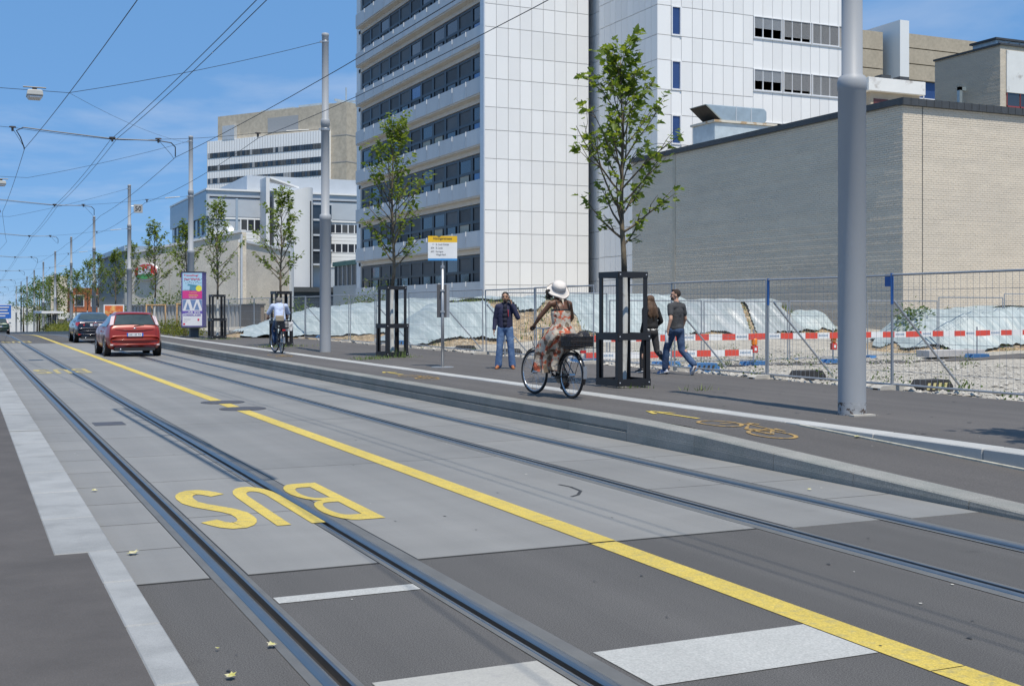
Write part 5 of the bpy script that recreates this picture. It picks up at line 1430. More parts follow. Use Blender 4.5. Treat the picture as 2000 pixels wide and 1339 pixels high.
def make_tree(seed, H=6.4, z0=2.45, rmax=1.25, nb=30, ls=.165, lpb=36, topw=.30, lean=0.0, m=None, guard=True):
    """young plane tree about its own base: trunk, branches, crown"""
    rs = random.Random(seed); rnd = np.random.RandomState(seed)
    t = thing("plane_tree", "young plane tree", "tree", (0,0,0), "young plane trees along the footway", True)
    px = [rs.uniform(-.05,.05) for _ in range(9)]; py = [rs.uniform(-.05,.05) for _ in range(9)]; px[0] = py[0] = 0
    def axis(z):
        u = max(0, min(7.999, z/H*8)); i = int(u); f_ = u-i
        return Vector((px[i]*(1-f_)+px[i+1]*f_+lean*z, py[i]*(1-f_)+py[i+1]*f_, z))
    q = MB(); zs = [0,.04,.2,.6,1.0,1.4,1.9]
    q.tube([axis(z) for z in zs], [.075,.068,.062,.058,.056,.054,.052], 10, False); link("painted_trunk", q.mesh("painted_trunk", [M_LIME], True)).parent = t
    q = MB(); zs = [1.9+(H-.25-1.9)*i/9 for i in range(10)]
    q.tube([axis(z) for z in zs], [.050-.044*i/9 for i in range(10)], 8); link("trunk", q.mesh("trunk", [M_BARK], True)).parent = t
    q = MB(); P, Dn, Sz = [], [], []
    ga = rs.uniform(0, 6.28)
    for b_ in range(nb):
        u = (b_+.5)/nb; z = z0+(H-.35-z0)*u**.92
        ga += 2.4+rs.uniform(-.5,.5)
        prof = (min(1, .62+1.5*u) if u < .27 else 1-(u-.27)**.85*(1-topw)*1.16)
        ln = max(.25, rmax*prof*rs.uniform(.65,1.05)*1.30)
        el = R(33+32*u+rs.uniform(-10,10))
        a = axis(z); pts = [a]; di = Vector((math.cos(ga)*math.cos(el), math.sin(ga)*math.cos(el), math.sin(el)))
        for i in range(5):
            di = (di+Vector((rs.uniform(-.16,.16), rs.uniform(-.16,.16), .10-.02*i))).normalized(); pts.append(pts[-1]+di*ln/5)
        r0 = .020*(1-u)+.006
        q.tube(pts, [r0*(1-.75*i/5) for i in range(6)], 5, False)
        tw = [pts]
        for s_ in range(4 if ln > .5 else 2):
            i = rs.randint(1,4); o = pts[i]; dd = (pts[i+1]-pts[i]).normalized()
            sd_ = (dd+Vector((rs.uniform(-.8,.8), rs.uniform(-.8,.8), rs.uniform(-.3,.5)))).normalized()
            tp = [o, o+sd_*ln*.2, o+(sd_+dd*.4).normalized()*ln*.42]; q.tube(tp, [r0*.45, r0*.3, r0*.15], 4, False); tw.append(tp)
        cnt = int(lpb*(.55+ln/rmax*.6)*(1.12 if u > .5 else .82))
        for k in range(cnt):
            w = rs.choice(tw); s_ = rs.random()**.55*(len(w)-1); s_ = max(s_, .30*(len(w)-1)); i = min(int(s_), len(w)-2); f_ = s_-i
            p = w[i].lerp(w[i+1], f_)+Vector((rs.gauss(0,.055), rs.gauss(0,.055), rs.gauss(0,.05)))
            P.append(p[:]); dv = Vector((p.x, p.y, 0)); Dn.append((dv.normalized()+di*.5)[:] if dv.length > .01 else di[:]); Sz.append(ls*rs.uniform(.5,1.1))
    for k in range(40):
        z = rs.uniform(H-.9, H); p = axis(z)+Vector((rs.gauss(0,.10), rs.gauss(0,.10), 0)); P.append(p[:]); Dn.append((rs.gauss(0,1), rs.gauss(0,1), .7)); Sz.append(ls*rs.uniform(.5,.95))
    link("branches", q.mesh("branches", [M_BARK], True)).parent = t
    link("crown", leaves_mesh("crown", P, Dn, Sz, m or M_LEAF, rnd)).parent = t
    return t
T = [make_tree(11, 5.85, 2.35, 1.14, 36, .150, 31), make_tree(23, 6.6, 2.4, 1.28, 38, .145, 32), make_tree(37, 6.2, 2.25, 1.25, 34, .150, 31)]
tspots = [(10.22,17.9,0,0.3,1.0,"young plane tree in the tree guard beside the walking woman"),
 (10.72,31.5,1,2.0,1.0,"young plane tree in the tree guard left of the stop sign"),
 (10.25,42.3,2,4.1,.90,"young plane tree in the tree guard behind the far cyclist"),
 (10.1,53.4,1,1.1,.92,"young plane tree in the tree guard beside the poster column"),
 (10.6,64.5,0,5.2,1.0,"young plane tree between wooden stakes left of the poster column"),
 (10.4,74.5,2,.9,1.05,"young plane tree in front of the oval sign"),
 (10.3,85,1,3.4,.9,"young plane tree left of the oval sign behind the fourth pole"),
 (10.5,96,0,2.5,1.05,"young plane tree above the red hatchback's roof"),
 (10.3,107,2,5.5,1.05,"young plane tree behind the fifth pole"),
 (10.4,118,1,1.9,1.0,"young plane tree just left of the fifth pole"),
 (10.4,130,0,3.9,1.05,"young plane tree in front of the red and white house"),
 (10.5,142,2,.1,1.1,"young plane tree before the pale wall of the far house"),
 (10.2,6.7,2,2.3,1.0,"young plane tree out of the frame that throws its shadow on the footway")]
used = set()
for x, y, k, rz, sc, lb in tspots:
    t = T[k] if k not in used else copy_tree(T[k]); used.add(k)
    place(t, (x, y, .25+zr(y)), rz, lb, sc)
# the denser, older trees farther down the street
def blob_tree(seed, m, label, loc, H, Rw, z0, n=900, ls=.34):
    rs = random.Random(seed); rnd = np.random.RandomState(seed)
    t = thing("street_tree", label, "tree", loc, "denser trees far down the street", True)
    q = MB(); q.tube([(0,0,0),(.03,.02,z0+.5),(0,0,H*.8)], [.13,.10,.03], 8); link("trunk", q.mesh("trunk", [M_BARK], True)).parent = t
    P, Dn, Sz = [], [], []
    cl = [(rs.gauss(0,.5)*Rw, rs.gauss(0,.5)*Rw, z0+(H-z0)*rs.random()**.9) for _ in range(26)]
    for k in range(n):
        c = rs.choice(cl); sh = 1-.65*((c[2]-z0)/(H-z0))
        p = (c[0]*sh+rs.gauss(0,.30), c[1]*sh+rs.gauss(0,.30), min(H, c[2]+rs.gauss(0,.32))); P.append(p); Dn.append((p[0]+rs.gauss(0,.5), p[1]+rs.gauss(0,.5), .3)); Sz.append(ls*rs.uniform(.6,1.1))
    link("crown", leaves_mesh("crown", P, Dn, Sz, m, rnd, True)).parent = t
    return t
farl = ["dense dark tree right of the eighth pole","dense tree around the ninth pole","dense tree between the ninth and tenth poles","dense tree just left of the tenth pole","dense tree behind the blue road sign's right end","dense tree at the end of the visible row","last dense tree of the row by the blue sign"]
B1, B2 = blob_tree(3, M_LEAF4, farl[0], (10.4,158,0), 7.2, 1.7, 1.6), blob_tree(5, M_LEAF4, farl[1], (10.4,172,0), 7.6, 1.8, 1.6)
for i, y in enumerate((160,172,184,198,214,232,252)):
    t = (B1, B2)[i] if i < 2 else copy_tree((B1, B2)[i % 2]); place(t, (10.5+(i % 3)*.5, y, .2+zr(y)), i*1.3, farl[i], 1.0+.04*i)
t = copy_tree(B1); place(t, (4.5,262,-3.2), .7, "round tree top showing above the blue road sign at the left edge", 1.15)
del t["group"]
# wooden stakes round the two trees beyond the poster column
for x, y, lb in ((10.6,64.5,"wooden tree stakes just left of the poster column"),(10.4,74.5,"wooden tree stakes behind the red hatchback")):
    t = thing("tree_stakes", lb, "tree stakes", (x, y, .25+zr(y)), "wooden stake frames round trees", True)
    for dx, dy in ((-.55,-.45),(.55,-.45),(-.1,.5)):
        q = MB(); q.tube([(dx,dy,0),(dx,dy,1.62)], .045, 8); link("stake", q.mesh("stake", [M_WOOD], True)).parent = t
    q = MB(); q.tube([(-.6,-.45,1.56),(.6,-.45,1.56)], .045, 8); link("crossbar", q.mesh("crossbar", [M_WOOD], True)).parent = t
# shrubs and hedges
def shrub(name, label, cat, spots, n, ls, m, group=None, kind=None):
    rnd = np.random.RandomState(len(label)); rs = random.Random(len(label)); P, Dn, Sz = [], [], []
    tot = sum(r[3]*r[4]*r[5] for r in spots)
    for (x, y, z, rx, ry, rz) in spots:
        for k in range(max(12, int(n*(rx*ry*rz)/tot))):
            a, ph = rs.uniform(0, 6.28), math.acos(rs.uniform(-.25,1)); rr = rs.uniform(.55,1.05)*(1+.18*math.sin(3*a+x)+.14*math.sin(5*ph+y))
            p = (x+rx*rr*math.sin(ph)*math.cos(a), y+ry*rr*math.sin(ph)*math.sin(a), z+max(0.02, rz*rr*math.cos(ph)+.15*rz)); P.append(p)
            Dn.append((math.cos(a), math.sin(a), .5)); Sz.append(ls*rs.uniform(.6,1.2))
    t = thing(name, label, cat, (spots[0][0], spots[0][1], spots[0][2]), group)
    link("foliage", leaves_mesh("foliage", P, Dn, Sz, m, rnd, True, .1), t)
    q = MB()
    for (x, y, z, rx, ry, rz) in spots[:12]:
        for k in range(3): q.tube([(x,y,z-.1),(x+rs.uniform(-.4,.4)*rx,y+rs.uniform(-.4,.4)*ry,z+rz*.8)], .015, 4, False)
    q.build("stems", M_BARK, t)
    return t
shrub("flower_bed", "low yellowish shrubs around the foot of the poster column", "shrubs", [(9.6+.35*(i % 4), 59.6+.75*i, .25, .6, .6, .48+.12*(i % 3)) for i in range(14)], 2600, .13, M_LEAF3)
shrub("low_hedge", "low flowering hedge at the roadside left of the dark sedan", "hedge", [(9.3+.25*(i % 3), 98+2.6*i, .2+zr(98+2.6*i), 1.1, 1.8, .75+.15*(i % 2)) for i in range(24)], 4200, .22, M_LEAF3)
shrub("climbing_bush", "dense green bushes below the oval sign above the hoarding", "bush", [(18.6,138,-1,2.2,1.4,3.6),(20.2,135.5,-1,2.0,1.4,4.4),(21.8,132.5,-1,1.8,1.4,4.0),(17.6,141,-1,1.6,1.4,2.8)], 2600, .34, M_LEAF2)
shrub("wall_bush", "row of small bushes over the hoarding below the beige wall's corner", "bush", [(24.4,124,-1,1.4,1.2,3.0),(26.4,121,-1,1.6,1.2,3.2),(28.4,118,-1,1.4,1.2,3.0),(30.0,116,-1,1.4,1.0,2.7)], 1300, .30, M_LEAF2)
shrub("dark_bush", "dark bush beside the end of the balcony tower", "bush", [(29.2,92,.2,2.0,1.6,2.5),(31.0,94,.2,1.8,1.6,3.2),(27.6,91,.2,1.4,1.4,1.9),(33,97,.2,1.4,1.4,3.4)], 2400, .22, M_LEAF4)
shrub("small_palm_bush", "light green bush left of the second grey pole above the mound", "bush", [(23.0,88,.2,1.1,1.1,1.6)], 500, .28, M_LEAF2)
shrub("leafy_bush", "green bush on the shoulder of the mound in front of the sunlit brick wall", "bush", [(31.5,33.8,.8,.7,.6,.85),(31.0,33.4,.6,.5,.5,.5)], 700, .16, M_LEAF2)
rs = random.Random(4)
tufts = [(rs.uniform(14.2,27), rs.uniform(11,28)) for _ in range(34)]+[(rs.uniform(19,33), rs.uniform(27,36)) for _ in range(40)]+[(13.9+rs.random()*.6, rs.uniform(13,50)) for _ in range(18)]
rnd = np.random.RandomState(9); P, Dn, Sz = [], [], []
for x, y in tufts:
    hgt = rs.uniform(.10,.34)
    for k in range(int(26*hgt/.2)): P.append((x+rs.gauss(0,.10), y+rs.gauss(0,.10), site(x,y)+rs.random()**1.3*hgt)); Dn.append((rs.gauss(0,1), rs.gauss(0,1), 1.0)); Sz.append(rs.uniform(.03,.07))
o = link("weeds", leaves_mesh("weeds", P, Dn, Sz, M_LEAF2, rnd, True, -.2)); stuff(tag(o, "scattered green weeds growing through the gravel of the site", "weeds"))
q = MB()
for (cx, cy, n_, rr) in ((10.75,31.2,160,.5),(10.0,30.7,60,.35),(10.4,42.0,140,.9),(9.8,41.4,160,.5),(10.25,17.6,50,.35),(10.1,53.2,180,1.0),(9.7,30.4,110,.5),(10.9,16.6,20,.3)):
    for k in range(n_):
        x, y = cx+rs.gauss(0,rr*.5), cy+rs.gauss(0,rr*.4); a = rs.uniform(0,6.28); hh = rs.uniform(.03,.13)*(2.4 if (abs(x-10.75) < .3 and 31 < y < 31.6) else 1)
        q.add([(x-.008*math.cos(a),y-.008*math.sin(a),.25),(x+.008*math.cos(a),y+.008*math.sin(a),.25),(x+rs.uniform(-.06,.06),y+rs.uniform(-.06,.06),.25+hh)], [(0,1,2)])
stuff(tag(q.build("grass", M_GRASS), "thin green grass sprouting round the feet of the tree guards", "grass"))

# ================================================================ the far end of the street
RB = thing("ribbed_building", "grey ribbed building with trees in front, beyond the beige hall", "building", (18,150,0))
q = MB(); q.box(17.6,34,147.5,179,-4,8.4); q.build("wall", mat("blue_grey_wall", (.20,.235,.26), .7, var=.08), RB)
q = MB()
for i in range(26): q.box(17.25,17.6,147.6+i*1.2,147.95+i*1.2,-1.5,7.4)
q.build("rib", mat("rib_grey", (.36,.38,.38), .7), RB)
q = MB(); q.box(17.1,34.1,147.4,179.1,8.4,9.0); q.build("roof_edge", M_EL, RB)
HB = thing("far_house", "low red and white house with a pale end wall far down the street", "house", (13,183,0))
M_RBR = mat("red_brick_far", (.30,.105,.05), .85, var=.15, vs=1)
q = MB(); q.box(11.2,13.4,182.5,194,-4,6.3); q.build("pale_wall", M_BEI, HB)
q = MB(); q.box(13.4,21,183,194,1.0,4.6); q.build("brick_storey", M_RBR, HB)
q = MB(); q.box(11.6,21.5,181.8,194,.1,1.0); q.build("white_band", M_PANEL, HB)
q = MB(); q.box(13.4,21,183.2,194,-4,.1); q.build("ground_floor", M_RBR, HB)
q = MB()
for i in range(5): q.box(13.5+i*1.5,13.75+i*1.5,182.0,182.3,-3,.1)
q.build("white_post", M_WHITEF, HB)
for i in range(3):
    q = MB(); q.box(14.4+i*2.2,15.7+i*2.2,182.9,183,1.9,3.6); w = q.build("window", M_WHITEF, HB)
    q = MB(); q.box(14.5+i*2.2,15.6+i*2.2,182.86,182.9,2.0,3.5); q.build("pane", M_GLASS, w)
BS = thing("road_sign", "big blue overhead direction sign at the left edge of the street", "sign", (4.6,195,0))
q = MB(); q.box(2.6,6.4,195,195.2,.15,2.15); q.build("blue_field", mat("motorway_blue", (.03,.14,.50), .45), BS)
q = MB(); q.box(2.5,6.5,195.02,195.25,2.15,2.25); q.build("rim", M_WHITEF, BS)
q = MB()
for z, a, c in ((1.75,4.6,6.1),(1.30,4.6,5.9),(.85,4.6,6.1),(.45,4.6,5.6)): q.box(a,c,194.97,194.999,z,z+.16)
q.build("white_print", M_WHITEF, BS)
q = MB(); q.tube([(4.5,195.3,-3),(4.5,195.3,2)], .12, 8); q.build("post", M_POLE, BS)
SH = thing("tram_shelter", "far tram shelter with a thin white roof among the poles", "shelter", (9,170,-1.3))
q = MB(); q.box(8.2,10.6,150,168,1.05,1.3); q.build("roof", M_WHITEF, SH)
for i in range(5):
    q = MB(); q.box(9.9,10.0,150.5+i*4.2,150.6+i*4.2,-1.4,1.05); q.build("post", M_POLE, SH)
q = MB(); q.box(10.0,10.03,151,167,-.9,.8); q.build("glass_wall", M_GLASS, SH)
q = MB(); q.box(-8,16,300,312,-5,2.2); tag(q.build("far_building", M_RENDER), "pale low building closing the far end of the street", "building")
# ================================================================ bicycles
M_TYRE = mat("tyre_rubber", (.022,.022,.023), .75, var=.15, vs=20)
M_CHROME = mat("bright_metal", (.55,.56,.58), .22, .9, var=.05)
M_BFR = mat("black_bicycle_paint", (.018,.018,.02), .3, var=.1, coat=.3)
M_REFL = mat("red_reflector", (.45,.02,.02), .25)
def wheel_parts(t, y, steer=0.0, R_=.345):
    c, s_ = math.cos(steer), math.sin(steer)
    def tor(r, rr, nu=40, nv=8):
        q = MB(); vs = []
        for i in range(nu):
            a = 2*math.pi*i/nu
            for j in range(nv):
                b_ = 2*math.pi*j/nv; rad = r+rr*math.cos(b_); px_ = rr*math.sin(b_)
                ly = rad*math.cos(a); vs.append((px_*c-ly*s_, y+px_*s_+ly*c, R_+rad*math.sin(a)))
        q.add(vs, [(i*nv+j, ((i+1)%nu)*nv+j, ((i+1)%nu)*nv+(j+1)%nv, i*nv+(j+1)%nv) for i in range(nu) for j in range(nv)]); return q
    w = bpy.data.objects.new("wheel", tor(R_-.020,.020).mesh("wheel", [M_TYRE], True)); COL.objects.link(w); w.parent = t
    o = link("rim", tor(R_-.046,.011).mesh("rim", [M_CHROME], True)); o.parent = w
    q = MB(); q.tube([(-.05*c,y-.05*s_,R_),(.05*c,y+.05*s_,R_)], .028, 10)
    for i in range(18):
        a = 2*math.pi*i/18; ly = (R_-.05)*math.cos(a); sg_ = .03 if i % 2 else -.03
        q.tube([(sg_*c,y+sg_*s_,R_),(-ly*s_,y+ly*c,R_+(R_-.05)*math.sin(a))], .0022, 4, False)
    o = link("spokes", q.mesh("spokes", [M_CHROME])); o.parent = w
def bicycle(label, loc, rz, steer=0.05, wb=1.12, tilt=0.0):
    t = thing("bicycle", label, "bicycle", loc, "bicycles on the cycle lane", True, rz); t.rotation_euler[1] = tilt
    R_ = .345
    wheel_parts(t, 0); wheel_parts(t, wb, steer)
    def part(name, q, m, sm=True): o = link(name, q.mesh(name, [m], sm)); o.parent = t; return o
    bb = (0,.46,.29); seat = (0,.30,.80); hd0, hd1 = (0,wb-.20,.66), (0,wb-.25,.88)
    q = MB(); q.tube([hd0,hd1], .021, 10); q.tube([bb,seat], .016, 10); q.tube([hd0,(0,.72,.40),bb], .019, 10); q.tube([hd1,(0,.76,.55),(0,.40,.52)], .017, 10)
    for sx in (-.055,.055): q.tube([(sx,0,R_),(sx*.8,.40,.30)], .010, 8); q.tube([(sx,0,R_),(sx*.5,.35,.66)], .009, 8)
    part("frame", q, M_BFR)
    q = MB()
    for sx in (-.05,.05): q.tube([(sx,wb-.17,.62),(sx,wb-.08,.50),(sx-math.sin(steer)*0,wb,R_)], .012, 8)
    q.tube([(-.05,wb-.17,.62),(.05,wb-.17,.62)], .014, 8); part("fork", q, M_BFR)
    q = MB(); hb = (0,wb-.28,1.02)
    q.tube([hd1,hb], .014, 8); q.tube([(-.30,wb-.50,1.03),(-.24,wb-.36,1.045),(-.12,wb-.28,1.035),hb,(.12,wb-.28,1.035),(.24,wb-.36,1.045),(.30,wb-.50,1.03)], .011, 8); part("handlebar", q, M_CHROME)
    for sx in (-.295,.295):
        q = MB(); q.tube([(sx,wb-.52,1.03),(sx*.93,wb-.41,1.042)], .017, 8); part("grip", q, M_TYRE)
    q = MB(); q.tube([(-.16,wb-.28,1.03),(-.15,wb-.10,.95),(-.05,wb-.10,.72)], .004, 5); q.tube([(.16,wb-.28,1.03),(.15,wb-.12,.92),(.03,wb-.12,.7)], .004, 5); part("cable", q, M_TYRE)
    q = MB(); q.ell((0,.24,.90), (.115,.12,.035), 14, 8); q.ell((0,.40,.905), (.035,.12,.03), 12, 8); q.tube([seat,(0,.28,.90)], .014, 8); part("saddle", q, M_BLK)
    def guard(yc, a0, a1, m, name):
        q = MB(); n = 14; rr = R_+.022
        L_ = [(-.028, yc+rr*math.cos(R(a0+(a1-a0)*i/n)), R_+rr*math.sin(R(a0+(a1-a0)*i/n))) for i in range(n+1)]
        q.add(L_+[(-x,y,z) for x,y,z in L_]+[(0,yc+(rr+.012)*math.cos(R(a0+(a1-a0)*i/n)),R_+(rr+.012)*math.sin(R(a0+(a1-a0)*i/n))) for i in range(n+1)],
              [f for i in range(n) for f in ((i,i+1,2*(n+1)+i+1,2*(n+1)+i),(2*(n+1)+i,2*(n+1)+i+1,(n+1)+i+1,(n+1)+i))]); part(name, q, m)
    guard(0, 30, 200, M_BFR, "rear_mudguard"); guard(wb, 20, 150, M_BFR, "front_mudguard")
    q = MB(); q.add([(-.03,-.372,.31),(.03,-.372,.31),(.03,-.385,.42),(-.03,-.385,.42)], [(0,1,2,3)]); q.cbox((0,-.385,.40),(.05,.02,.18)); part("mudguard_flap", q, M_CHROME, False)
    q = MB()
    for sx in (-.06,.06): q.tube([(sx,.20,.735),(sx,-.30,.735)], .006, 6); q.tube([(sx,-.20,.735),(sx,0,R_)], .005, 6)
    for yy in (-.3,-.12,.06,.2): q.tube([(-.06,yy,.735),(.06,yy,.735)], .005, 6)
    part("luggage_rack", q, M_BLK)
    q = MB(); q.cbox((0,-.325,.70),(.09,.03,.04)); part("rear_light", q, M_REFL, False)
    q = MB(); q.lathe([(.09,-.003),(.09,.003)], (.05,.46,.29), 18, 'x'); q.prism([(0.0,.31),(.46,.38),(.56,.32),(.56,.24),(.46,.20),(0,.26)], .055,.062,'yz'); part("chain_guard", q, M_BFR, False)
    q = MB(); q.tube([(.07,.46,.29),(.085,.42,.125)], .010, 6); q.tube([(-.07,.46,.29),(-.085,.50,.455)], .010, 6); q.tube([(-.08,.46,.29),(.08,.46,.29)], .018, 8); part("crank", q, M_CHROME)
    for x, y, z in ((.135,.42,.125),(-.135,.50,.455)):
        q = MB(); q.cbox((x,y,z),(.09,.08,.022)); part("pedal", q, M_BLK, False)
    return t

# ================================================================ people
def fuse(q, voxel=.011, it=6, fac=.5):
    """one continuous surface round overlapping closed shapes"""
    me = q.mesh("fused"); ob = bpy.data.objects.new("fused", me); COL.objects.link(ob)
    r = ob.modifiers.new("r", 'REMESH'); r.mode = 'VOXEL'; r.voxel_size = voxel
    s_ = ob.modifiers.new("s", 'SMOOTH'); s_.iterations = it; s_.factor = fac
    dg = bpy.context.evaluated_depsgraph_get(); ev = ob.evaluated_get(dg)
    out = bpy.data.meshes.new_from_object(ev); bpy.data.objects.remove(ob); bpy.data.meshes.remove(me)
    out.materials.clear(); out.polygons.foreach_set("use_smooth", [True]*len(out.polygons)); return out
def V3(*a): return Vector(a)
def hand(q, w, d, pn, curl=.5, side=1, sc=1.0):
    """palm, five fingers of unequal length and a thumb leaving the side of the palm; d: along the hand, pn: palm normal (inner side)"""
    w, d, pn = Vector(w), Vector(d).normalized(), Vector(pn).normalized(); pn = (pn-d*pn.dot(d)).normalized()
    sx = d.cross(pn)*side
    k = w+d*.085*sc
    for u in (-.028,-.010,.010,.028): q.cone(w+sx*u*.7*sc, k+sx*u*sc, .014*sc, .0125*sc, 8)
    for u, ln in ((-.030,.066),(-.010,.078),(.010,.074),(.029,.058)):
        p0 = k+sx*u*1.05*sc; d1 = (d*math.cos(curl*.7)+pn*math.sin(curl*.7)); d2 = (d*math.cos(curl*1.7)+pn*math.sin(curl*1.7)); d3 = (d*math.cos(curl*2.6)+pn*math.sin(curl*2.6))
        a = p0+d1*ln*.45*sc; b = a+d2*ln*.32*sc; c = b+d3*ln*.25*sc
        q.cone(p0,a,.0105*sc,.0098*sc,8); q.cone(a,b,.0098*sc,.009*sc,8); q.cone(b,c,.009*sc,.0082*sc,8)
    t0 = w+d*.025*sc-sx*.022*sc; t1 = t0+(d*.55-sx*.75+pn*.3).normalized()*.038*sc; t2 = t1+(d*.85-sx*.15+pn*.45).normalized()*.032*sc
    q.cone(t0,t1,.0135*sc,.0115*sc,8); q.cone(t1,t2,.0115*sc,.0095*sc,8)
def head(q, c, fwd, up, sc=1.0):
    c, f, u = Vector(c), Vector(fwd).normalized(), Vector(up).normalized(); u = (u-f*u.dot(f)).normalized(); x = f.cross(u)
    M = Matrix((x, f, u)).transposed()
    P = lambda a, b, d: c+x*a*sc+f*b*sc+u*d*sc
    q.ell(P(0,-.008,.018), (.076*sc,.094*sc,.098*sc), 16, 10, M); q.ell(P(0,.018,-.045), (.057*sc,.068*sc,.066*sc), 14, 8, M)
    q.ell(P(0,.052,-.085), (.030*sc,.026*sc,.022*sc), 10, 6, M)
    q.cone(P(0,.084,.006), P(0,.104,-.030), .009*sc, .0135*sc, 8); q.cone(P(-.012,.078,-.052), P(.012,.078,-.052), .012*sc, .012*sc, 8)
    for sx in (-1,1):
        q.ell(P(sx*.077,-.008,-.012), (.010*sc,.020*sc,.033*sc), 8, 6, M); q.cone(P(sx*.020,.080,.028), P(sx*.042,.072,.030), .011*sc, .010*sc, 8)
        q.ell(P(sx*.040,.055,-.030), (.020*sc,.022*sc,.022*sc), 8, 6, M)
    return P, M
def figure(name, label, loc, rz, J, skin, fem=False, hands=(.5,.5), fwd=(0,1,0)):
    """J: joints in the person's own frame (facing +Y). Returns the empty and a part-adding helper"""
    t = thing(name, label, "person", loc, None, True, rz)
    q = MB(); j = {k: Vector(v) for k, v in J.items()}
    hm = (j['hipL']+j['hipR'])/2; sm_ = (j['shL']+j['shR'])/2
    q.ell(hm+V3(0,-.01,.03), (.15 if not fem else .165,.105,.115), 16, 10); q.cone(hm+V3(-.05,0,.08), hm.lerp(sm_,.45)+V3(-.05,0,0), .085,.08); q.cone(hm+V3(.05,0,.08), hm.lerp(sm_,.45)+V3(.05,0,0), .085,.08)
    ch = hm.lerp(sm_, .72); q.ell(ch, (.140 if not fem else .130,.082 if not fem else .092,.150), 16, 10); q.cone(hm.lerp(sm_,.45), ch, .085,.085)
    q.cone(j['shL'].lerp(sm_,.25), j['shR'].lerp(sm_,.25), .055,.055)
    for s_ in 'LR': q.cone(sm_+V3(0,-.012,.055), j['sh'+s_].lerp(sm_,.2)+V3(0,-.008,.005), .044,.046); q.cone(sm_+V3(0,-.01,.0), j['head']+V3(0,-.01,-.07), .058 if not fem else .046, .050 if not fem else .042)
    for s_ in 'LR':
        q.cone(j['sh'+s_], j['el'+s_], .050 if not fem else .043, .038 if not fem else .034); q.cone(j['el'+s_], j['wr'+s_], .038 if not fem else .034, .025 if not fem else .022)
        q.cone(j['hip'+s_], j['kn'+s_], .083, .054); q.cone(j['kn'+s_], j['an'+s_], .053, .034); q.ell(j['kn'+s_].lerp(j['an'+s_],.28)+V3(0,-.018,0), (.045,.048,.10), 10, 8)
        q.cone(j['an'+s_]+V3(0,-.03,-.03), j['to'+s_], .034, .028)
        hd = j.get('hd'+s_, (j['wr'+s_]-j['el'+s_])); hn = j.get('hn'+s_, V3(1 if s_ == 'L' else -1, 0, 0))
        hand(q, j['wr'+s_], hd, hn, hands[0 if s_ == 'L' else 1], 1 if s_ == 'L' else -1, 1.0 if not fem else .9)
    P, M = head(q, j['head'], fwd, (0,0,1))
    me = fuse(q, .0085, 3, .4); me.materials.append(skin); o = link("body", me); o.parent = t
    def part(nm, mb, m, voxel=None, it=6, smooth=True):
        if voxel: me = fuse(mb, voxel, it); me.materials.append(m)
        else: me = mb.mesh(nm, [m], smooth)
        me.name = nm; o = link(nm, me); o.parent = t; return o
    return t, j, part, P, M, hm, sm_
def eyes(part, P, M):
    q = MB()
    for sx in (-1,1): q.ell(P(sx*.031,.082,.008), (.010,.007,.0055), 8, 6, M)
    part("eyes", q, mat("eye_dark", (.03,.02,.015), .3) if "eye_dark" not in bpy.data.materials else bpy.data.materials["eye_dark"])
def shoe(q, an, to, w=.042):
    an, to = Vector(an), Vector(to); d = (to-an); h = Vector((d.x,d.y,d.z)).normalized()
    heel = an-h*.035+V3(0,0,-.035); q.cone(heel, to+h*.02+V3(0,0,-.008), .040, .034); q.cone(an+V3(0,0,-.01), an.lerp(to,.55)+V3(0,0,-.01), .042, .038)
SK_D = mat("brown_skin", (.125,.058,.032), .5, var=.08, vs=14)
SK_M = mat("medium_skin", (.36,.20,.125), .5, var=.08, vs=14)
SK_L = mat("fair_skin", (.50,.29,.20), .5, var=.08, vs=14)
def cloth(name, c, var=.14, vs=9, bump=.6, bs=16, **k): return mat(name, c, .85, var=var, vs=vs, bump=bump, bs=bs, local=True, **k)
M_NAVY, M_SHIRT = cloth("navy_jacket", (.018,.020,.055)), cloth("dark_blue_shirt", (.012,.013,.028))
M_JEAN, M_JEAN2 = cloth("blue_jeans", (.070,.135,.27), col2=(.14,.22,.36), mixscale=5.0), cloth("dark_jeans", (.022,.045,.105), col2=(.05,.09,.17), mixscale=5.0)
M_SHOE = mat("tan_leather", (.34,.11,.03), .5, var=.15, vs=12)
def torso(q, hm, sm_, g, z0=0.0, fem=False):
    """garment round the trunk, g: extra girth"""
    q.ell(hm+V3(0,-.01,.04+z0), ((.155 if not fem else .165)+g,.112+g,.11), 16, 10)
    for u in (-.055,.055): q.cone(hm+V3(u,0,.05+z0), hm.lerp(sm_,.6)+V3(u,0,0), .095+g,.092+g)
    q.ell(hm.lerp(sm_,.72), ((.15 if not fem else .134)+g,.103+g,.155+g), 16, 10)
    q.cone(Vector(sm_)+V3(-.11,-.01,-.02), Vector(sm_)+V3(.11,-.01,-.02), .070+g*.6,.070+g*.6)
    for u in (-1,1): q.cone(Vector(sm_)+V3(u*.03,-.012,.040), Vector(sm_)+V3(u*.15,-.008,.0), .052+g*.5,.052+g*.5)
def sleeve(q, a, b, ra, rb): q.cone(a, b, ra, rb)

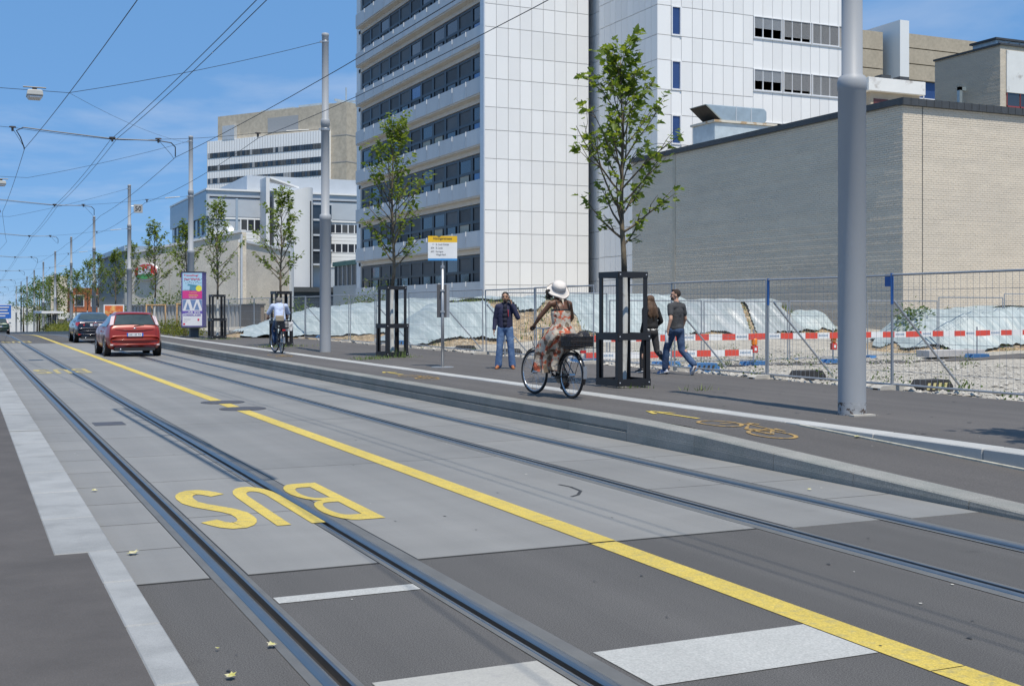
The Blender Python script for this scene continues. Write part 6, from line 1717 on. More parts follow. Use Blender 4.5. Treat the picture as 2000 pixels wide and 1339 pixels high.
# --- man with a phone, facing the street
J = dict(hipL=(-.085,0,.89),hipR=(.085,0,.89),knL=(-.125,.025,.48),knR=(.12,.025,.48),anL=(-.155,-.01,.085),anR=(.15,-.01,.085),toL=(-.185,.15,.035),toR=(.185,.15,.035),
  shL=(-.165,0,1.375),shR=(.165,0,1.375),elL=(-.285,.09,1.135),elR=(.225,-.05,1.105),wrL=(-.150,.10,1.425),wrR=(.245,.03,.865),head=(0,.02,1.585),hdL=(.25,-.18,1),hnL=(1,.0,-.1))
t, j, part, P, M, hm, sm_ = figure("person", "man in a navy jacket and jeans standing with a phone at his ear", (10.9,24.3,.25), R(153), J, SK_M, hands=(.55,.35))
q = MB(); torso(q, hm, sm_, .016)
for s_ in 'LR': sleeve(q, j['sh'+s_], j['el'+s_], .066, .057); sleeve(q, j['el'+s_], j['wr'+s_].lerp(j['el'+s_],.06), .056, .045)
q.cone(sm_+V3(-.05,-.02,.06), sm_+V3(.05,-.02,.06), .045,.045); part("jacket", q, M_NAVY, .012)
q = MB(); 
for z, w_ in ((.98,.055),(1.08,.060),(1.18,.068),(1.28,.062),(1.36,.045)): q.ell((0,.085,z), (w_,.060,.07), 14, 8)
q.cone((0,.03,1.38),(0,.03,1.44),.05,.048); part("shirt", q, M_SHIRT, .010)
q = MB(); q.ell((.0,.108,1.36),(.014,.03,.03)); q.cone((-.075,.128,1.16),(-.07,.135,1.30),.008,.008); part("red_trim", q, mat("red_trim", (.45,.03,.04), .7))
q = MB(); q.ell(hm+V3(0,0,.02),(.160,.115,.12),16,10)
for s_ in 'LR': q.cone(j['hip'+s_], j['kn'+s_], .098,.075); q.cone(j['kn'+s_], j['an'+s_]+V3(0,.01,.0), .074,.082)
part("jeans", q, M_JEAN, .012)
for s_ in 'LR': q = MB(); shoe(q, j['an'+s_], j['to'+s_]); part("shoe", q, M_SHOE, .009)
q = MB(); q.ell(P(0,-.014,.040),(.0775,.090,.082),16,10,M); part("cropped_hair", q, mat("cropped_black_hair", (.02,.017,.015), .85, bump=.4, bs=200))
q = MB(); q.ell(P(0,.066,-.088),(.034,.026,.022),12,8,M); q.ell(P(0,.090,-.045),(.022,.012,.008),10,6,M); part("beard", q, bpy.data.materials["cropped_black_hair"])
q = MB()
for sx in (-1,1): q.ell(P(sx*.032,.086,.030),(.017,.005,.004),8,6,M)
part("eyebrows", q, bpy.data.materials["cropped_black_hair"]); eyes(part, P, M)
q = MB(); q.cbox((-.098,.045,1.56),(.014,.05,.115),(R(-12),0,0)); ph = tag(q.build("phone", M_BLK), "dark phone held to the ear of the man in the navy jacket", "phone")
ph.location = (10.9,24.3,.25); ph.rotation_euler = (0,0,R(153))

# --- walking couple
J = dict(hipL=(-.085,.02,.90),hipR=(.085,-.01,.90),knL=(-.085,.20,.51),knR=(.085,-.06,.50),anL=(-.085,.24,.10),anR=(.09,-.40,.20),toL=(-.095,.40,.04),toR=(.10,-.33,.055),
  shL=(-.172,0,1.385),shR=(.172,0,1.385),elL=(-.245,-.09,1.12),elR=(.245,.0,1.13),wrL=(-.275,-.03,.88),wrR=(.275,.12,.92),head=(0,.03,1.605))
t, j, part, P, M, hm, sm_ = figure("person", "man in a dark grey T-shirt and jeans walking away beside the fence", (13.08,20.72,.25), R(12), J, SK_L, hands=(.8,.8), fwd=(-.75,.66,0))
q = MB(); torso(q, hm, sm_, .014)
for s_ in 'LR': sleeve(q, j['sh'+s_], j['sh'+s_].lerp(j['el'+s_],.62), .064, .062)
q.cone(sm_+V3(0,0,.0), sm_+V3(0,0,.05), .062,.055); part("t_shirt", q, cloth("charcoal_cotton", (.045,.046,.050)), .012)
q = MB(); q.ell(hm+V3(0,-.015,.0),(.155,.125,.12),16,10)
for s_ in 'LR': q.cone(j['hip'+s_], j['kn'+s_], .095,.072); q.cone(j['kn'+s_], j['an'+s_]+V3(0,0,.02), .072,.066)
part("jeans", q, M_JEAN2, .012)
M_BLSH, M_WSOLE = mat("blue_trainer", (.10,.16,.36), .6, var=.2, vs=18, col2=(.5,.5,.52), mixscale=18), mat("white_sole", (.60,.60,.60), .6)
for s_ in 'LR': 
    q = MB(); shoe(q, j['an'+s_], j['to'+s_]); part("trainer", q, M_BLSH, .009)
    q = MB(); d_ = (j['to'+s_]-j['an'+s_]); a_ = j['an'+s_]+V3(0,-.03,-.062); q.bar(a_-d_.normalized()*.05, j['to'+s_]+d_.normalized()*.05+V3(0,0,-.03), .075, .022); part("sole", q, M_WSOLE)
M_BRH = mat("dark_brown_hair", (.035,.020,.012), .7, bump=.8, bs=120, local=True)
q = MB(); q.ell(P(0,-.022,.030),(.082,.092,.092),16,10,M); q.ell(P(0,.03,.095),(.06,.055,.025),12,8,M); part("hair", q, M_BRH, .010)
q = MB(); q.ell(P(0,.045,-.075),(.05,.052,.036),12,8,M); part("beard", q, M_BRH, .010); eyes(part, P, M)
for nm, lb, jx, c, h_ in (("drink_bottle","orange labelled drink bottle in the walking man's right hand",'wrR',(.62,.18,.02),.20),("drink_bottle","clear crumpled bottle in the walking man's left hand",'wrL',(.62,.64,.66),.19)):
    p = j[jx]+(j[jx]-j['el'+jx[-1]]).normalized()*.075
    b_ = thing(nm, lb, "bottle", (13.08,20.72,.25), "bottles carried by the walking man", True, R(12))
    q = MB(); q.lathe([(.030,-.16),(.034,-.15),(.034,-.02),(.026,.02),(.013,.05),(.013,.07)], p, 14); link("bottle", q.mesh("bottle", [mat("bottle_"+jx, c, .15, spec=.8)], True)).parent = b_
    q = MB(); q.lathe([(.015,.0701),(.015,.09)], p, 10); link("cap", q.mesh("cap", [M_WHP if jx == 'wrL' else M_REFL])).parent = b_
J = dict(hipL=(-.08,.02,.84),hipR=(.08,-.01,.84),knL=(-.075,.18,.47),knR=(.08,-.10,.46),anL=(-.08,.20,.09),anR=(.085,-.42,.17),toL=(-.085,.34,.035),toR=(.09,-.37,.03),
  shL=(-.165,0,1.31),shR=(.165,0,1.31),elL=(-.225,-.06,1.06),elR=(.255,-.03,1.07),wrL=(-.20,.06,.84),wrR=(.20,.15,.93),head=(0,.035,1.49))
t, j, part, P, M, hm, sm_ = figure("person", "woman with long brown hair in a black jacket walking behind the tree guard", (12.86,21.35,.25), R(10), J, SK_L, True, hands=(.6,.8))
M_BJ = cloth("black_jacket_cloth", (.012,.012,.013)); q = MB(); torso(q, hm+V3(0,0,.08), sm_, .012, 0, True)
for s_ in 'LR': sleeve(q, j['sh'+s_], j['el'+s_], .062, .052); sleeve(q, j['el'+s_], j['wr'+s_].lerp(j['el'+s_],.10), .051, .042)
part("jacket", q, M_BJ, .012)
q = MB(); q.ell(hm+V3(0,-.005,.05),(.185,.135,.055),18,8); part("blouse_hem", q, cloth("patterned_hem", (.6,.6,.58), col2=(.03,.03,.03), mixscale=26, mixlo=.48, mixhi=.52), .011, 2)
q = MB(); q.ell(hm+V3(0,-.02,.0),(.158,.128,.12),16,10)
for s_ in 'LR': q.cone(j['hip'+s_], j['kn'+s_], .088,.060); q.cone(j['kn'+s_], j['an'+s_]+V3(0,0,.03), .058,.042)
part("leggings", q, cloth("grey_black_leggings", (.026,.026,.028)), .011)
for s_ in 'LR':
    q = MB(); shoe(q, j['an'+s_], j['to'+s_]); part("shoe", q, M_BLK, .009)
    q = MB(); d_ = (j['to'+s_]-j['an'+s_]); a_ = j['an'+s_]+V3(0,-.03,-.060); q.bar(a_-d_.normalized()*.04, j['to'+s_]+d_.normalized()*.04+V3(0,0,-.028), .065, .016); part("sole", q, M_WSOLE)
M_LBR = mat("long_brown_hair", (.085,.045,.022), .55, var=.35, vs=16, bump=1.0, bs=60, stretch=(1,1,.12), local=True, col2=(.20,.115,.055), mixscale=9, mixlo=.5, mixhi=.7)
q = MB(); q.ell(P(0,-.02,.025),(.088,.098,.098),16,10,M)
for i in range(9):
    a = -1.1+2.2*i/8; p0 = P(.070*math.sin(a),-.06*math.cos(a)-.02,-.02); l_ = .36+.05*math.sin(i*2.1)
    q.tube([p0, p0+V3(.03*math.sin(a),-.045,-l_*.4), p0+V3(.05*math.sin(a)+.012*math.sin(i*3),-.055,-l_*.75), p0+V3(.035*math.sin(a),-.04,-l_)], [.034,.042,.036,.010], 8)
part("long_hair", q, M_LBR, .010, 3)
q = MB(); q.cone(P(-.03,-.02,.118),P(.03,-.02,.118),.008,.008); part("hair_clip", q, mat("hair_clip", (.35,.33,.42), .4)); eyes(part, P, M)
q = MB(); p = j['wrL']+V3(0,.0,-.06); q.cbox(p,(.05,.09,.10)); hb_ = tag(q.build("purse", mat("pink_purse", (.50,.28,.30), .5, var=.3, vs=30, col2=(.06,.06,.06), mixscale=30)), "small pale purse in the left hand of the walking woman", "purse"); hb_.location = (12.86,21.35,.25); hb_.rotation_euler = (0,0,R(10))

# --- woman on the bicycle
WL, WR = (8.19,15.86,zl(16)-.002), R(3.5)
bicycle("black city bicycle ridden by the woman in the floral dress", WL, WR, .12, 1.13)
J = dict(hipL=(-.10,.27,.96),hipR=(.10,.27,.96),knL=(-.135,.68,.80),knR=(.13,.58,.62),anL=(-.135,.47,.53),anR=(.135,.38,.205),toL=(-.14,.60,.475),toR=(.14,.50,.145),
  shL=(-.165,.335,1.405),shR=(.165,.335,1.405),elL=(-.285,.46,1.20),elR=(.285,.46,1.20),wrL=(-.295,.61,1.075),wrR=(.295,.61,1.075),head=(0,.40,1.575),hdL=(0.02,1,-.35),hdR=(-.02,1,-.35),hnL=(.1,-.2,-1),hnR=(-.1,-.2,-1))
t, j, part, P, M, hm, sm_ = figure("person", "woman in a floral dress and white sun hat riding a bicycle", WL, WR, J, SK_D, True, hands=(.95,.95))
M_FLO = mat("floral_cotton", (.40,.36,.31), .85, var=.1, vs=9, bump=.6, bs=14, local=True, col2=(.42,.10,.05), mixscale=9.5, mixlo=.53, mixhi=.56)
_n = M_FLO.node_tree; _b = _n.nodes["Principled BSDF"]; _src = _b.inputs["Base Color"].links[0].from_socket
_vo = _n.nodes.new("ShaderNodeTexVoronoi"); _vo.inputs["Scale"].default_value = 15; _tc = _n.nodes.new("ShaderNodeTexCoord"); _n.links.new(_tc.outputs["Object"], _vo.inputs["Vector"])
_cr = _n.nodes.new("ShaderNodeValToRGB"); _cr.color_ramp.interpolation = 'CONSTANT'
for k_, (p_, c_) in enumerate(((0,(1,1,1,1)),(.42,(.42,.36,.30,1)),(.58,(1.25,1.2,1.1,1)),(.74,(.30,.20,.15,1)),(.84,(1,.9,.8,1)))):
    e_ = _cr.color_ramp.elements[k_] if k_ < 2 else _cr.color_ramp.elements.new(p_); e_.position = p_; e_.color = c_
_sp = _n.nodes.new("ShaderNodeSeparateColor"); _n.links.new(_vo.outputs["Color"], _sp.inputs[0]); _n.links.new(_sp.outputs[0], _cr.inputs[0])
_mm = _n.nodes.new("ShaderNodeMixRGB"); _mm.blend_type = 'MULTIPLY'; _mm.inputs[0].default_value = 1; _n.links.new(_src, _mm.inputs[1]); _n.links.new(_cr.outputs[0], _mm.inputs[2]); _n.links.new(_mm.outputs[0], _b.inputs["Base Color"])
q = MB()      # bodice up to the bust line, then the skirt over hips and knees
for k_ in range(12):
    z = 1.04+.0205*k_; u_ = abs(k_-4)/8; q.ell((0,.29+.0022*k_,z),(.148+.018*u_,.134+.006*u_,.075),20,8)
part("bodice", q, M_FLO, .011, 6)
q = MB(); rs = random.Random(8)
rings = [(1.10,0,.29,.145,.118),(1.04,0,.29,.185,.155),(.97,0,.30,.225,.205),(.90,0,.34,.238,.262),(.82,-.01,.42,.235,.300),(.73,-.03,.47,.225,.285),(.64,-.05,.49,.205,.250),(.55,-.06,.50,.185,.215),(.46,-.07,.50,.185,.195),(.38,-.08,.48,.175,.18)]
NR = 48; vs = []
for k_, (z, cx_, cy_, rx, ry) in enumerate(rings):
    am = max(0,(k_-2))*.0042+.004
    for i in range(NR):
        a = 2*math.pi*i/NR; f_ = 1+am/.2*(math.sin(7*a+.7*k_*.3)+.6*math.sin(12*a+1.3))*2.0
        vs.append((cx_+rx*f_*math.cos(a), cy_+ry*f_*math.sin(a), z+(.035*math.sin(3*a+1) if k_ > 6 else 0)))
K_ = len(rings)
q.add(vs, [((i+1)*NR+c_, (i+1)*NR+(c_+1)%NR, i*NR+(c_+1)%NR, i*NR+c_) for i in range(K_-1) for c_ in range(NR)])
part("skirt", q, M_FLO)
q = MB(); q.ell((0,.318,1.310),(.157,.130,.022),20,8); 
for sx in (-1,1): q.tube([(sx*.085,.205,1.31),(sx*.105,.235,1.39),(sx*.095,.31,1.465)], .0075, 6)
part("strap", q, M_BLK)
q = MB(); q.tube([(-.05,.285,1.475),(0,.27,1.47),(.05,.285,1.475)], .012, 6); q.tube([(0,.262,1.47),(.008,.252,1.40),(.0,.246,1.33)], [.016,.010,.014], 6); part("halter_knot", q, M_FLO)
q = MB(); rs = random.Random(3)
for i in range(70):
    a = rs.choice((0,math.pi))+rs.uniform(-.5,.5); e_ = rs.uniform(-.45,.30); r_ = rs.uniform(.10,.165); c0 = Vector(P(0,-.02,-.015)); p = c0+Vector((r_*math.cos(a)*math.cos(e_)*1.08, abs(r_*.6*math.sin(a))+.035, r_*.9*math.sin(e_)))
    if (p-Vector(P(0,.1,-.02))).length < .10: continue
    q.ell(p,(.032,.030,.030),6,5)
part("curly_hair", q, mat("black_curls", (.018,.014,.012), .8, bump=1.2, bs=90, local=True), .009, 1)
M_HAT = cloth("white_hat_cotton", (.60,.56,.52), bump=.4); q = MB(); cz = Vector(P(0,-.015,.045)); MT = Euler((R(38),R(-8),0)).to_matrix(); vs = []; nn = 30
prof = [(.176,-.016),(.180,-.032),(.166,-.030),(.138,-.014),(.114,.004),(.106,.02),(.102,.075),(.092,.105),(.06,.122),(.001,.126)]
for r_, z in prof:
    for i in range(nn): a = 2*math.pi*i/nn; vs.append(cz+MT @ Vector((r_*math.cos(a), r_*math.sin(a)*1.05, z+(.012*math.sin(2*a+.4)+.008*math.sin(5*a) if r_ > .12 else 0))))
q.add(vs, [(i*nn+c_,i*nn+(c_+1)%nn,(i+1)*nn+(c_+1)%nn,(i+1)*nn+c_) for i in range(len(prof)-1) for c_ in range(nn)])
ht = tag(q.build("sun_hat", M_HAT, None, True), "white cotton sun hat worn by the woman cyclist", "hat"); ht.location = WL; ht.rotation_euler = (0,0,WR)
q = MB()
for r_, z0_, z1_ in ((.1075,.018,.050),): q.v = []; 
vs = []
for z in (.016,.052):
    for i in range(nn): a = 2*math.pi*i/nn; vs.append(cz+MT @ Vector((.1085*math.cos(a), .1085*math.sin(a)*1.05, z)))
q.add(vs, [(c_,(c_+1)%nn,nn+(c_+1)%nn,nn+c_) for c_ in range(nn)]); o = link("hat_band", q.mesh("hat_band", [cloth("grey_hat_band", (.36,.34,.34))], True)); o.parent = ht
for s_ in 'LR': q = MB(); shoe(q, j['an'+s_], j['to'+s_]); part("sandal", q, mat("brown_sandal", (.06,.03,.02), .6), .009)
bk = thing("bicycle_basket", "black wire basket with dark bags on the rack of the woman's bicycle", "basket", WL, None, True, WR)
q = MB(); x0,x1,y0,y1,z0,z1 = -.20,.24,-.30,.06,.755,.955
for z in (z0,(z0+z1)/2,z1): q.tube([(x0,y0,z),(x1,y0,z),(x1,y1,z),(x0,y1,z),(x0,y0,z)], .005, 5)
for i in range(9):
    x = x0+(x1-x0)*i/8
    for y in (y0,y1): q.tube([(x,y,z0),(x,y,z1)], .003, 4)
for i in range(7):
    y = y0+(y1-y0)*i/6
    for x in (x0,x1): q.tube([(x,y,z0),(x,y,z1)], .003, 4)
    q.tube([(x0,y,z0),(x1,y,z0)], .003, 4)
link("wire_mesh", q.mesh("wire_mesh", [M_BLK])).parent = bk
q = MB(); q.cbox((.02,-.12,.85),(.38,.32,.16)); q.ell((-.06,-.13,.92),(.13,.13,.05),14,8); q.ell((.14,-.10,.93),(.10,.12,.075),14,8); q.ell((.05,-.2,.93),(.07,.07,.06),10,6); bg = tag(link("dark_bag", fuse(q, .014, 4)), "dark shiny bag stuffed in the bicycle basket", "bag"); bg.data.materials.append(mat("black_bag", (.022,.016,.014), .35, bump=1.0, bs=18, local=True)); bg.location = WL; bg.rotation_euler = (0,0,WR)

# --- man on the farther bicycle
ML, MR = (8.62,35.5,.25), R(-3)
bicycle("dark bicycle ridden by the man in the pale blue shirt", ML, MR, .22, 1.12)
J = dict(hipL=(-.09,.27,.97),hipR=(.09,.27,.97),knL=(-.13,.62,.72),knR=(.13,.66,.80),anL=(-.135,.40,.30),anR=(.135,.48,.53),toL=(-.14,.53,.25),toR=(.14,.62,.475),
  shL=(-.195,.42,1.41),shR=(.195,.42,1.41),elL=(-.30,.54,1.19),elR=(.30,.54,1.19),wrL=(-.295,.62,1.075),wrR=(.295,.62,1.075),head=(0,.54,1.56),hdL=(.02,1,-.3),hdR=(-.02,1,-.3),hnL=(.1,-.2,-1),hnR=(-.1,-.2,-1))
t, j, part, P, M, hm, sm_ = figure("person", "grey haired man in a pale blue shirt cycling away on the lane", ML, MR, J, SK_L, hands=(.95,.95))
q = MB(); torso(q, hm+V3(0,.0,.02), sm_, .020)
for s_ in 'LR': sleeve(q, j['sh'+s_], j['sh'+s_].lerp(j['el'+s_],.95), .078, .068)
q.cone(sm_+V3(0,.02,.02), sm_+V3(0,.06,.06), .058,.05); part("shirt", q, cloth("pale_blue_shirt_cotton", (.42,.49,.66)), .012)
q = MB(); q.ell(hm+V3(0,-.01,-.01),(.160,.13,.11),16,10)
for s_ in 'LR': q.cone(j['hip'+s_], j['kn'+s_], .094,.070); q.cone(j['kn'+s_], j['an'+s_]+V3(0,0,.04), .070,.056)
part("trousers", q, M_JEAN2, .012)
for s_ in 'LR': q = MB(); shoe(q, j['an'+s_], j['to'+s_]); part("shoe", q, M_BLK, .009)
q = MB(); q.ell(P(0,-.022,.022),(.084,.096,.092),16,10,M); part("grey_hair", q, mat("grey_hair", (.20,.185,.165), .8, bump=.8, bs=100, local=True), .010)
bg = thing("shoulder_bag", "beige shoulder bag slung behind the cyclist in the pale shirt", "bag", ML, None, True, MR)
q = MB(); q.cbox((-.04,.115,1.03),(.25,.09,.20)); o = bevel(link("bag_body", q.mesh("bag_body", [mat("beige_canvas", (.33,.28,.21), .85, var=.2, vs=18, bump=.5, bs=40, local=True)])), .03, 3); o.parent = bg
q = MB(); q.tube([(.07,.15,1.13),(.12,.255,1.30),(.13,.34,1.44),(.10,.42,1.50)], .010, 6); link("strap", q.mesh("strap", [bpy.data.materials["beige_canvas"]])).parent = bg
wb_ = thing("carrier_bag", "white printed carrier bag hanging at the right side of the far bicycle", "bag", ML, None, True, MR)
q = MB(); q.prism([(.12,.66),(.32,.66),(.36,.93),(.10,.93)], .02,.16,'xz'); o = bevel(link("bag_body", q.mesh("bag_body", [mat("white_plastic_bag", (.62,.62,.63), .5, var=.1, vs=14, bump=.6, bs=16, local=True)])), .02, 2); o.parent = wb_
q = MB(); q.tube([(.14,.05,.93),(.14,.06,1.0)], .012, 6); q.tube([(.31,.05,.93),(.31,.06,1.0)], .012, 6); link("handle", q.mesh("handle", [bpy.data.materials["white_plastic_bag"]])).parent = wb_
q = MB(); q.add([(.22,.018,.78),(.31,.018,.80),(.32,.018,.89),(.26,.018,.86)], [(0,1,2,3)]); q.add([(.16,.018,.71),(.25,.018,.70),(.25,.018,.74),(.17,.018,.75)], [(0,1,2,3)]); link("grey_print", q.mesh("grey_print", [M_SHUT])).parent = wb_
cr_ = thing("rear_crate", "dark slatted crate on the rack of the far bicycle", "crate", ML, None, True, MR)
for i in range(4):
    q = MB(); z = .76+.06*i; q.box(-.17,.17,-.20,-.19,z,z+.035); q.box(-.17,.17,.11,.12,z,z+.035); q.box(-.18,-.17,-.20,.12,z,z+.035); q.box(.17,.18,-.20,.12,z,z+.035); link("slat_ring", q.mesh("slat_ring", [M_BLK])).parent = cr_
q = MB(); q.box(-.17,.17,-.19,.11,.745,.758); link("floor", q.mesh("floor", [M_BLK])).parent = cr_

# ================================================================ cars
def car(label, loc, rz, paint_m, kind, group="cars driving away up the street"):
    t = thing("car", label, "car", loc, group, True, rz)
    hb = kind == 'hatch'
    if hb:
        top = [(0,.66),(.03,.86),(.07,.98),(.16,1.10),(.28,1.24),(.40,1.37),(.48,1.425),(.75,1.46),(1.2,1.485),(1.9,1.46),(2.35,1.36),(2.75,1.16),(3.1,1.0),(3.5,.95),(3.95,.84),(4.22,.70),(4.34,.58)]
        W = .905; belt = .97; L_ = 4.34; wr = .545
    else:
        top = [(0,.66),(.03,.86),(.07,.985),(.14,1.02),(.45,1.035),(.68,1.05),(.95,1.16),(1.25,1.30),(1.5,1.375),(1.9,1.415),(2.4,1.41),(2.8,1.32),(3.2,1.13),(3.5,1.0),(3.95,.93),(4.3,.80),(4.5,.62)]
        W = .90; belt = 1.0; L_ = 4.5; wr = .53
    st = [y for y, z in top]
    def width(y):
        e = min(y, L_-y); return W*(.86+.14*min(1, (e/.55))**.6)
    q = MB(); rings_ = []
    for y, zt in top:
        w = width(y); zb = .20 if .25 < y < L_-.3 else .27+.05*(1 if y < .1 else 0)
        if zt > belt+.03:
            f_ = min(1, (zt-belt)/.45)
            half = [(0,zb),(.78*w,zb),(.95*w,zb+.10),(w,.50),(w*.995,.72),(w*.955,.90),(w*.925,belt),(lerp_(w*.90,wr+.10,f_*.6),belt+(zt-belt)*.45),(lerp_(w*.86,wr+.02,f_),zt-.05*f_),(wr*.86,zt-.012),(wr*.5,zt),(0,zt+.006)]
        else:
            half = [(0,zb),(.78*w,zb),(.95*w,zb+.10),(w,min(.50,zt-.12)),(w*.995,min(.72,zt-.08)),(w*.965,min(.88,zt-.045)),(w*.93,zt-.02),(w*.88,zt-.008),(w*.78,zt),(w*.6,zt+.004),(w*.3,zt+.006),(0,zt+.008)]
        full = half+[(-x, z) for x, z in half[-2:0:-1]]
        rings_.append([(x, y, z) for x, z in full])
    n = len(rings_[0])
    vs = [p for r_ in rings_ for p in r_]
    fs = [(i*n+(k+1)%n, i*n+k, (i+1)*n+k, (i+1)*n+(k+1)%n) for i in range(len(rings_)-1) for k in range(n)]
    fs = [f[::-1] for f in fs]
    fs += [tuple(range(n)), tuple(range((len(rings_)-1)*n+n-1, (len(rings_)-1)*n-1, -1))]
    q.add(vs, fs); o = link("body", q.mesh("body", [paint_m], True)); o.parent = t
    sb = o.modifiers.new("subsurf", 'SUBSURF'); sb.levels = 2; sb.render_levels = 2
    def part(name, mb, m, sm=False, par=None): o_ = link(name, mb.mesh(name, [m], sm)); o_.parent = par or t; return o_
    def zt(y):
        for (a, za), (b, zb_) in zip(top, top[1:]):
            if a <= y <= b: return za+(zb_-za)*(y-a)/(b-a)
    # rear window follows the slope of the tail
    def patch(name, y0, y1, h0, h1, m, off=.012, nx=8, ny=5):
        q = MB(); vs = []
        for jn in range(ny+1):
            y = y0+(y1-y0)*jn/ny; z = zt(y); hw = h0+(h1-h0)*jn/ny
            for i in range(nx+1):
                u = -1+2*i/nx; vs.append((hw*u, y-off*1.2+.045*u*u*(0 if hb else .5), z+off*.8-.05*abs(u)**3*(.35)))
        q.add(vs, [(jn*(nx+1)+i, jn*(nx+1)+i+1, (jn+1)*(nx+1)+i+1, (jn+1)*(nx+1)+i) for jn in range(ny) for i in range(nx)]); part(name, q, m, True)
    M_CG = bpy.data.materials.get("car_glass") or mat("car_glass", (.045,.06,.058), .05, spec=.9, var=.3, vs=2.5)
    M_TRIM = bpy.data.materials.get("black_trim") or mat("black_trim", (.02,.02,.022), .5)
    if hb:
        patch("rear_window", .125, .405, .655, .535, M_CG, .016); patch("spoiler", .425, .60, .56, .55, paint_m, .03)
    else:
        patch("rear_window", .72, 1.42, .66, .55, M_CG, .014)
    # side windows
    for sx in (-1,1):
        q = MB(); ya, yb = (.62,2.75) if hb else (1.05,3.2); vs = []; m_ = 10
        for i in range(m_+1):
            y = ya+(yb-ya)*i/m_; z1 = max(belt+.04, zt(y)-.10); w = width(y); f_ = min(1,(zt(y)-belt)/.45)
            vs += [(sx*(w*.925+.004), y, belt+.02), (sx*(lerp_(w*.90,wr+.10,f_*.6)+.010), y, belt+(z1-belt)*.5), (sx*(lerp_(w*.87,wr+.06,f_)+.012), y, z1)]
        q.add(vs, [(i*3+k, (i+1)*3+k, (i+1)*3+k+1, i*3+k+1) if sx < 0 else (i*3+k+1, (i+1)*3+k+1, (i+1)*3+k, i*3+k) for i in range(m_) for k in range(2)]); part("side_window", q, M_CG, True)
        # mirror
        q = MB(); my = 2.55 if hb else 2.95; q.ell((sx*(W+.09),my,belt+.06),(.10,.06,.075),10,8); part("mirror", q, paint_m if hb else M_TRIM, True)
        q = MB(); q.cbox((sx*(W+.09),my-.055,belt+.06),(.14,.02,.10)); part("mirror_glass", q, M_CHROME)
        # door seams and handle
        q = MB()
        for yy in ((1.35,2.35) if hb else (1.55,2.55)): q.box(sx*W-.004,sx*W+.004,yy-.006,yy+.006,.36,belt-.06)
        part("door_gap", q, M_TRIM); q = MB(); q.cbox((sx*(W+.008),1.55 if hb else 1.75,.82),(.03,.18,.035)); part("door_handle", q, paint_m)
    # lamps
    M_RL = bpy.data.materials.get("tail_red") or mat("tail_red", (.50,.02,.015), .15, coat=.6); M_CL = bpy.data.materials.get("tail_clear") or mat("tail_clear", (.66,.52,.52), .15, coat=.6)
    for sx in (-1,1):
        q = MB()
        if hb:
            ys2 = (.115,.20,.29,.37); vs = []
            for y in ys2:
                z = zt(y); w = .715-.30*(y-.115); vs += [(sx*(w-.045), y-.022, z+.015), (sx*(w+.07), y+.035, z-.005)]
            q.add(vs, [(2*i,2*i+1,2*i+3,2*i+2) if sx > 0 else (2*i+2,2*i+3,2*i+1,2*i) for i in range(3)]); part("tail_light", q, M_CL, True)
        else:
            q.add([(sx*.50,-.004+.02,.80),(sx*.80,.05,.78),(sx*.885,.30,.84),(sx*.86,.30,.965),(sx*.76,.055,.965),(sx*.48,.035,.93)], [(0,1,4,5),(1,2,3,4)] if sx > 0 else [(5,4,1,0),(4,3,2,1)]); part("tail_light", q, M_RL)
            q = MB(); q.cbox((sx*.60,.012,.935),(.20,.03,.05)); part("reversing_light", q, M_CL)
        q = MB(); q.cbox((sx*.70,-.005,.40),(.16,.02,.05)); part("reflector", q, M_RL if not hb else M_CL)
    # plate, badge, bumper lines, underside
    zp = .73 if hb else .84
    q = MB(); q.box(-.26,.26,-.032,-.018,zp-.055,zp+.055); part("number_plate", q, M_WHP)
    q = MB(); q.box(-.262,-.215,-.0345,-.0325,zp-.055,zp+.055); q.box(.215,.262,-.0345,-.0325,zp-.055,zp+.055)
    if hb: part("plate_band", q, bpy.data.materials["motorway_blue"])
    vs, fs = text_mb("AX 133 TX" if hb else "BS 5018", .38 if hb else .26, .066, .015); q = MB(); q.add([(v[0]-(.19 if hb else .13),-.0335,zp-.033+v[2]) for v in vs], fs); part("plate_lettering", q, M_INK)
    q = MB(); q.ell((0,.05 if hb else .03,.93 if hb else .97),(.055,.02,.028),14,8); part("badge", q, M_CHROME, True)
    q = MB(); q.tube([(-.80,.06,.55),(-.70,-.015,.555),(-.3,-.034,.56),(.3,-.034,.56),(.70,-.015,.555),(.80,.06,.55)], .02, 8); q.tube([(-.78,.05,.40),(-.66,-.012,.40),(0,-.028,.405),(.66,-.012,.40),(.78,.05,.40)], .022, 8); part("bumper_crease", q, paint_m, True)
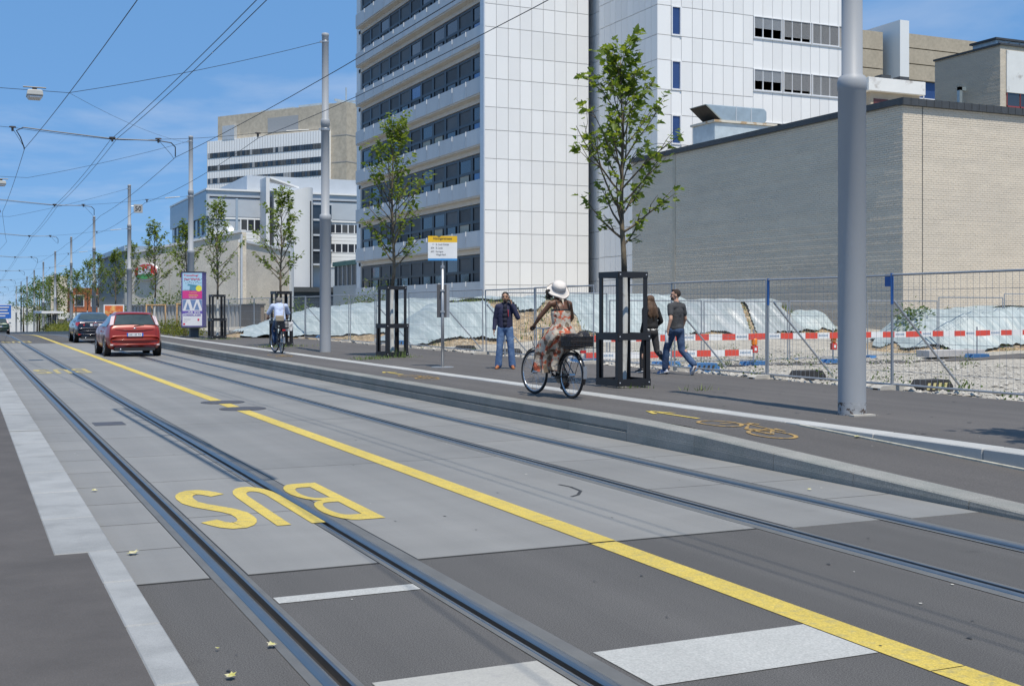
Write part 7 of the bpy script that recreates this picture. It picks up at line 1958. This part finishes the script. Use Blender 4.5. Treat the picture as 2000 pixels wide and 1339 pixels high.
    q = MB(); q.tube([(-.62,.045,.90),(-.3,.018,.885),(0,.012,.88),(.3,.018,.885),(.62,.045,.90)], .012, 8); part("tailgate_crease", q, paint_m, True)
    q = MB(); q.prism([(-.62,.20),(.62,.20),(.66,.31),(-.66,.31)], -.012,.5,'xz'); part("rear_valance", q, M_TRIM)
    q = MB(); q.tube([(-.45,-.02,.25),(-.45,.3,.25)], .032, 10); part("exhaust", q, M_CHROME, True)
    if hb: q = MB(); q.tube([(-.02,.075,1.01),(.30,.10,1.055)], .012, 6); part("wiper", q, M_TRIM)
    # wheels
    for sx in (-1,1):
        for yw in ((.78,3.42) if hb else (.86,3.62)):
            q = MB(); q.lathe([(.20,-.10),(.30,-.105),(.325,-.08),(.328,0),(.325,.08),(.30,.105),(.20,.10)], (sx*.80,yw,.325), 28, 'x', False); w_ = part("wheel", q, M_TYRE, True)
            q = MB(); q.lathe([(.215,.085*sx),(.20,.095*sx),(.17,.06*sx),(.001,.05*sx)], (sx*.80,yw,.325), 24, 'x', False); part("rim", q, M_CHROME, True, w_)
            q = MB()
            for i in range(5):
                a = 2*math.pi*i/5; q.bar((sx*.89,yw,.325),(sx*.89,yw+.19*math.cos(a),.325+.19*math.sin(a)),.045,.02,(1,0,0))
            part("spoke", q, M_ALU, False, w_)
            q = MB(); q.lathe([(.385,-.012),(.385,.012),(.34,.014),(.34,-.014)], (sx*(width(yw)-.012),yw,.34), 28, 'x', False); part("wheel_arch", q, M_TRIM)
    return t
def lerp_(a, b, f_): return a+(b-a)*f_
M_RED = mat("red_car_paint", (.26,.020,.009), .32, .10, var=.03, coat=.5)
M_NAVYC = mat("dark_blue_car_paint", (.016,.018,.030), .22, .35, var=.03, coat=.8)
car("red hatchback driving away in the car lane", (5.12,41.2,0), R(0), M_RED, 'hatch')
car("dark sedan with red tail light ahead of the red hatchback", (5.55,58.6,0), R(0), M_NAVYC, 'sedan')
car("dark green car at the left edge beyond the crest of the street", (3.0,122,zr(122)), R(0), mat("dark_green_car_paint", (.02,.045,.03), .3, .3, coat=.6), 'hatch')
